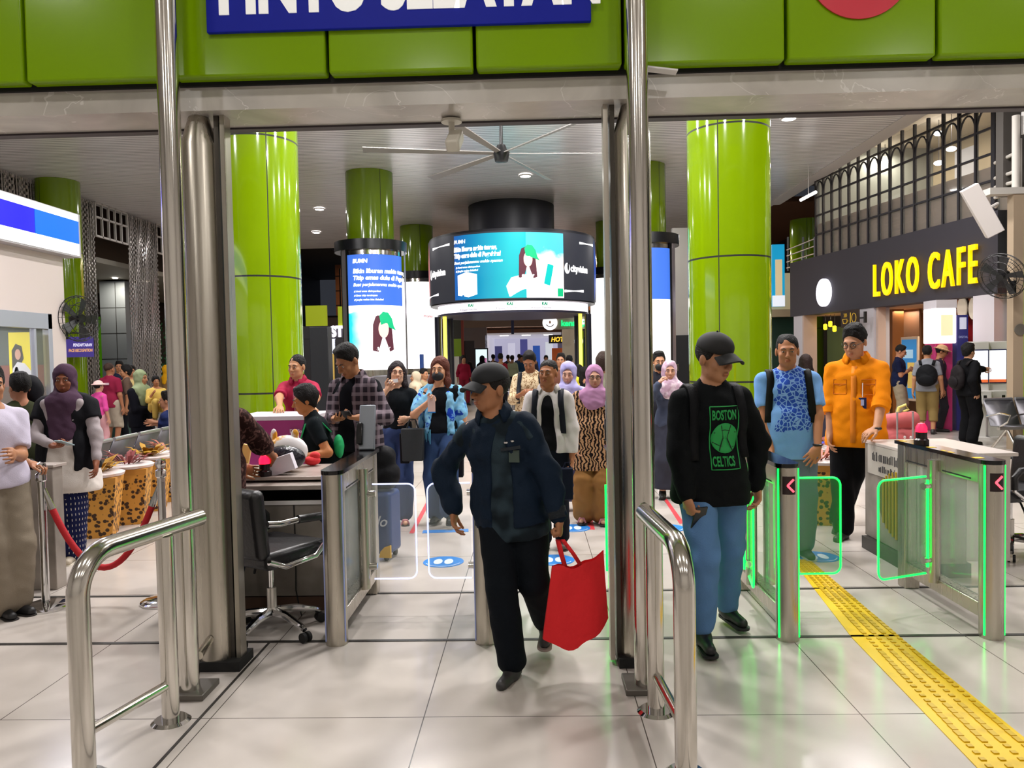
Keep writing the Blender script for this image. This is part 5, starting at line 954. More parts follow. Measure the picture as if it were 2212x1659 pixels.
    arm(b, shr, elr, wr); arm(b, shl, ell_, wl); leg(b, hpr, kr, fr); leg(b, hpl, kl, fl)
    # head
    e = lambda c, r, k=.02, sub=False: b.ell(Hh(*c), tuple(v*s*1.03 for v in r), hd, k*s, sub)
    e((0, .018, .028), (.075, .094, .092)); e((0, -.022, -.035), (.062, .068, .082)); e((0, -.052, -.092), (.028, .026, .024)); e((-.03, -.03, -.075), (.028, .04, .03)); e((.03, -.03, -.075), (.028, .04, .03))
    e((0, -.070, .020), (.052, .022, .020), .015)
    for x in (-1, 1): e((x*.036, -.062, -.028), (.022, .022, .022), .02)
    if q >= 1:
        b.cap(Hh(0, -.088, .008), Hh(0, -.110, -.030), .0075*s, .0125*s, k=.012*s)
        for x in (-1, 1): e((x*.012, -.098, -.034), (.008, .010, .007), .006); e((x*.030, -.098, .000), (.017, .014, .009), .010, True)
        for x in (-1, 1): e((x*.077, .015, -.010), (.010, .02, .032), .008)
        e((0, -.092, -.0615), (.023, .009, .0045), .006); e((0, -.090, -.0715), (.019, .009, .006), .006); e((0, -.103, -.0665), (.022, .008, .0014), .003, True)
    # hands
    hands = []
    def hand(W_, E_, side, spec):
        spec = spec or {}; D = Vector(spec['d']).normalized() if 'd' in spec else (W_-E_).normalized(); curl = spec.get('curl', 22); n = Vector(spec.get('n', (-side, 0, 0))); n = (n-D*n.dot(D)).normalized(); sdv = D.cross(n)*side  # n: palm faces; sdv: towards the thumb
        if sdv.length < .1: sdv = Vector((0, -1, 0))
        sdv.normalize(); sp = spec.get('spread', 1.0)
        c = W_+D*.048*s; b.cap(W_, W_+D*.02*s, .024*s, .026*s, k=.012*s)
        M = Matrix((sdv, n, D)).transposed(); b.ell(c, (.041*s, .017*s, .052*s), M, .012*s)
        fi = []
        for i, (o, L) in enumerate(((.031, .074), (.0105, .083), (-.0105, .077), (-.030, .060))):
            p = W_+D*(.086-.006*abs(i-1))*s+sdv*o*s; dd = (D+sdv*(o*3.2*sp)).normalized(); ang = 0
            segs = (.44, .31, .25) if q >= 2 else (.6, .4)
            for j, g in enumerate(segs):
                ang += R(curl*(1, 1.1, .8)[j]+(i*3)); u = dd*math.cos(ang)+n*math.sin(ang); p2 = p+u*L*g*s; r = (.0092-.0012*j)*s if q >= 2 else .010*s; b.cap(p, p2, r, r*.93, k=.004*s); p = p2
            fi.append(p)
        p = W_+D*.022*s+sdv*.026*s; tc = spec.get('thumb', 30); u = (D*.75+sdv*.75+n*.25).normalized(); p2 = p+u*.042*s; b.cap(p, p2, .0125*s, .0105*s, k=.010*s); u = (D*.95+sdv*(.45-tc*.012)+n*(tc*.015)).normalized(); p3 = p2+u*.032*s; b.cap(p2, p3, .0105*s, .0095*s, k=.004*s); p4 = p3+(u+n*.15).normalized()*.024*s; b.cap(p3, p4, .0095*s, .0082*s, k=.004*s)
        hands.append((c, D, n, sdv, fi))
    hand(wr, elr, -1, handr); hand(wl, ell_, 1, handl)
    feet = []
    for A_, tw in ((fr, -8), (fl, 8)):
        tilt = max(0, (A_.z/s-.10))*2.6; dv = Vector((math.sin(R(tw)), -math.cos(R(tw)), 0)); dv = Vector((dv.x*math.cos(tilt), dv.y*math.cos(tilt), -math.sin(tilt))); dn = Vector((dv.x*math.sin(tilt), dv.y*math.sin(tilt), -math.cos(tilt))) if False else dv.cross(Vector((math.cos(R(tw)), math.sin(R(tw)), 0)))
        if dn.z > 0: dn = -dn
        hl = A_+dn*.038*s-dv*.03*s; toe = A_+dn*.052*s+dv*.155*s; b.cap(hl, toe, .034*s, .024*s, k=.03*s); feet.append((A_, hl, toe, dv, dn))
    fine = [(hc, .14*s)] + ([(c[0], .11*s) for c in hands] if q >= 2 else []); fr_ = {3: .0048, 2: .0065, 1: .009, 0: .014}[q]
    if q >= 1: body = fbuild(b, 'body', skin(skin_c), t, fine, fr_)
    else: body = fbuild(b, 'body', skin(skin_c), t)
    # face parts
    if q >= 1:
        ey = MB(); ir = MB()
        for x in (-1, 1): ey.sph(Hh(x*.0305, -.0835, .001), (.0135*s, .0075*s, .0048*s), 10, hd); ir.sph(Hh(x*.0305, -.0895, .001), (.0052*s, .003*s, .0044*s), 8, hd)
        if 'closed' not in (extra or ()):
            ey.build('eyes', mat('eye_white', '#c9bdb2', .3), t); ir.build('irises', mat('iris_dark', '#120a08', .2), t)
        br = MB()
        for x in (-1, 1): br.tube([Hh(x*a, y, z) for a, y, z in ((.014, -.096, .021), (.028, -.095, .026), (.044, -.084, .021))], [.003*s, .0042*s, .0025*s], 6)
        br.build('eyebrows', mat('hair_black', '#0e0b0a', .6), t)
        lp = MB(); lp.sph(Hh(0, -.0945, -.0625), (.021*s, .006*s, .0035*s), 12, hd); lp.sph(Hh(0, -.0925, -.0715), (.018*s, .007*s, .005*s), 12, hd); lp.build('lips', mat('lips_'+skin_c, tuple(v*f for v, f in zip(lin(skin_c), (.85, .5, .5))), .45), t)
    K = dict(t=t, s=s, T=T, Hh=Hh, hd=hd, hc=hc, hands=hands, wr=wr, wl=wl, er=elr, el=ell_, shr=shr, shl=shl, fr=fr, fl=fl, kr=kr, kl=kl, up=up, fw=fw, q=q, res=res, feet=feet, H=H, torso=torso, arm=arm, leg=leg, pel=pel, hpr=hpr, hpl=hpl, w=w, base=base, nb=nb)
    seed = int(abs(base.x*31+base.y*17))+3
    # clothes
    def garment(nm, m, i, sleeve, hem, k=.05, wd=.012, nz=.0028, flare=0, zt=None):
        f = Fld(res*1.05); torso(f, max(i-.003, .010), .035)
        if hem < .98: f.cap(T(-.05*w, 0, 1.0), T(-.06*w, 0, hem+.05), (.105*w+i+flare*.5)*s, (.108*w+i+flare)*s, k=.06*s); f.cap(T(.05*w, 0, 1.0), T(.06*w, 0, hem+.05), (.105*w+i+flare*.5)*s, (.108*w+i+flare)*s, k=.06*s)
        if sleeve > 0:
            for S_, E_, W_ in ((shr, elr, wr), (shl, ell_, wl)):
                arm(f, S_, E_, W_, i, min(2, sleeve), .025, wd*.7, sleeve < 1.85)
        f.plane(T(0, 0, hem), -up, .42*s)
        f.ell(T(0, -.012, 1.505), tuple(v*s for v in (.066, .07, .07)), k=.01*s, sub=True)
        f.noise = (nz*s, 26/s, seed); return fbuild(f, nm, m, t)
    K['garment'] = garment
    if bot:
        m = bot.get('m') or fab(bot.get('c', '#1c1c22')); i = bot.get('i', .016); kind = bot.get('k', 'trousers'); f = Fld(res*1.05)
        if kind == 'trousers':
            to = bot.get('to', 1.93); leg(f, hpr, kr, fr, i, to, .02, bot.get('fl', .012)); leg(f, hpl, kl, fl, i, to, .02, bot.get('fl', .012)); f.ell(T(0, .0, .97), tuple((v+i)*s for v in (.150*w, .108, .12)), k=.03*s); f.plane(T(0, 0, 1.07), up, .4*s)
            if to < 1.8:
                for K_, A_ in ((kr, fr), (kl, fl)): f.plane(K_.lerp(A_, to-1), (A_-K_), .12*s)
        else:
            hz = bot.get('hem', .12); mid = (kr+kl)/2; f.cap(T(0, 0, 1.0), mid, (.13*w+i)*s, (.125+i)*s, k=.05*s); f.cap(hpr, kr, (.09+i)*s, (.08+i)*s, k=.04*s); f.cap(hpl, kl, (.09+i)*s, (.08+i)*s, k=.04*s)
            f.cap(kr, fr+Vector((0, 0, .03)), (.08+i)*s, (.085+i+bot.get('fl', .02))*s, k=.06*s); f.cap(kl, fl+Vector((0, 0, .03)), (.08+i)*s, (.085+i+bot.get('fl', .02))*s, k=.06*s); f.cap(mid, (fr+fl)/2, (.09+i)*s, (.09+i)*s, k=.06*s); f.plane((0, 0, hz*s), (0, 0, -1))
        f.noise = (bot.get('nz', .0028)*s, 24/s, seed+1); fbuild(f, bot.get('n', 'trousers' if kind == 'trousers' else 'skirt'), m, t)
    if top:
        for g in (top if isinstance(top, list) else [top]):
            m = g.get('m') or fab(g.get('c', '#303030')); K['top'] = garment(g.get('n', 'shirt'), m, g.get('i', .014), g.get('sl', .62), g.get('hem', .88), wd=g.get('wd', .012), nz=g.get('nz', .0028), flare=g.get('fl', 0))
    if shoes:
        bare = shoes == 'sandals'
        for (A_, hl, toe, dv, dn) in feet:
            sf = Fld(.009 if q >= 2 else .013)
            if not bare:
                sf.cap(hl, toe, .040*s, .031*s, k=.02*s); sf.cap(A_+dn*.0*s, hl+dv*.05*s, .043*s, .042*s, k=.03*s); sf.plane(hl+dn*.036*s, dn)
                so = fbuild(sf, 'shoe', mat('shoe_'+shoes, shoes, .5), t)
            sc_ = shoes if bare else None; mb = MB(); side = dv.cross(dn).normalized(); c0 = hl+dn*.030*s; c1 = toe+dn*.020*s; pts = [(c0-dv*.03*s), c1+dv*.035*s]; ou = []
            for a in range(0, 360, 20):
                ca, sa = math.cos(R(a)), math.sin(R(a)); ctr = c1 if ca > 0 else c0; ou.append(ctr+dv*ca*(.038 if ca > 0 else .038)*s+side*sa*(.044 if ca > 0 else .036)*s)
            n_ = len(ou); mb.add(ou+[p+dn*.014*s for p in ou], [tuple(range(n_)), tuple(range(2*n_-1, n_-1, -1))]+[(i, n_+i, n_+(i+1) % n_, (i+1) % n_) for i in range(n_)])
            mb.build('sole', mat('sole_'+str((extra or {}).get('sole', '#2a2624') if isinstance(extra, dict) else '#2a2624'), (extra or {}).get('sole', '#2a2624') if isinstance(extra, dict) else '#2a2624', .6), so if not bare else t)
            if bare: MB().tube([c1+side*.04*s-dv*.03*s, (toe-dv*.03*s)-dn*.03*s+side*.02*s, (toe-dv*.03*s)-dn*.03*s-side*.02*s, c1-side*.04*s-dv*.03*s], .012*s, 8).build('sandal_strap', mat('strap', '#d08a94', .6), t)
    # hair and head wear
    hm = lambda c: mat('hair_'+c, c, .62, bump=(110, 1), spec=.25)
    if hair:
        k = hair.get('k', 'short'); c = hair.get('c', '#0d0a0a'); f = Fld(.007 if q >= 3 else .009 if q >= 2 else .013)
        E = lambda c_, r_, kk=.02, sub=False: f.ell(Hh(*c_), tuple(v*s*1.03 for v in r_), hd, kk*s, sub)
        if k in ('short', 'crop', 'boy', 'mop'):
            g = {'crop': .003, 'short': .007, 'boy': .010, 'mop': .018}[k]; E((0, .026, .040), (.077+g, .094+g, .086+g)); 
            if k in ('mop', 'boy', 'short'): E((0, .0, .116 if k == 'short' else .119), (.055, .065, .018), .05)
            if k == 'mop': E((0, .06, -.02), (.07, .045, .07))
            f.plane(Hh(0, -.074, .078 if k != 'mop' else .060), hd@Vector((0, -.825, -.565))); 
            f.plane(Hh(0, .03, -.035 if k != 'mop' else -.06), hd@Vector((0, -.65, -1)))
            f.noise = (.0026*s, 75/s, seed); fbuild(f, 'hair', hm(c), t)
        elif k == 'long':
            L = hair.get('L', .30); g = .012; E((0, .026, .040), (.077+g, .094+g, .086+g)); 
            for x in (-1, 1): f.cap(Hh(x*.068, .02, .04), Hh(x*.085, -.01, -.12), .03*s, .034*s, k=.03*s, fl=.9); f.cap(Hh(x*.085, -.01, -.12), Hh(x*.095, -.035, -L), .034*s, .02*s, k=.03*s)
            f.cap(Hh(0, .07, .0), Hh(0, .08, -.2), .07*s, .07*s, k=.04*s)
            E((0, -.120, -.035), (.064, .095, .120), .012, True); f.noise = (.002*s, 45/s, seed); fbuild(f, 'hair', hm(c), t)
        elif k == 'cap':
            E((0, .026, .035), (.083, .102, .09)); f.plane(Hh(0, -.04, .03), hd@Vector((0, -1, -.4))); f.plane(Hh(0, .03, -.045), hd@Vector((0, -.6, -1))); fbuild(f, 'hair', hm('#15100e'), t)
            f = Fld(.008); f.ell(Hh(0, .012, .062), tuple(v*s for v in (.092, .112, .082)), hd, .01); f.ell(Hh(0, .012, .062), tuple(v*s for v in (.078, .096, .03)), hd, .01); f.plane(Hh(0, 0, .042), hd@Vector((0, .12, -1))); cp = fbuild(f, 'cap', mat('cap_'+c, c, .75), t)
            bp = MB(); tp = []; bt_ = []
            for i in range(13):
                a = R(-75+150*i/12); x = math.sin(a)*.085; yo = -.085-.085*math.cos(a)**.8 if math.cos(a) > 0 else -.085; zc = .050-.028*(abs(x)/.085)**2
                tp.append((x, yo, zc-.028)); bt_.append((x*.93, -.055-.048*math.cos(a), zc))
            vs = [Hh(*p) for p in tp]+[Hh(*p) for p in bt_]+[Hh(p[0], p[1], p[2]-.008) for p in tp]+[Hh(p[0], p[1], p[2]-.008) for p in bt_]; n_ = 13
            bp.add(vs, [(i, i+1, n_+i+1, n_+i) for i in range(12)]+[(2*n_+i+1, 2*n_+i, 3*n_+i, 3*n_+i+1) for i in range(12)]+[(i+1, i, 2*n_+i, 2*n_+i+1) for i in range(12)]+[(n_+i, n_+i+1, 3*n_+i+1, 3*n_+i) for i in range(12)]); bp.build('cap_brim', mat('cap_'+c), cp)
            MB().sph(Hh(0, .012, .143), .007*s, 8).build('cap_button', mat('cap_'+c), cp)
        elif k == 'hijab':
            m = hair.get('m') or fab(c, .8); L = hair.get('L', 1.22); f.ell(Hh(0, .022, .025), tuple(v*s for v in (.098, .112, .112)), hd, .03*s); f.cap(Hh(0, .01, -.06), T(0, .0, 1.42), .088*s, .10*s, k=.05*s)
            f.ell(T(0, .0, 1.40), (.175*s, .115*s, .07*s), k=.05*s); oy = hair.get('o', .02); f.cap(T(0, -.02-oy, 1.38), T(0, -.075-oy, L+.05), .12*s, .06*s, k=.06*s, fl=1.2); f.cap(T(-.07, -.02-oy, 1.38), T(-.05, -.08-oy, L+.08), .08*s, .05*s, k=.05*s); f.cap(T(.07, -.02-oy, 1.38), T(.05, -.08-oy, L+.08), .08*s, .05*s, k=.05*s); f.cap(T(0, .05, 1.38), T(0, .08, 1.28), .10*s, .07*s, k=.05*s)
            f.ell(Hh(0, -.095, -.022), tuple(v*s for v in (.056, .085, .088)), hd, .010*s, True); f.noise = (.0035*s, 34/s, seed); fbuild(f, 'headscarf', m, t)
        elif k == 'hat':
            f.ell(Hh(0, .012, .065), tuple(v*s for v in (.09, .108, .075)), hd, .02*s); f.ell(Hh(0, .0, .045), tuple(v*s for v in (.16, .17, .016)), hd, .02*s); fbuild(f, 'hat', fab(c), t); f = Fld(.012); E((0, .026, .03), (.083, .1, .09)); f.plane(Hh(0, -.05, .03), hd@Vector((0, -1, -.4))); f.plane(Hh(0, .03, -.04), hd@Vector((0, -.6, -1))); fbuild(f, 'hair', hm('#0d0a0a'), t)
    return K
def collar(K, m, r=.062, h_=.035, name='collar', open_=40):
    s, T = K['s'], K['T']; mb = MB(); vs = []; n = 18
    for j, (rr, zz) in enumerate(((r, 1.475), (r+.004, 1.475+h_), (r+.018, 1.47+h_*.5), (r+.030, 1.455))):
        for i in range(n+1):
            a = R(-90+open_/2+(360-open_)*i/n); vs.append(T(rr*math.cos(a), rr*math.sin(a)*1.0+.006, zz-(.028 if math.sin(a) < -.5 else 0)-(.012 if math.sin(a) < 0 else 0)))
    mb.add(vs, [(j*(n+1)+i, j*(n+1)+i+1, (j+1)*(n+1)+i+1, (j+1)*(n+1)+i) for j in range(3) for i in range(n)]); o = mb.build(name, m, K['t']); md = o.modifiers.new('s', 'SOLIDIFY'); md.thickness = .004; return o
from mathutils.bvhtree import BVHTree
def front(K, x, z, off=.004, ob=None, back=False):     # point on the front of a garment
    ob = ob or K['top']; key = 'bvh_'+ob.name
    if key not in K: K[key] = BVHTree.FromPolygons([v.co[:] for v in ob.data.vertices], [p.vertices[:] for p in ob.data.polygons])
    d = K['fw'] * (-1 if back else 1); o = K['T'](x, 0, z)-d*.6; h_ = K[key].ray_cast(o, d)[0]
    return (h_ if h_ is not None else K['T'](x, -.13, z))-d*off
def ribbon(K, pts, wd, m, name, th=.004, off=.005, ob=None):      # flat band lying on the garment front
    mb = MB(); vs = []
    for x, z in pts: vs += [front(K, x-wd/2, z, off, ob), front(K, x+wd/2, z, off, ob)]
    mb.add(vs, [(2*i, 2*i+1, 2*i+3, 2*i+2) for i in range(len(pts)-1)]); o = mb.build(name, m, K['t']); md = o.modifiers.new('s', 'SOLIDIFY'); md.thickness = th; return o
def surf_y(K, x, z, i=.018):            # front of the chest at local x, z (distance before the spine)
    s = K['s']; w = K['w']; return -(.113+i)*math.sqrt(max(.05, 1-(x/(.158*w+i+.03))**2))
def chest_tube(K, pts, r, m, name, i=.02, flat=1, n=8):
    T = K['T']; return MB().tube([T(x, surf_y(K, x, z, i), z) for x, z in pts], r*K['s'], n, sq=flat).build(name, m, K['t'])
def strap_ribbon(K, pts, wd, m, name='strap', th=.006):
    """pts: (x, y, z) in torso space; a flat band"""
    T = K['T']; mb = MB(); P_ = [T(*p) for p in pts]; vs = []
    for i, p in enumerate(P_): vs += [p-Vector((wd/2*K['s'], 0, 0)), p+Vector((wd/2*K['s'], 0, 0))]
    mb.add(vs, [(2*i, 2*i+1, 2*i+3, 2*i+2) for i in range(len(P_)-1)]); o = mb.build(name, m, K['t']); md = o.modifiers.new('s', 'SOLIDIFY'); md.thickness = th; md.offset = 0; return o
def backpack(K, c, straps=True, on_back=True, label=None, w_=.15, ob=None):
    """backpack on the back: a top-level thing worn by the person, with straps over the shoulders"""
    s = K['s']; M = K['t'].matrix_basis.copy(); mt = fab(c, .6); B = thing('backpack', label, 'backpack', K['base'], K['t'].rotation_euler.z)
    T = K['T']; f = Fld(.013); f.ell(T(0, .205, 1.17), (w_*s, .085*s, .21*s), k=.02); f.ell(T(0, .225, 1.07), (w_*.9*s, .09*s, .12*s), k=.04); f.noise = (.002, 30, 5); fbuild(f, 'bag_body', mt, B); f = Fld(.013); f.ell(T(0, .295, 1.08), (w_*.75*s, .04*s, .10*s), k=.02); fbuild(f, 'front_pocket', mt, B)
    KK = dict(K); KK['t'] = B
    if straps:
        for x in (-1, 1):
            pts = [K['T'](x*.10, .13, 1.36), K['T'](x*.115, .09, 1.425), K['T'](x*.118, .03, 1.452), K['T'](x*.12, -.04, 1.44)]+[front(K, x*(.12+.02*(1.37-z)/.3), z, .010, ob) for z in (1.39, 1.33, 1.26, 1.19, 1.12, 1.06)]; dx = Vector((.026*K['s'], 0, 0)); mb = MB(); vs = []
            for p in pts: vs += [p-dx, p+dx]
            mb.add(vs, [(2*i, 2*i+1, 2*i+3, 2*i+2) for i in range(len(pts)-1)]); o = mb.build('shoulder_strap', mt, B); md = o.modifiers.new('s', 'SOLIDIFY'); md.thickness = .014; md.offset = 0
    return B
# ---------------- the man with the black cap and dark jacket ----------------
def pmat(name, fn, rough=.85):
    m, N = newmat(name, color='#808080', rough=rough, spec=.15); fn(N)
    n = N('ShaderNodeTexNoise', Scale=200, Detail=2); N.l(N.coord(), n.inputs['Vector']); bb = N('ShaderNodeBump', Strength=.2, Distance=.01); N.l(n.outputs['Fac'], bb.inputs['Height']); N.l(bb.outputs[0], N.b.inputs['Normal']); return m
def plaid(N):
    x, y, z = N.xyz(); a = N.m('LESS_THAN', N.m('PINGPONG', N.m('ADD', x, N.m('MULTIPLY', y, .6)), .035), .014); b = N.m('LESS_THAN', N.m('PINGPONG', z, .035), .014); c = N.mix(a, '#2c242c', '#6a5c64'); N.col(N.mix(N.m('MULTIPLY', b, .6), c, '#8a7c84'))
K = person('person', 'man walking in black cap and open dark navy jacket, looking aside, carrying the red bag', 1098, 3.86, 782, face=-14, skin_c='#a06c4a', lean=(-.07, -.06), head=(-38, 4, 0), wr=(-.33, -.03, .90), wl=(.31, -.12, .86), er=(-1, .5, 0), el=(1, .5, 0), fr=('p', 1108, 1438, 3.76), fl=(.12, .30, .19), q=3, w=1.06, belly=.01,
    top=[dict(n='inner_shirt', m=pmat('dark_check', lambda N: N.col(N.mix(N.ramp(N.noise(9, 1), .45, .6), '#131c22', '#2a3840'))), i=.016, sl=.3, hem=.76, fl=.012)], bot=dict(c='#0b1016', i=.024, fl=.02), shoes='#2c2b2b', hair=dict(k='cap', c='#0c1015'), handl=dict(curl=72, d=(.1, -.1, -1), n=(-1, 0, 0), thumb=60), handr=dict(curl=24, d=(.08, -.25, -1), n=(1, .1, 0), thumb=35), extra=dict(sole='#9a9088'))
JK = fab('#101e2e', .7); T = K['T']; s = K['s']
f = Fld(.010); K['torso'](f, .024, .035); f.cap(T(-.06, .0, 1.0), T(-.075, 0, .86), .14*s, .145*s, k=.06); f.cap(T(.06, .0, 1.0), T(.075, 0, .86), .14*s, .145*s, k=.06)
for S_, E_, W_ in ((K['shr'], K['er'], K['wr']), (K['shl'], K['el'], K['wl'])): K['arm'](f, S_, E_, W_, .022, 1.93, .03, .010)
f.plane(T(0, 0, .84), -K['up'], .40); f.ell(T(0, -.012, 1.50), (.07*s, .08*s, .08*s), k=.01, sub=True)
f.ell(T(-.005, -.17, .95), (.068*s, .10*s, .46*s), k=.012, sub=True)
f.noise = (.0055, 30, 9); jk = fbuild(f, 'jacket', JK, K['t']); collar(K, JK, .07, .045, 'jacket_collar', 80)
for W_, E_ in ((K['wr'], K['er']), (K['wl'], K['el'])):
    d = (W_-E_).normalized(); MB().tube([W_-d*.055, W_-d*.0], [.047, .045], 20).build('jacket_cuff', mat('cuff_knit', '#0d151c', .9, bump=(150, .5)), K['t'])
for x in (.075, .105): MB().sph(front(K, x, 1.315, .002, jk), (.011, .004, .006), 8).build('metal_stud', CHROME, K['t'])
MB().obox(front(K, .105, 1.235, .002, jk), (.026, .004, .03)).build('chest_badge', mat('badge', '#38463e', .6), K['t']); MB().obox(front(K, .095, 1.28, .0, jk), (.05, .006, .008), Matrix.Rotation(R(-8), 3, 'Y')).build('pocket_flap', mat('flap', '#0c1720', .7), K['t'])
# red shopping bag in his hand
hc_ = K['t'].matrix_basis @ K['hands'][1][0] if False else Matrix.Rotation(R(-14), 4, 'Z') @ (K['hands'][1][0]+K['hands'][1][1]*.05); hb = hc_+K['base']
t = thing('shopping_bag', 'bright red non-woven shopping bag hanging from the walking man in the cap', 'bag', (hb.x+.09, hb.y+.05, -.02), R(8)); RB = mat('red_nonwoven', '#d8141c', .75, bump=(25, .5)); zb = .33
def bag_pt(u, v, sd_):                                  # u across -1..1, v up 0..1
    tz = .30; b0 = Vector((-.185, 0, .19)); b1 = Vector((.14, 0, .27)); t0 = Vector((-.135, 0, .60)); t1 = Vector((.125, 0, .655)); c0 = b0.lerp(t0, v); c1 = b1.lerp(t1, v); p = c0.lerp(c1, (u+1)/2)
    sag = -.035*math.sin(math.pi*(u+1)/2)*(v**3); cor = .05*abs(u)**3*(1-v)*1.0
    return p+Vector((0, sd_*(.055*(1-u*u*.8)*(1-v*.6))+.006*math.sin(u*5+v*4), sag+cor-.03*(1-v)*(1-abs(u))+.008*math.sin(u*7)))
mb = MB(); n = 14; vs = []; fs = []
for sd_ in (-1, 1):
    for j in range(n+1):
        for i in range(n+1): vs.append(bag_pt(-1+2*i/n, j/n, sd_))
k_ = (n+1)**2
for s0 in (0, 1):
    for j in range(n):
        for i in range(n): q_ = (s0*k_+j*(n+1)+i, s0*k_+j*(n+1)+i+1, s0*k_+(j+1)*(n+1)+i+1, s0*k_+(j+1)*(n+1)+i); fs.append(q_ if s0 == 0 else q_[::-1])
for i in range(n): fs.append((i+1, i, k_+i, k_+i+1))
for j in range(n): fs.append((j*(n+1), (j+1)*(n+1), k_+(j+1)*(n+1), k_+j*(n+1))); fs.append(((j+1)*(n+1)+n, j*(n+1)+n, k_+j*(n+1)+n, k_+(j+1)*(n+1)+n))
mb.add(vs, fs); b_ = mb.build('bag_body', RB, t); hp = Vector((hb.x, hb.y, hb.z))-t.location; hp = Matrix.Rotation(R(-8), 3, 'Z') @ hp
for sd_ in (-1, 1):
    a = bag_pt(-.45, .96, sd_*.5); c = bag_pt(.12, .96, sd_*.5); mb = MB(); top_ = hp+Vector((0, sd_*.012, -.012)); pts = [a, a.lerp(top_, .5)+Vector((-.008, 0, 0)), top_+Vector((-.012, 0, 0)), top_+Vector((.012, 0, 0)), c.lerp(top_, .5)+Vector((.01, 0, 0)), c]; vs = []
    for p_ in pts: vs += [p_-Vector((.011, 0, 0)), p_+Vector((.011, 0, 0))]
    mb.add(vs, [(2*i, 2*i+1, 2*i+3, 2*i+2) for i in range(5)]); o_ = mb.build('bag_handle', RB, t); md = o_.modifiers.new('s', 'SOLIDIFY'); md.thickness = .003
def phone(label, p, rz=0, tx=0, c='#15161a', d=(.036, .005, .072)):
    t = thing('phone', label, 'phone', p, rz); MB().obox((0, 0, 0), d, Matrix.Rotation(R(tx), 3, 'X')).build('phone_body', mat('phone_'+c, c, .25), t, bev=.004); return t
def hw(K, i, along=.06, off=.02):       # world point in a hand
    c, D, n, sv, fi = K['hands'][i]; return K['base']+Matrix.Rotation(K['t'].rotation_euler.z, 3, 'Z') @ (c+D*along*K['s']*.5+n*off)
def glasses(K, m=None, r=.022):
    H_ = K['Hh']; mb = MB()
    for x in (-1, 1): mb.tube([H_(x*.031+r*math.cos(R(a)), -.104+.006*abs(math.cos(R(a))), .0+r*.85*math.sin(R(a))) for a in range(0, 361, 30)], .0022, 5); mb.tube([H_(x*.053, -.098, .004), H_(x*.078, -.04, .006), H_(x*.079, .01, .004)], .002, 5)
    mb.tube([H_(-.009, -.108, .003), H_(.009, -.108, .003)], .002, 5); return mb.build('glasses', m or BLACK, K['t'])
def open_coat(K, m, name='jacket', i=.028, hem=.86, sl=1.93, gap=.045, res=None, neck=1, wd=.012, nz=.0045):
    T, s, w = K['T'], K['s'], K['w']; f = Fld(res or K['res']); K['torso'](f, i-.004, .035)
    for x in (-1, 1): f.cap(T(x*.06*w, 0, 1.0), T(x*.07*w, 0, hem+.03), (.105*w+i)*s, (.11*w+i)*s, k=.05)
    if sl > .4:
        for S_, E_, W_ in ((K['shr'], K['er'], K['wr']), (K['shl'], K['el'], K['wl'])): K['arm'](f, S_, E_, W_, i, min(2, sl), .025, wd*.6, sl < 1.8)
    f.plane(T(0, 0, hem), -K['up'], .42*s); f.ell(T(0, -.012, 1.505), tuple(v*s for v in (.07, .08, .075)), k=.01, sub=True)
    f.ell(T(0, -.18, 1.20), (gap*1.2*s, .115*s, .34*s), k=.012, sub=True); f.ell(T(0, -.18, hem+.10), (gap*1.5*s, .115*s, .38*s), k=.012, sub=True)
    f.noise = (nz*s, 26, 7); return fbuild(f, name, m, K['t'])
# ---------------- man in the black sweater with green print ----------------
K = person('person', 'man in black cap, black sweater with green lettering and light blue jeans', 1532, 4.2, 720, 10, '#b07d5a', lean=(0, -.03), head=(22, 12, 0), wr=('p', 1484, 1085, 4.02), wl=('p', 1636, 1050, 4.25), er=(-1, .3, 0), el=(1, .6, 0), fr=('p', 1518, 1362, 4.12), fl=('p', 1572, 1322, 4.50), q=3, w=1.08,
    top=dict(c='#0b0e10', i=.022, sl=1.93, hem=.80, fl=.012, wd=.014, nz=.004, n='sweater'), bot=dict(c='#567ba6', i=.015, fl=.012, nz=.004, n='jeans'), shoes='#0d0d0f', hair=dict(k='cap', c='#0a0a0b'), handr=dict(curl=55, n=(1, .3, 0), d=(.25, -.2, -1), thumb=45), handl=dict(curl=28, d=(-.02, -.1, -1)), extra=dict(sole='#141416'))
T, s = K['T'], K['s']; GP_ = mat('green_print', '#15883c', .7, emit=.08); fr_ = lambda x, z, i=.030: front(K, x, z, .003)
def chest_text(st, x0, z0, sz, wd):
    cu = text('chest_lettering', st, GP_, K['t'], sz, Matrix.Identity(4), .0, .002, wd, space=1.05)
    for v in cu.data.vertices: v.co = fr_(x0+v.co.x, z0+v.co.y)
    md = cu.modifiers.new('s', 'SOLIDIFY'); md.thickness = .004; return cu
x0, x1 = -.055, .100; chest_text('BOSTON', x0+.008, 1.275, .072, .45); chest_text('CELTICS', x0+.008, 1.028, .072, .42)
mb = MB(); vs = []; fs = []
for j in range(5):
    for i in range(24): a = R(i*15); vs.append(fr_((x0+x1)/2+.072*j/4*math.cos(a), 1.175+.082*j/4*math.sin(a)))
for j in range(4):
    for i in range(24): fs.append((j*24+i, j*24+(i+1) % 24, (j+1)*24+(i+1) % 24, (j+1)*24+i))
mb.add(vs, fs); pr = mb.build('green_disc', GP_, K['t']); md = pr.modifiers.new('s', 'SOLIDIFY'); md.thickness = .004
mb = MB(); SW = mat('print_gap', '#081008', .8); c0 = (x0+x1)/2
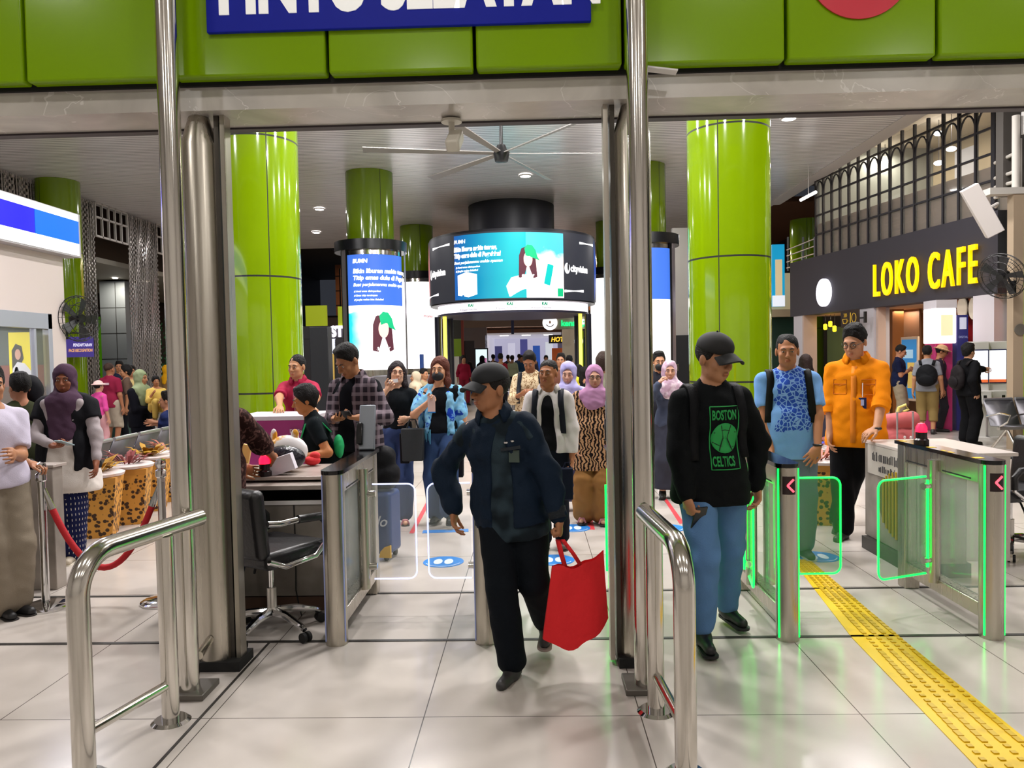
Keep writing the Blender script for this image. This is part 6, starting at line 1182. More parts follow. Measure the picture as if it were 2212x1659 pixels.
for pts in ([(-.06, .03), (0, .045), (.06, .03)], [(-.065, -.02), (-.02, -.045), (.05, -.05)], [(-.02, .07), (-.008, 0), (-.03, -.07)], [(.03, .07), (.015, 0), (.04, -.07)]): mb.tube([front(K, c0+a, 1.175+b, .006) for a, b in pts], .003, 5)
mb.build('disc_seams', SW, K['t']); mb = MB(); q_ = [(x0, 1.345), (x1, 1.345), (x1, 1.01), (x0, 1.01), (x0, 1.345)]; pts = []
for a, b in zip(q_[:-1], q_[1:]): pts += [front(K, a[0]+(b[0]-a[0])*k/6, a[1]+(b[1]-a[1])*k/6, .004) for k in range(6)]
mb.tube(pts+[pts[0]], .003, 5).build('print_border', GP_, K['t'])
backpack(K, '#0e0f12', label='black backpack on the man in the green lettered sweater'); phone('dark phone held low by the man in the black sweater', hw(K, 0, .15, .035), R(20), 25)
# ---------------- man in the blue T-shirt ----------------
def bl(N):
    x, y, z = N.xyz(); c = N.m('ADD', N.m('MULTIPLY', N.m('ABSOLUTE', N.m('SUBTRACT', x, .02)), 2.2), N.m('MULTIPLY', N.noise(6, 3), .5)); d = N.m('LESS_THAN', c, .52); h = N.m('GREATER_THAN', N.m('ADD', z, N.m('MULTIPLY', N.noise(9, 2), .22)), 1.12)
    v = N('ShaderNodeTexVoronoi', Scale=30, feature='DISTANCE_TO_EDGE'); N.l(N.coord(), v.inputs['Vector']); p = N.mix(N.m('LESS_THAN', v.outputs['Distance'], .09), '#2c50b4', '#86aee6'); N.col(N.mix(N.m('MULTIPLY', d, h), '#7aaae4', p))
K = person('person', 'man in light blue T-shirt with dark blue print and black backpack straps', 1700, 6.0, 720, -8, '#b57a54', lean=(0, -.02), head=(-8, 5, 0), wr=('p', 1668, 1000, 5.85), wl=('p', 1768, 985, 5.75), el=(1, .8, 0), fr=(-.09, .1, .085), fl=('p', 1737, 1178, 6.0), q=2, w=1.16, belly=.035,
    top=dict(m=pmat('blue_print_tee', bl), i=.020, sl=.72, hem=.78, fl=.02, wd=.016, n='t_shirt'), bot=dict(c='#6c7884', i=.022, fl=.02), shoes='#3c3e42', hair=dict(k='crop'), handl=dict(d=(-.55, -.3, -.7), n=(0, 1, 0), curl=12, spread=1.6), extra=dict(sole='#c8c4bc'))
backpack(K, '#10130f', label='black backpack worn by the man in the blue T-shirt'); MB().tube([K['wl']+Vector((.03*math.cos(R(a)), .03*math.sin(R(a)), .02)) for a in range(0, 361, 30)], .008, 6).build('wristwatch', BLACK, K['t'])
# ---------------- man in the orange shirt ----------------
OR = fab('#f08a08', .8)
K = person('person', 'young man in bright orange shirt and glasses resting a hand on the concrete counter', 1850, 6.5, 700, -32, '#c08a68', head=(-14, 18, 0), wl=('p', 1893, 932, 6.12), wr=('p', 1790, 985, 6.45), el=(.9, .9, 0), fr=('p', 1822, 1150, 6.55), fl=('p', 1805, 1135, 6.75), q=2, w=1.12, belly=.03, top=dict(m=OR, i=.020, sl=1.22, hem=.76, fl=.02, wd=.012, nz=.003), bot=dict(c='#0e0e11', i=.022, fl=.02), shoes='#2c2a28', hair=dict(k='boy'), handl=dict(d=(-.6, -.5, -.35), n=(0, .3, -1), curl=18))
glasses(K); collar(K, OR, .066, .04, 'shirt_collar', 60); T = K['T']
for sd_, (a, b) in enumerate(((K['er'], K['wr']), (K['el'], K['wl']))): MB().tube([a.lerp(b, .12), a.lerp(b, .30)], [.075, .07], 18).build('rolled_cuff', OR, K['t'])
ribbon(K, [(0, z) for z in (1.40, 1.3, 1.2, 1.1, 1.0, .9, .8)], .035, mat('orange_placket', '#e07e06', .8), 'placket', .003)
for x in (-.095, .095):
    q_ = [(x+a, 1.24+b) for a, b in ((-.045, -.06), (.045, -.06), (.045, .02), (.045, .055), (-.045, .055), (-.045, .02), (.0, .008), (.045, .02), (-.045, .02), (-.045, -.06))]; MB().tube([front(K, a, b, .002) for a, b in q_], .0028, 5).build('pocket_seam', mat('orange_seam', '#c86a04', .8), K['t'])
q1 = front(K, .06, 1.16, .012); MB().tube([front(K, .06, 1.27, .008), q1], .004, 5).build('badge_clip', WHITE, K['t']); MB().obox(q1-K['up']*.05, (.03, .004, .045)).build('id_badge', mat('badge_navy', '#1a1c50', .3), K['t'], bev=.002); MB().obox(q1-K['up']*.045-K['fw']*.005, (.012, .002, .025)).build('badge_photo', mat('badge_white', '#b8bce0', .4), K['t'])
w_ = MB().tube([K['wl']+Vector((.031*math.cos(R(a)), .031*math.sin(R(a)), .0)) for a in range(0, 361, 30)], .011, 6).build('wristwatch', BLACK, K['t'])
# ---------------- staff desk group ----------------
bat = lambda c1, c2, sc=22: pmat('batik_%s' % c2, lambda N: N.col(N.mix(N.ramp(N.noise(sc, 5, dist=1.5), .5, .58), c1, c2)))
K = person('person', 'guard in brown batik shirt leaning over the staff desk, seen from behind beside the pillar', 452, 4.56, 783, 158, '#9a6440', lean=(0, -.08), head=(12, 8, 0), wl=('p', 520, 1010, 4.86), wr=('p', 588, 985, 4.95), er=(-.8, .4, -.3), q=2, w=1.1, belly=.03, top=dict(m=bat('#2c1614', '#6c4a44'), i=.022, sl=1.35, hem=.80, fl=.02, wd=.022, n='batik_shirt'), bot=dict(c='#141c34'), shoes='#101010', hair=dict(k='short')); glasses(K)
K = person('person', 'boy in black T-shirt with a bright green bag strap leaning on the staff desk', 706, 5.82, 850, -72, '#b47444', lean=(0, -.17), head=(2, 12, 0), wr=('p', 628, 985, 5.62), wl=('p', 650, 988, 5.50), er=(-.4, .4, -1), el=(.4, .4, -1), q=2, w=.92, h=1.44, top=dict(c='#0c1418', i=.018, sl=.66, hem=.86, n='t_shirt'), bot=dict(c='#15171c'), hair=dict(k='mop'), handr=dict(curl=15, n=(0, 0, -1)), handl=dict(curl=15, n=(0, 0, -1)))
strap_ribbon(K, [(.10, .13, 1.25), (.12, .06, 1.42), (.11, -.06, 1.40), (.08, -.15, 1.28), (.02, -.16, 1.12), (-.06, -.13, 1.0)], .05, mat('strap_green', '#10a860', .7), 'bag_strap', .01); KB = K
t = thing('green_bag', 'bright green bag slung on the back of the boy at the desk', 'bag', K['base'], K['t'].rotation_euler.z); f = Fld(.012); f.ell(K['T'](.12, .15, 1.10), (.07, .035, .09), k=.02); f.noise = (.004, 30, 2); fbuild(f, 'bag_body', mat('strap_green'), t)
MR = fab('#9c2240', .75)
K = person('person', 'man in maroon uniform shirt leaning on the magenta service counter', 648, 8.0, 777, -4, '#b98660', lean=(.0, -.07), head=(-10, 4, 0), wr=('p', 603, 884, 7.42), wl=('p', 675, 885, 7.42), er=(-1, .5, 0), el=(1, .5, 0), q=2, w=1.08, h=1.68, top=dict(m=MR, i=.018, sl=.8, hem=.84, wd=.02, n='uniform_shirt'), bot=dict(c='#18181c'), hair=dict(k='crop'), handr=dict(n=(0, 0, -1), curl=12), handl=dict(n=(0, 0, -1), curl=12)); collar(K, MR)
ribbon(K, [(0, z) for z in (1.40, 1.3, 1.2, 1.1, 1.0)], .03, mat('tie_pink', '#a86070', .8), 'tie')
for x, z in ((-.10, 1.30), (.09, 1.30)): MB().obox(front(K, x, z, .003), (.025, .004, .008)).build('name_tag', mat('tag_white', '#d8b8c4', .5), K['t'])
K = person('person', 'man in open checked shirt over black looking down at his phone', 768, 6.22, 738, -24, '#a4704c', lean=(0, -.03), head=(-12, 32, 0), wr=('p', 722, 905, 5.92), wl=('p', 778, 902, 5.86), er=(-.7, .6, -.8), el=(.7, .6, -.8), q=2, w=1.1, belly=.02, top=dict(c='#0c0e14', i=.014, sl=.3, hem=.86, n='t_shirt'), bot=dict(c='#0f1014', i=.02, fl=.015), shoes='#131313', hair=dict(k='short'), handr=dict(d=(.9, -.5, 0), n=(.3, 0, 1), curl=25), handl=dict(d=(-.9, -.5, 0), n=(0, .2, 1), curl=35))
PM = pmat('plaid_shirt', plaid); open_coat(K, PM, 'checked_shirt', .022, .86, 1.85, .06, wd=.008); collar(K, PM, .07, .03, 'shirt_collar', 80); phone('dark phone in the hands of the man in the checked shirt', P(750, 897, 5.82), 0, 60)
def suitcase(label, loc, w_, h_, d_, c, rz=0, hnd=0, rib=5, wheel='#111111'):
    t = thing('suitcase', label, 'suitcase', loc, rz); m_ = mat('case_'+c, c, .4); b = MB().box(-w_/2, w_/2, -d_/2, d_/2, .05, h_).build('shell', m_, t, bev=.035, seg=4)
    for i in range(rib): x = -w_/2+w_*(i+1)/(rib+1); MB().box(x-.006, x+.006, -d_/2-.004, d_/2+.004, .09, h_-.04).build('rib', m_, b)
    for x in (-w_/2+.05, w_/2-.05):
        for y in (-d_/2+.03, d_/2-.03): MB().cyl((x-.012, y, .027), (x+.012, y, .027), .027, n=14).build('wheel', mat('wheel_'+wheel, wheel, .5), t)
    if hnd: MB().tube([(-.09, d_/2-.03, h_-.02), (-.09, d_/2-.03, h_+hnd), (.09, d_/2-.03, h_+hnd), (.09, d_/2-.03, h_-.02)], .010, 8).build('pull_handle', mat('handle_grey', '#b8b4b4', .3, .6), t)
    return t
p = G(815, 1203); t = suitcase('dark blue suitcase with pale script lettering and a yellow wheel arch', p, .34, .55, .24, '#1f3f7c', R(-12), 0, 0)
text('script_lettering', 'Polo', mat('case_print', '#dfe4f0', .5), t, .12, FRONT((-.08, -.124, .28)), .001, .001, 1, .35); MB().prism([(0, 0), (.10, 0), (.10, .10), (.05, .085), (.015, .05)], (1, 0, 0), (0, 0, 1), (.07, -.128, .03), (0, .02, 0)).build('wheel_arch', mat('case_yellow', '#e0b020', .5), t)
t = thing('duffel_bag', 'black travel bag stacked on the dark blue suitcase', 'bag', p+Vector((0, 0, .55)), R(-12)); f = Fld(.014); f.cap((-.1, 0, .12), (.1, 0, .12), .115, k=.02); f.cap((-.08, 0, .26), (.08, 0, .26), .10, k=.02); f.noise = (.004, 28, 3); fbuild(f, 'bag_body', fab('#17171a', .6), t)
# ---------------- two women behind the closed wings ----------------
JE = fab('#3a4a74', .8)
K = person('person', 'woman in black T-shirt, round glasses and blue jeans holding up a slip of paper', 856, 7.5, 780, 4, '#dba888', head=(10, -8, 4), wr=('p', 836, 842, 7.3), wl=('p', 880, 905, 7.3), er=(-.8, .2, -1), el=(1, .6, -.5), fr=('p', 846, 1112, 7.5), fl=('p', 874, 1118, 7.4), q=2, w=.98, top=dict(c='#101418', i=.012, sl=.62, hem=1.0, n='t_shirt', wd=.008), bot=dict(m=JE, i=.018, fl=.035, n='jeans'), shoes='sandals', hair=dict(k='long', c='#1a0d12', L=.34), handr=dict(curl=50, n=(0, -1, 0)), handl=dict(curl=60)); glasses(K, mat('thin_frame', '#6a4a44', .3), .024); 0
t = thing('paper_slip', 'small white slip of paper held at the chin of the woman in glasses', 'paper', hw(K, 0, .13, .02)); MB().obox((0, 0, 0), (.045, .002, .018), Matrix.Rotation(R(-8), 3, 'Y')).build('paper', mat('paper_white', '#f0f0f4', .5), t)
def tote(label, x, ytop, ybot, Y, wpx, c, hz, side=0):
    a = P(x, ybot, Y); b = P(x, ytop, Y); w_ = wpx*Y/1650/2; t = thing('tote_bag', label, 'bag', (a.x, Y, a.z)); h_ = b.z-a.z; mb = MB(); mb.add([(-w_*.9, -.05, 0), (w_*.9, -.05, 0), (w_*.9, .05, 0), (-w_*.9, .05, 0), (-w_, -.04, h_), (w_, -.04, h_), (w_, .04, h_), (-w_, .04, h_)], [(3, 2, 1, 0), (4, 5, 6, 7), (0, 1, 5, 4), (1, 2, 6, 5), (2, 3, 7, 6), (3, 0, 4, 7)]); mb.build('bag_body', fab(c, .6), t, bev=.01)
    MB().tube([(-w_*.5, 0, h_), (-w_*.25, 0, h_+hz), (w_*.25, 0, h_+hz), (w_*.5, 0, h_)], .008, 6).build('bag_handle', fab(c, .6), t); return t
tote('grey-black shopping tote hanging from the hand of the woman in the black T-shirt', 893, 925, 995, 7.2, 50, '#3a3c3e', .08); tote('narrow black paper bag beside the grey-black tote', 876, 935, 1000, 7.28, 22, '#141416', .06)
K = person('person', 'woman with a black face mask, wavy brown hair and a blue patterned shawl', 950, 7.35, 770, -2, '#d09a76', head=(-8, 0, 0), wr=('p', 927, 868, 7.1), wl=('p', 993, 955, 7.3), er=(-.9, .2, -1), el=(1, .5, 0), fr=('p', 944, 1108, 7.4), fl=('p', 972, 1105, 7.2), q=2, w=1.0, top=dict(c='#0e1016', i=.012, sl=.2, hem=.95, n='black_top'), bot=dict(c='#33486e', i=.02, fl=.05, n='jeans'), shoes='#101014', hair=dict(k='long', c='#5a2a1c', L=.38), handr=dict(curl=55, n=(0, -1, 0)))
f = Fld(.010); H_, s, T = K['Hh'], K['s'], K['T']; f.ell(H_(0, -.065, -.062), (.062*s, .056*s, .052*s), K['hd']); fbuild(f, 'face_mask', mat('mask_black', '#15151a', .7), K['t'])
SH = pmat('blue_shawl', lambda N: N.col(N.mix(N.ramp(N.noise(7, 4, dist=1), .56, .60), N.mix(N.noise(40, 2), '#4aa0dc', '#a8dcf0'), '#1a40b0'))); f = Fld(.011)
for S_, E_, sx_ in ((K['shr'], K['er'], -1), (K['shl'], K['el'], 1)): f.cap(T(sx_*.09, .0, 1.41), S_, .058*s, .062*s, k=.02); f.cap(S_, S_.lerp(E_, .8), .062*s, .062*s, k=.02); f.cap(T(sx_*.11, -.06, 1.33), T(sx_*.13, -.10, .98), .05*s, .04*s, k=.03); f.cap(T(sx_*.18, -.02, 1.2), T(sx_*.21, -.03, .96), .05*s, .032*s, k=.03)
f.cap(T(-.14, .06, 1.36), T(.14, .06, 1.36), .07*s, k=.03); f.noise = (.006, 40, 3); sh = fbuild(f, 'shawl', SH, K['t']); mb = MB()
for i in range(26):
    sx_ = -1 if i < 13 else 1; k_ = i % 13; a = T(sx_*(.09+.013*k_), -.13+.010*k_*.8, .96); mb.tube([a+Vector((0, 0, .03)), a+Vector((.004*((i*7) % 3-1), 0, -.05)), a+Vector((.006*((i*5) % 3-1), 0, -.11-.02*(i % 3)))], .004, 5)
mb.build('shawl_fringe', mat('fringe_blue', '#6cc0e4', .8), sh)
t = thing('boarding_pass', 'pale pink slip held up by the woman in the blue shawl', 'paper', P(932, 872, 7.02)); MB().obox((0, 0, 0), (.035, .002, .075)).build('paper', mat('paper_pink', '#e8c4bc', .5), t); MB().box(-.035, .035, -.003, .003, -.085, -.075).build('blue_edge', mat('sticker_blue'), t)
tote('black handbag with a white tag held by the woman in the blue shawl', 990, 975, 1030, 7.2, 26, '#15141a', .05)
# ---------------- people behind the man in the cap ----------------
K = person('person', 'boy with a shaved head in a white zip hoodie over a black T-shirt', 1184, 6.4, 775, -6, '#a36a45', head=(-14, -2, 0), wr=('p', 1130, 985, 6.3), wl=('p', 1236, 985, 6.3), er=(-1, .5, 0), el=(1, .5, 0), fr=('p', 1178, 1182, 6.3), q=2, w=.98, top=dict(c='#0b0b0e', i=.012, sl=.3, hem=.9, n='t_shirt'), bot=dict(c='#12151f', i=.018), shoes='#5c5048', hair=dict(k='crop', c='#14100e')); HD = fab('#cfc8c4', .85); hd_ = open_coat(K, HD, 'hoodie', .026, .88, 1.93, .06, wd=.012); collar(K, HD, .078, .03, 'hood', 90)
KK = backpack(K, '#1c1e26', label='dark backpack worn over the white hoodie', ob=hd_); tote('dark navy bag hanging by the white hoodie sleeve', 1226, 1010, 1078, 6.1, 26, '#0d1224', .04)
K = person('person', 'woman in lilac patterned headscarf looking down behind the boy in the white hoodie', 1228, 7.9, 780, -4, '#d8a890', head=(-6, 12, 0), q=2, top=dict(c='#b8b0d0', i=.02, sl=1.9, hem=.6), bot=dict(c='#4c4a6a', k='skirt'), hair=dict(k='hijab', m=pmat('lilac_scarf', lambda N: N.col(N.mix(N.noise(14, 3), '#8c86c4', '#c4c0e4'))), L=1.18))
def tiger(N):
    w_ = N('ShaderNodeTexWave', Scale=7, Distortion=9, Detail=3); w_.inputs['Detail Scale'].default_value = 1.3; N.l(N.map((1.4, 1, 2.2)), w_.inputs['Vector']); N.col(N.mix(N.ramp(w_.outputs['Fac'], .42, .55), '#1a100e', '#b98e68'))
K = person('person', 'woman in pink headscarf, glasses and a tiger striped blouse over tan trousers', 1284, 7.25, 787, -8, '#c69478', head=(6, 4, 0), wr=('p', 1248, 990, 7.15), wl=('p', 1330, 990, 7.2), fr=('p', 1262, 1110, 7.3), fl=('p', 1300, 1112, 7.25), q=2, w=1.2, belly=.03, top=dict(m=pmat('tiger_blouse', tiger), i=.024, sl=1.8, hem=.60, fl=.04, wd=.03, n='tiger_blouse'), bot=dict(c='#8c6438', i=.03, fl=.06, nz=.006), shoes='sandals', hair=dict(k='hijab', c='#b080a4', L=1.24)); glasses(K)
K = person('person', 'man in cream batik shirt looking down at his hands beyond the boy in white', 1146, 9.6, 757, -6, '#8f5c3e', head=(-6, 26, 0), wr=('p', 1128, 850, 9.35), wl=('p', 1160, 850, 9.35), er=(-.6, .4, -1), el=(.6, .4, -1), q=1, w=1.12, top=dict(m=bat('#d8c4a0', '#8a6a48', 30), i=.02, sl=1.5, hem=.82, n='batik_shirt', wd=.02), bot=dict(c='#202028'), hair=dict(k='short')); backpack(K, '#23252c', label='dark backpack of the man in the cream batik shirt')
K = person('person', 'woman in pale pink headscarf and grey-blue jacket touching her cheek by the pole', 1446, 8.5, 777, -4, '#cf9c80', head=(0, 4, 0), wr=('p', 1424, 828, 8.3), er=(-.6, .2, -1), q=2, top=dict(c='#4a5266', i=.024, sl=1.9, hem=.7), bot=dict(c='#3a3c48', k='skirt'), hair=dict(k='hijab', m=pmat('pale_pink_scarf', lambda N: N.col(N.mix(N.ramp(N.noise(16, 3), .45, .6), '#c4a4b8', '#ead8e2'))), L=1.22), handr=dict(curl=50))
K = person('person', 'man with a dark face mask half hidden behind the tall pole', 1424, 9.6, 760, 0, '#b98462', q=1, top=dict(c='#24242c', sl=1.9), bot=dict(c='#18181c'), hair=dict(k='short')); f = Fld(.012); f.ell(K['Hh'](0, -.065, -.062), (.062, .056, .052), K['hd']); fbuild(f, 'face_mask', mat('mask_black'), K['t'])
K = person('person', 'person in sage green with a brown hair bun seen behind the pink headscarf', 1306, 8.7, 762, 150, '#b98a68', q=1, w=1.1, top=dict(c='#8b8a74', i=.03, sl=1.9, hem=.7, fl=.03), bot=dict(c='#3c3a34', k='skirt'), hair=dict(k='mop', c='#3a2a22'))
# ---------------- left group ----------------
dots = lambda N: N.col(N.mix(N.m('MULTIPLY', N.m('LESS_THAN', N.m('PINGPONG', N.m('ADD', N.xyz()[0], N.xyz()[1]), .018), .003), N.m('LESS_THAN', N.m('PINGPONG', N.xyz()[2], .022), .009)), '#151a40', '#cfc8b8'))
K = person('person', 'woman in purple headscarf, black and grey jacket and dark dotted trousers', 140, 6.2, 786, 12, '#8a5238', head=(4, 6, 0), wr=('p', 112, 962, 5.95), wl=('p', 208, 1000, 6.1), er=(-1, .3, -.6), el=(1, .5, 0), fr=('p', 92, 1198, 6.3), fl=('p', 152, 1212, 6.1), q=2, w=1.12, top=dict(c='#d8d0c8', i=.012, sl=0, hem=.61, fl=.065, n='long_white_tee'), bot=dict(m=pmat('dotted_trousers', dots), i=.022, fl=.05, nz=.006), shoes='#b8ac98', hair=dict(k='hijab', c='#4c3648', L=1.02, o=.035), handr=dict(d=(1, -.4, -.1), curl=50, n=(0, 0, 1)), extra=dict(sole='#d8d0c0'))
open_coat(K, fab('#121217', .7), 'jacket_body', .048, .80, .5, .075); s = K['s']
for S_, E_, W_ in ((K['shr'], K['er'], K['wr']), (K['shl'], K['el'], K['wl'])):
    f = Fld(.011); f.cap(S_.lerp(E_, .35), E_, .060*s, .055*s, k=.03); f.cap(E_, E_.lerp(W_, .9), .055*s, .042*s, k=.03); f.noise = (.004, 34, 5); fbuild(f, 'jacket_sleeve', fab('#a49a9c', .85), K['t'])
f = Fld(.011); T = K['T']
for x in (-1, 1): f.cap(T(x*.11, .06, 1.42), T(x*.12, -.09, 1.39), .04*s, .035*s, k=.03); f.cap(T(x*.12, -.09, 1.39), T(x*.085, -.125, 1.24), .035*s, .02*s, k=.03)
fbuild(f, 'jacket_hood', fab('#a49a9c', .85), K['t']); phone('pale phone in the hand of the woman in the purple headscarf', hw(K, 0, .15, .03), R(-10), 70, '#9ab0b4')
K = person('person', 'man in white shirt and grey trousers gripping the stanchion top, cut off by the frame', -22, 4.75, 790, 62, '#b07a58', head=(-10, 0, 0), wr=('p', 74, 1008, 4.95), wl=('p', 30, 980, 4.6), er=(-.3, .6, -1), el=(.5, .6, -1), fr=('p', 8, 1318, 4.78), q=2, w=1.1, top=dict(c='#c9c2d4', i=.02, sl=.8, hem=.9, wd=.02), bot=dict(c='#857a6a', i=.03, fl=.04), shoes='#141416', hair=dict(k='short'), handr=dict(curl=40, n=(0, 0, -1), d=(.5, -.8, -.1))); MB().tube([K['wr']+Vector((.03*math.cos(R(a)), .012*math.sin(R(a)), .03*math.sin(R(a)))) for a in range(0, 361, 30)], .009, 6).build('wristwatch', BLACK, K['t'])
K = person('person', 'person in olive jacket turned away beside the booth, black bag on the shoulder', 40, 6.3, 806, -120, '#b0785c', q=2, top=dict(c='#343824', i=.024, sl=1.9, hem=.84), bot=dict(c='#17181c'), hair=dict(k='boy')); f = Fld(.014); t = thing('shoulder_bag', 'bulky black bag on the shoulder of the person in the olive jacket', 'bag', P(66, 845, 6.45)); f.ell((0, 0, 0), (.10, .10, .15)); f.noise = (.004, 30, 2); fbuild(f, 'bag_body', fab('#15151a', .6), t); MB().tube([(-.06, -.04, .1), (-.1, -.02, .2), (-.14, 0, .1), (-.12, 0, -.1)], .012, 6).build('bag_strap', fab('#15151a', .6), t)
K = person('person', 'man in maroon uniform seen from behind beyond the mint suitcase', 237, 14, 783, 170, '#a06a4c', q=1, w=1.05, top=dict(c='#84203c', i=.02, sl=.8, hem=.85), bot=dict(c='#a89c8c', to=1.1, i=.03), shoes='#202020', hair=dict(k='crop', c='#3a2820')); MB().obox(K['T'](-.02, .14, 1.32), (.06, .004, .02)).build('back_print', mat('tag_white'), K['t'])
for px, d, yt, fc, c, c2, hr, lb in ((258, 16.5, 780, 20, '#23283c', '#181a20', 'short', 'dark haired person in navy between the grey column and the maroon uniform'), (271, 14.5, 789, -60, '#5c4a40', '#14161c', 'mop', 'person in brown turned towards the man in maroon'), (284, 15.6, 790, 30, '#c8b078', '#14161c', 'short', 'person in yellow batik standing in the group by the bead curtain')): person('person', lb, px, d, yt, fc, '#a87452', q=1, top=dict(c=c, sl=.9), bot=dict(c=c2), hair=dict(k=hr))
K = person('person', 'woman in sage green headscarf and long black dress carrying a small child', 302, 10.8, 798, 72, '#b07a58', head=(10, 6, 0), wl=('p', 332, 880, 10.6), wr=('p', 330, 885, 10.75), el=(.6, .4, -1), er=(-.6, .4, -1), q=2, w=1.12, top=dict(c='#12131c', i=.024, sl=1.9, hem=.8), bot=dict(c='#12131c', k='skirt', n='dress_skirt'), hair=dict(k='hijab', c='#94a07c', L=1.1))
K = person('person', 'small child in yellow held on the arm of the woman in the green headscarf', 336, 10.6, 833, 40, '#a86e4c', h=.98, xyz=tuple(P(337, 833, 10.62)-Vector((0, 0, .66))), wr=(-.12, -.22, 1.0), kneel=.33, fr=(-.1, -.25, .38), fl=(.1, -.25, .38), q=1, w=1.1, top=dict(c='#d8b860', sl=1.5), bot=dict(c='#d8b860'), shoes='#a08050', hair=dict(k='mop')); 
K = person('person', 'man in navy sitting on the steel bench with hands folded near his chin', 362, 10.4, 856, -82, '#b47e60', xyz=(P(362, 800, 10.4).x, 10.4, 0), h=1.64, kneel=.44, lean=(0, -.02), wr=('p', 333, 912, 10.2), wl=('p', 338, 916, 10.4), fr=(-.1, -.45, .085), fl=(.1, -.45, .085), q=2, top=dict(c='#26305c', sl=1.8, hem=.9, i=.02), bot=dict(c='#1a2040'), hair=dict(k='boy'))
person('person', 'person in a mustard yellow headscarf far off beside the garden', 361, 18, 788, 160, '#a87452', q=1, top=dict(c='#8c6c48', sl=1.9, hem=.6), bot=dict(c='#5c5038', k='skirt'), hair=dict(k='hijab', c='#d89c18'))
K = person('person', 'child in pink with a round pale hat beside the mint suitcase', 212, 13.2, 822, 160, '#c89078', q=1, w=1.0, top=dict(c='#e050a0', sl=1.2), bot=dict(c='#d8a0a8'), hair=dict(k='hat', c='#e8c4c0')); suitcase('mint green hard suitcase standing by the woman in the purple headscarf', G(238, 946), .42, .74, .28, '#7cc0a8', R(10), .25, 4); suitcase('dark green suitcase next to the man in maroon seen from behind', (P(256, 800, 14.6).x, 14.6, 0), .40, .62, .26, '#1c4038', 0, .1)
# ---------------- right group ----------------
K = person('person', 'man in navy polo shirt and khaki trousers using his phone by the cafe', 1942, 16, 745, 60, '#b07a5a', head=(0, 20, 0), wl=('p', 1966, 797, 15.8), wr=('p', 1964, 800, 15.9), el=(.6, .4, -1), er=(-.6, .4, -1), q=1, w=1.18, belly=.04, top=dict(c='#161c38', i=.02, sl=.75, hem=.86), bot=dict(c='#9c8f78', i=.03, fl=.03), shoes='#5a3020', hair=dict(k='short')); glasses(K)
K = person('person', 'young man in grey and black T-shirt with a black backpack, facing the kiosk', 2003, 14.6, 747, 150, '#b98460', q=1, w=1.05, top=dict(c='#8a8c94', i=.02, sl=.8, hem=.84), bot=dict(c='#8a7448', to=1.6, i=.03), shoes='#2a2a2a', hair=dict(k='boy')); backpack(K, '#131417', label='big black backpack of the young man facing the glowing kiosk', w_=.19)
K = person('person', 'man in beige cap and dark shirt leaning towards the glowing kiosk', 2030, 15.0, 744, 70, '#a8714f', head=(0, 18, 0), q=1, top=dict(c='#2c2430', sl=.9), bot=dict(c='#2c2a30'), hair=dict(k='hat', c='#c8a47c')); glasses(K)
K = person('person', 'person dressed all in black with a backpack touching the white ticket kiosk', 2092, 12.9, 742, 100, '#c08c6c', head=(10, 4, 0), wl=('p', 2138, 800, 13.3), wr=('p', 2110, 850, 12.7), el=(.6, .2, -1), q=2, w=1.08, top=dict(c='#101013', i=.026, sl=1.93, hem=.84, wd=.02), bot=dict(c='#0d0d10', i=.034, fl=.02), shoes='#1a1512', hair=dict(k='mop'), handl=dict(curl=30)); backpack(K, '#1d191b', label='dark backpack of the person dressed all in black')
K = person('person', 'woman with long dark hair and a lilac blouse turned to the cafe counter', 1740, 11.0, 765, 165, '#c08c6c', q=1, top=dict(c='#c0a4c0', sl=1.5, hem=.8), bot=dict(c='#303040'), hair=dict(k='long', c='#2a1a16', L=.3)); K = person('person', 'person in navy standing at the cafe counter with the white screen', 1808, 13.4, 782, 178, '#b98460', q=1, top=dict(c='#1a2240', sl=1.2), bot=dict(c='#1c1c24'), hair=dict(k='boy'))
t = thing('cafe_chair', 'blue cafe chair behind the man in the orange shirt', 'chair', (P(1786, 850, 9.6).x, 9.6, 0)); BC = mat('chair_blue', '#1f3fc0', .5); MB().box(-.2, .2, -.2, .2, .43, .47).build('seat', BC, t, bev=.01); MB().box(-.2, .2, -.22, -.19, .5, .88).build('backrest', mat('chair_navy', '#2a3448', .5), t, bev=.01)
for x in (-.18, .18):
    for y in (-.2, .18): MB().cyl((x, y, 0), (x, y, .47 if y > 0 else .88), .012, n=8).build('leg', STEEL, t)
p = G(2008, 1000); suitcase('pink suitcase with a raised handle under the pink travel bag', Vector((3.98, 8.1, 0)), .50, .42, .3, '#e08c8c', R(8), .52, 6)
t = thing('travel_bag', 'big dusty pink travel bag with a yellow ribbon on the pink suitcase', 'bag', (4.02, 8.42, .0), R(8)); f = Fld(.016); f.cap((-.16, 0, .62), (.16, 0, .62), .13, k=.03); f.cap((-.14, 0, .82), (.12, 0, .84), .09, k=.05); f.cap((-.18, 0, .4), (.18, 0, .4), .13, k=.03); f.cap((-.18, 0, .14), (.18, 0, .14), .13, k=.03); f.noise = (.005, 22, 4); fbuild(f, 'bag_body', fab('#c06464', .7), t)
MB().tube([(-.05, 0, .9), (-.03, 0, .97), (.05, 0, 1.0), (.08, 0, .95), (.02, 0, .92)], .016, 8).build('yellow_ribbon', mat('ribbon_yellow', '#e0d070', .7), t)
for i in range(4): MB().sph((-.05+.07*i, -.135, .66-.005*i), (.016, .006, .018), 10).build('white_dot', WHITE, t)
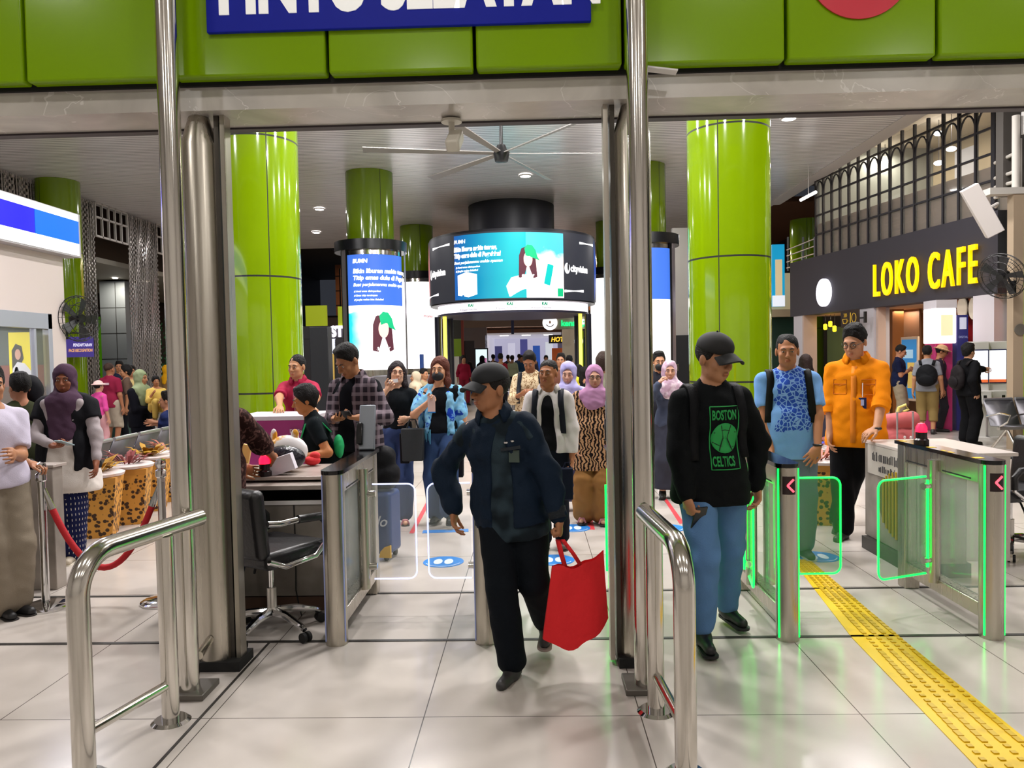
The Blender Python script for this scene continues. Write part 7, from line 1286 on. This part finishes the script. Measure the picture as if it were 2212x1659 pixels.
# ---------------- distant crowd ----------------
CROWD = [(1002, 26, 768, '#8c1c34', '#7a2030', 'mop', 20, 'woman in maroon far off beside the red post'), (1015, 29, 781, '#20243a', '#3a68b0', 'long', 175, 'woman in dark top and bright jeans walking away past the cap brim'), (1082, 24, 764, '#8c2030', '#24242c', 'short', 170, 'person in red with white straps walking away over the cap'), (1107, 30, 768, '#b8c0a0', '#2c2c34', 'boy', 175, 'person in pale green with a dark backpack strap in the far corridor'), (1098, 34, 767, '#3a3c50', '#22222a', 'short', 170, 'dark dressed walker in the far corridor beside the pale green shirt'), (1127, 31, 768, '#2c4a6c', '#1c1c24', 'boy', 10, 'person in steel blue facing this way in the far corridor'), (1122, 36, 765, '#485a80', '#22222a', 'short', 170, 'person in blue-grey deep in the far corridor'), (1066, 33, 766, '#4c4a50', '#22222a', 'boy', 175, 'person in grey before the corridor opening'), (1042, 28, 768, '#14141a', '#14141a', 'hijab', 170, 'person in a black headscarf before the glowing totem'),
 (1212, 13.5, 763, '#6a4438', '#22222a', 'short', -10, 'round faced man in brown behind the lilac headscarf'), (1231, 18, 768, '#7c2038', '#1c1c22', 'short', 150, 'person in dark red behind the boy in the white hoodie'), (1252, 15, 787, '#e0d040', '#22222a', 'long', 60, 'black haired woman in yellow between the two headscarves'), (1264, 14, 792, '#17171c', '#17171c', 'long', 100, 'black haired woman in black next to the pink headscarf'), (897, 13.5, 802, '#c8b8a0', '#484038', 'hijab', -70, 'seated-height person in a beige headscarf between the two women'), (916, 14.2, 796, '#a89878', '#3c3a34', 'short', 60, 'person in khaki right behind the beige headscarf'), (1180, 27, 768, '#34405c', '#22222a', 'short', 0, 'walker in slate blue in front of the navy shop panel'), (1152, 33, 766, '#5c5868', '#22222a', 'boy', 170, 'walker in mauve grey at the corridor mouth')]
for px, d, yt, c, c2, hr, fc, lb in CROWD: person('person', lb, px, d, yt, fc, '#b07c5c', q=0 if d > 16 else 1, top=dict(c=c, sl=1.5), bot=dict(c=c2), hair=dict(k=hr, c=c if hr == 'hijab' else '#120d0c'), wr=(-.2, -.12 if px % 2 else .1, .86), fl=(.1, .2 if px % 3 else -.1, .09))
suitcase('silver suitcase with a tall handle standing behind the cap man in the hall', (P(1092, 800, 14).x, 14, 0), .40, .62, .26, '#c8c4c4', 0, .35)
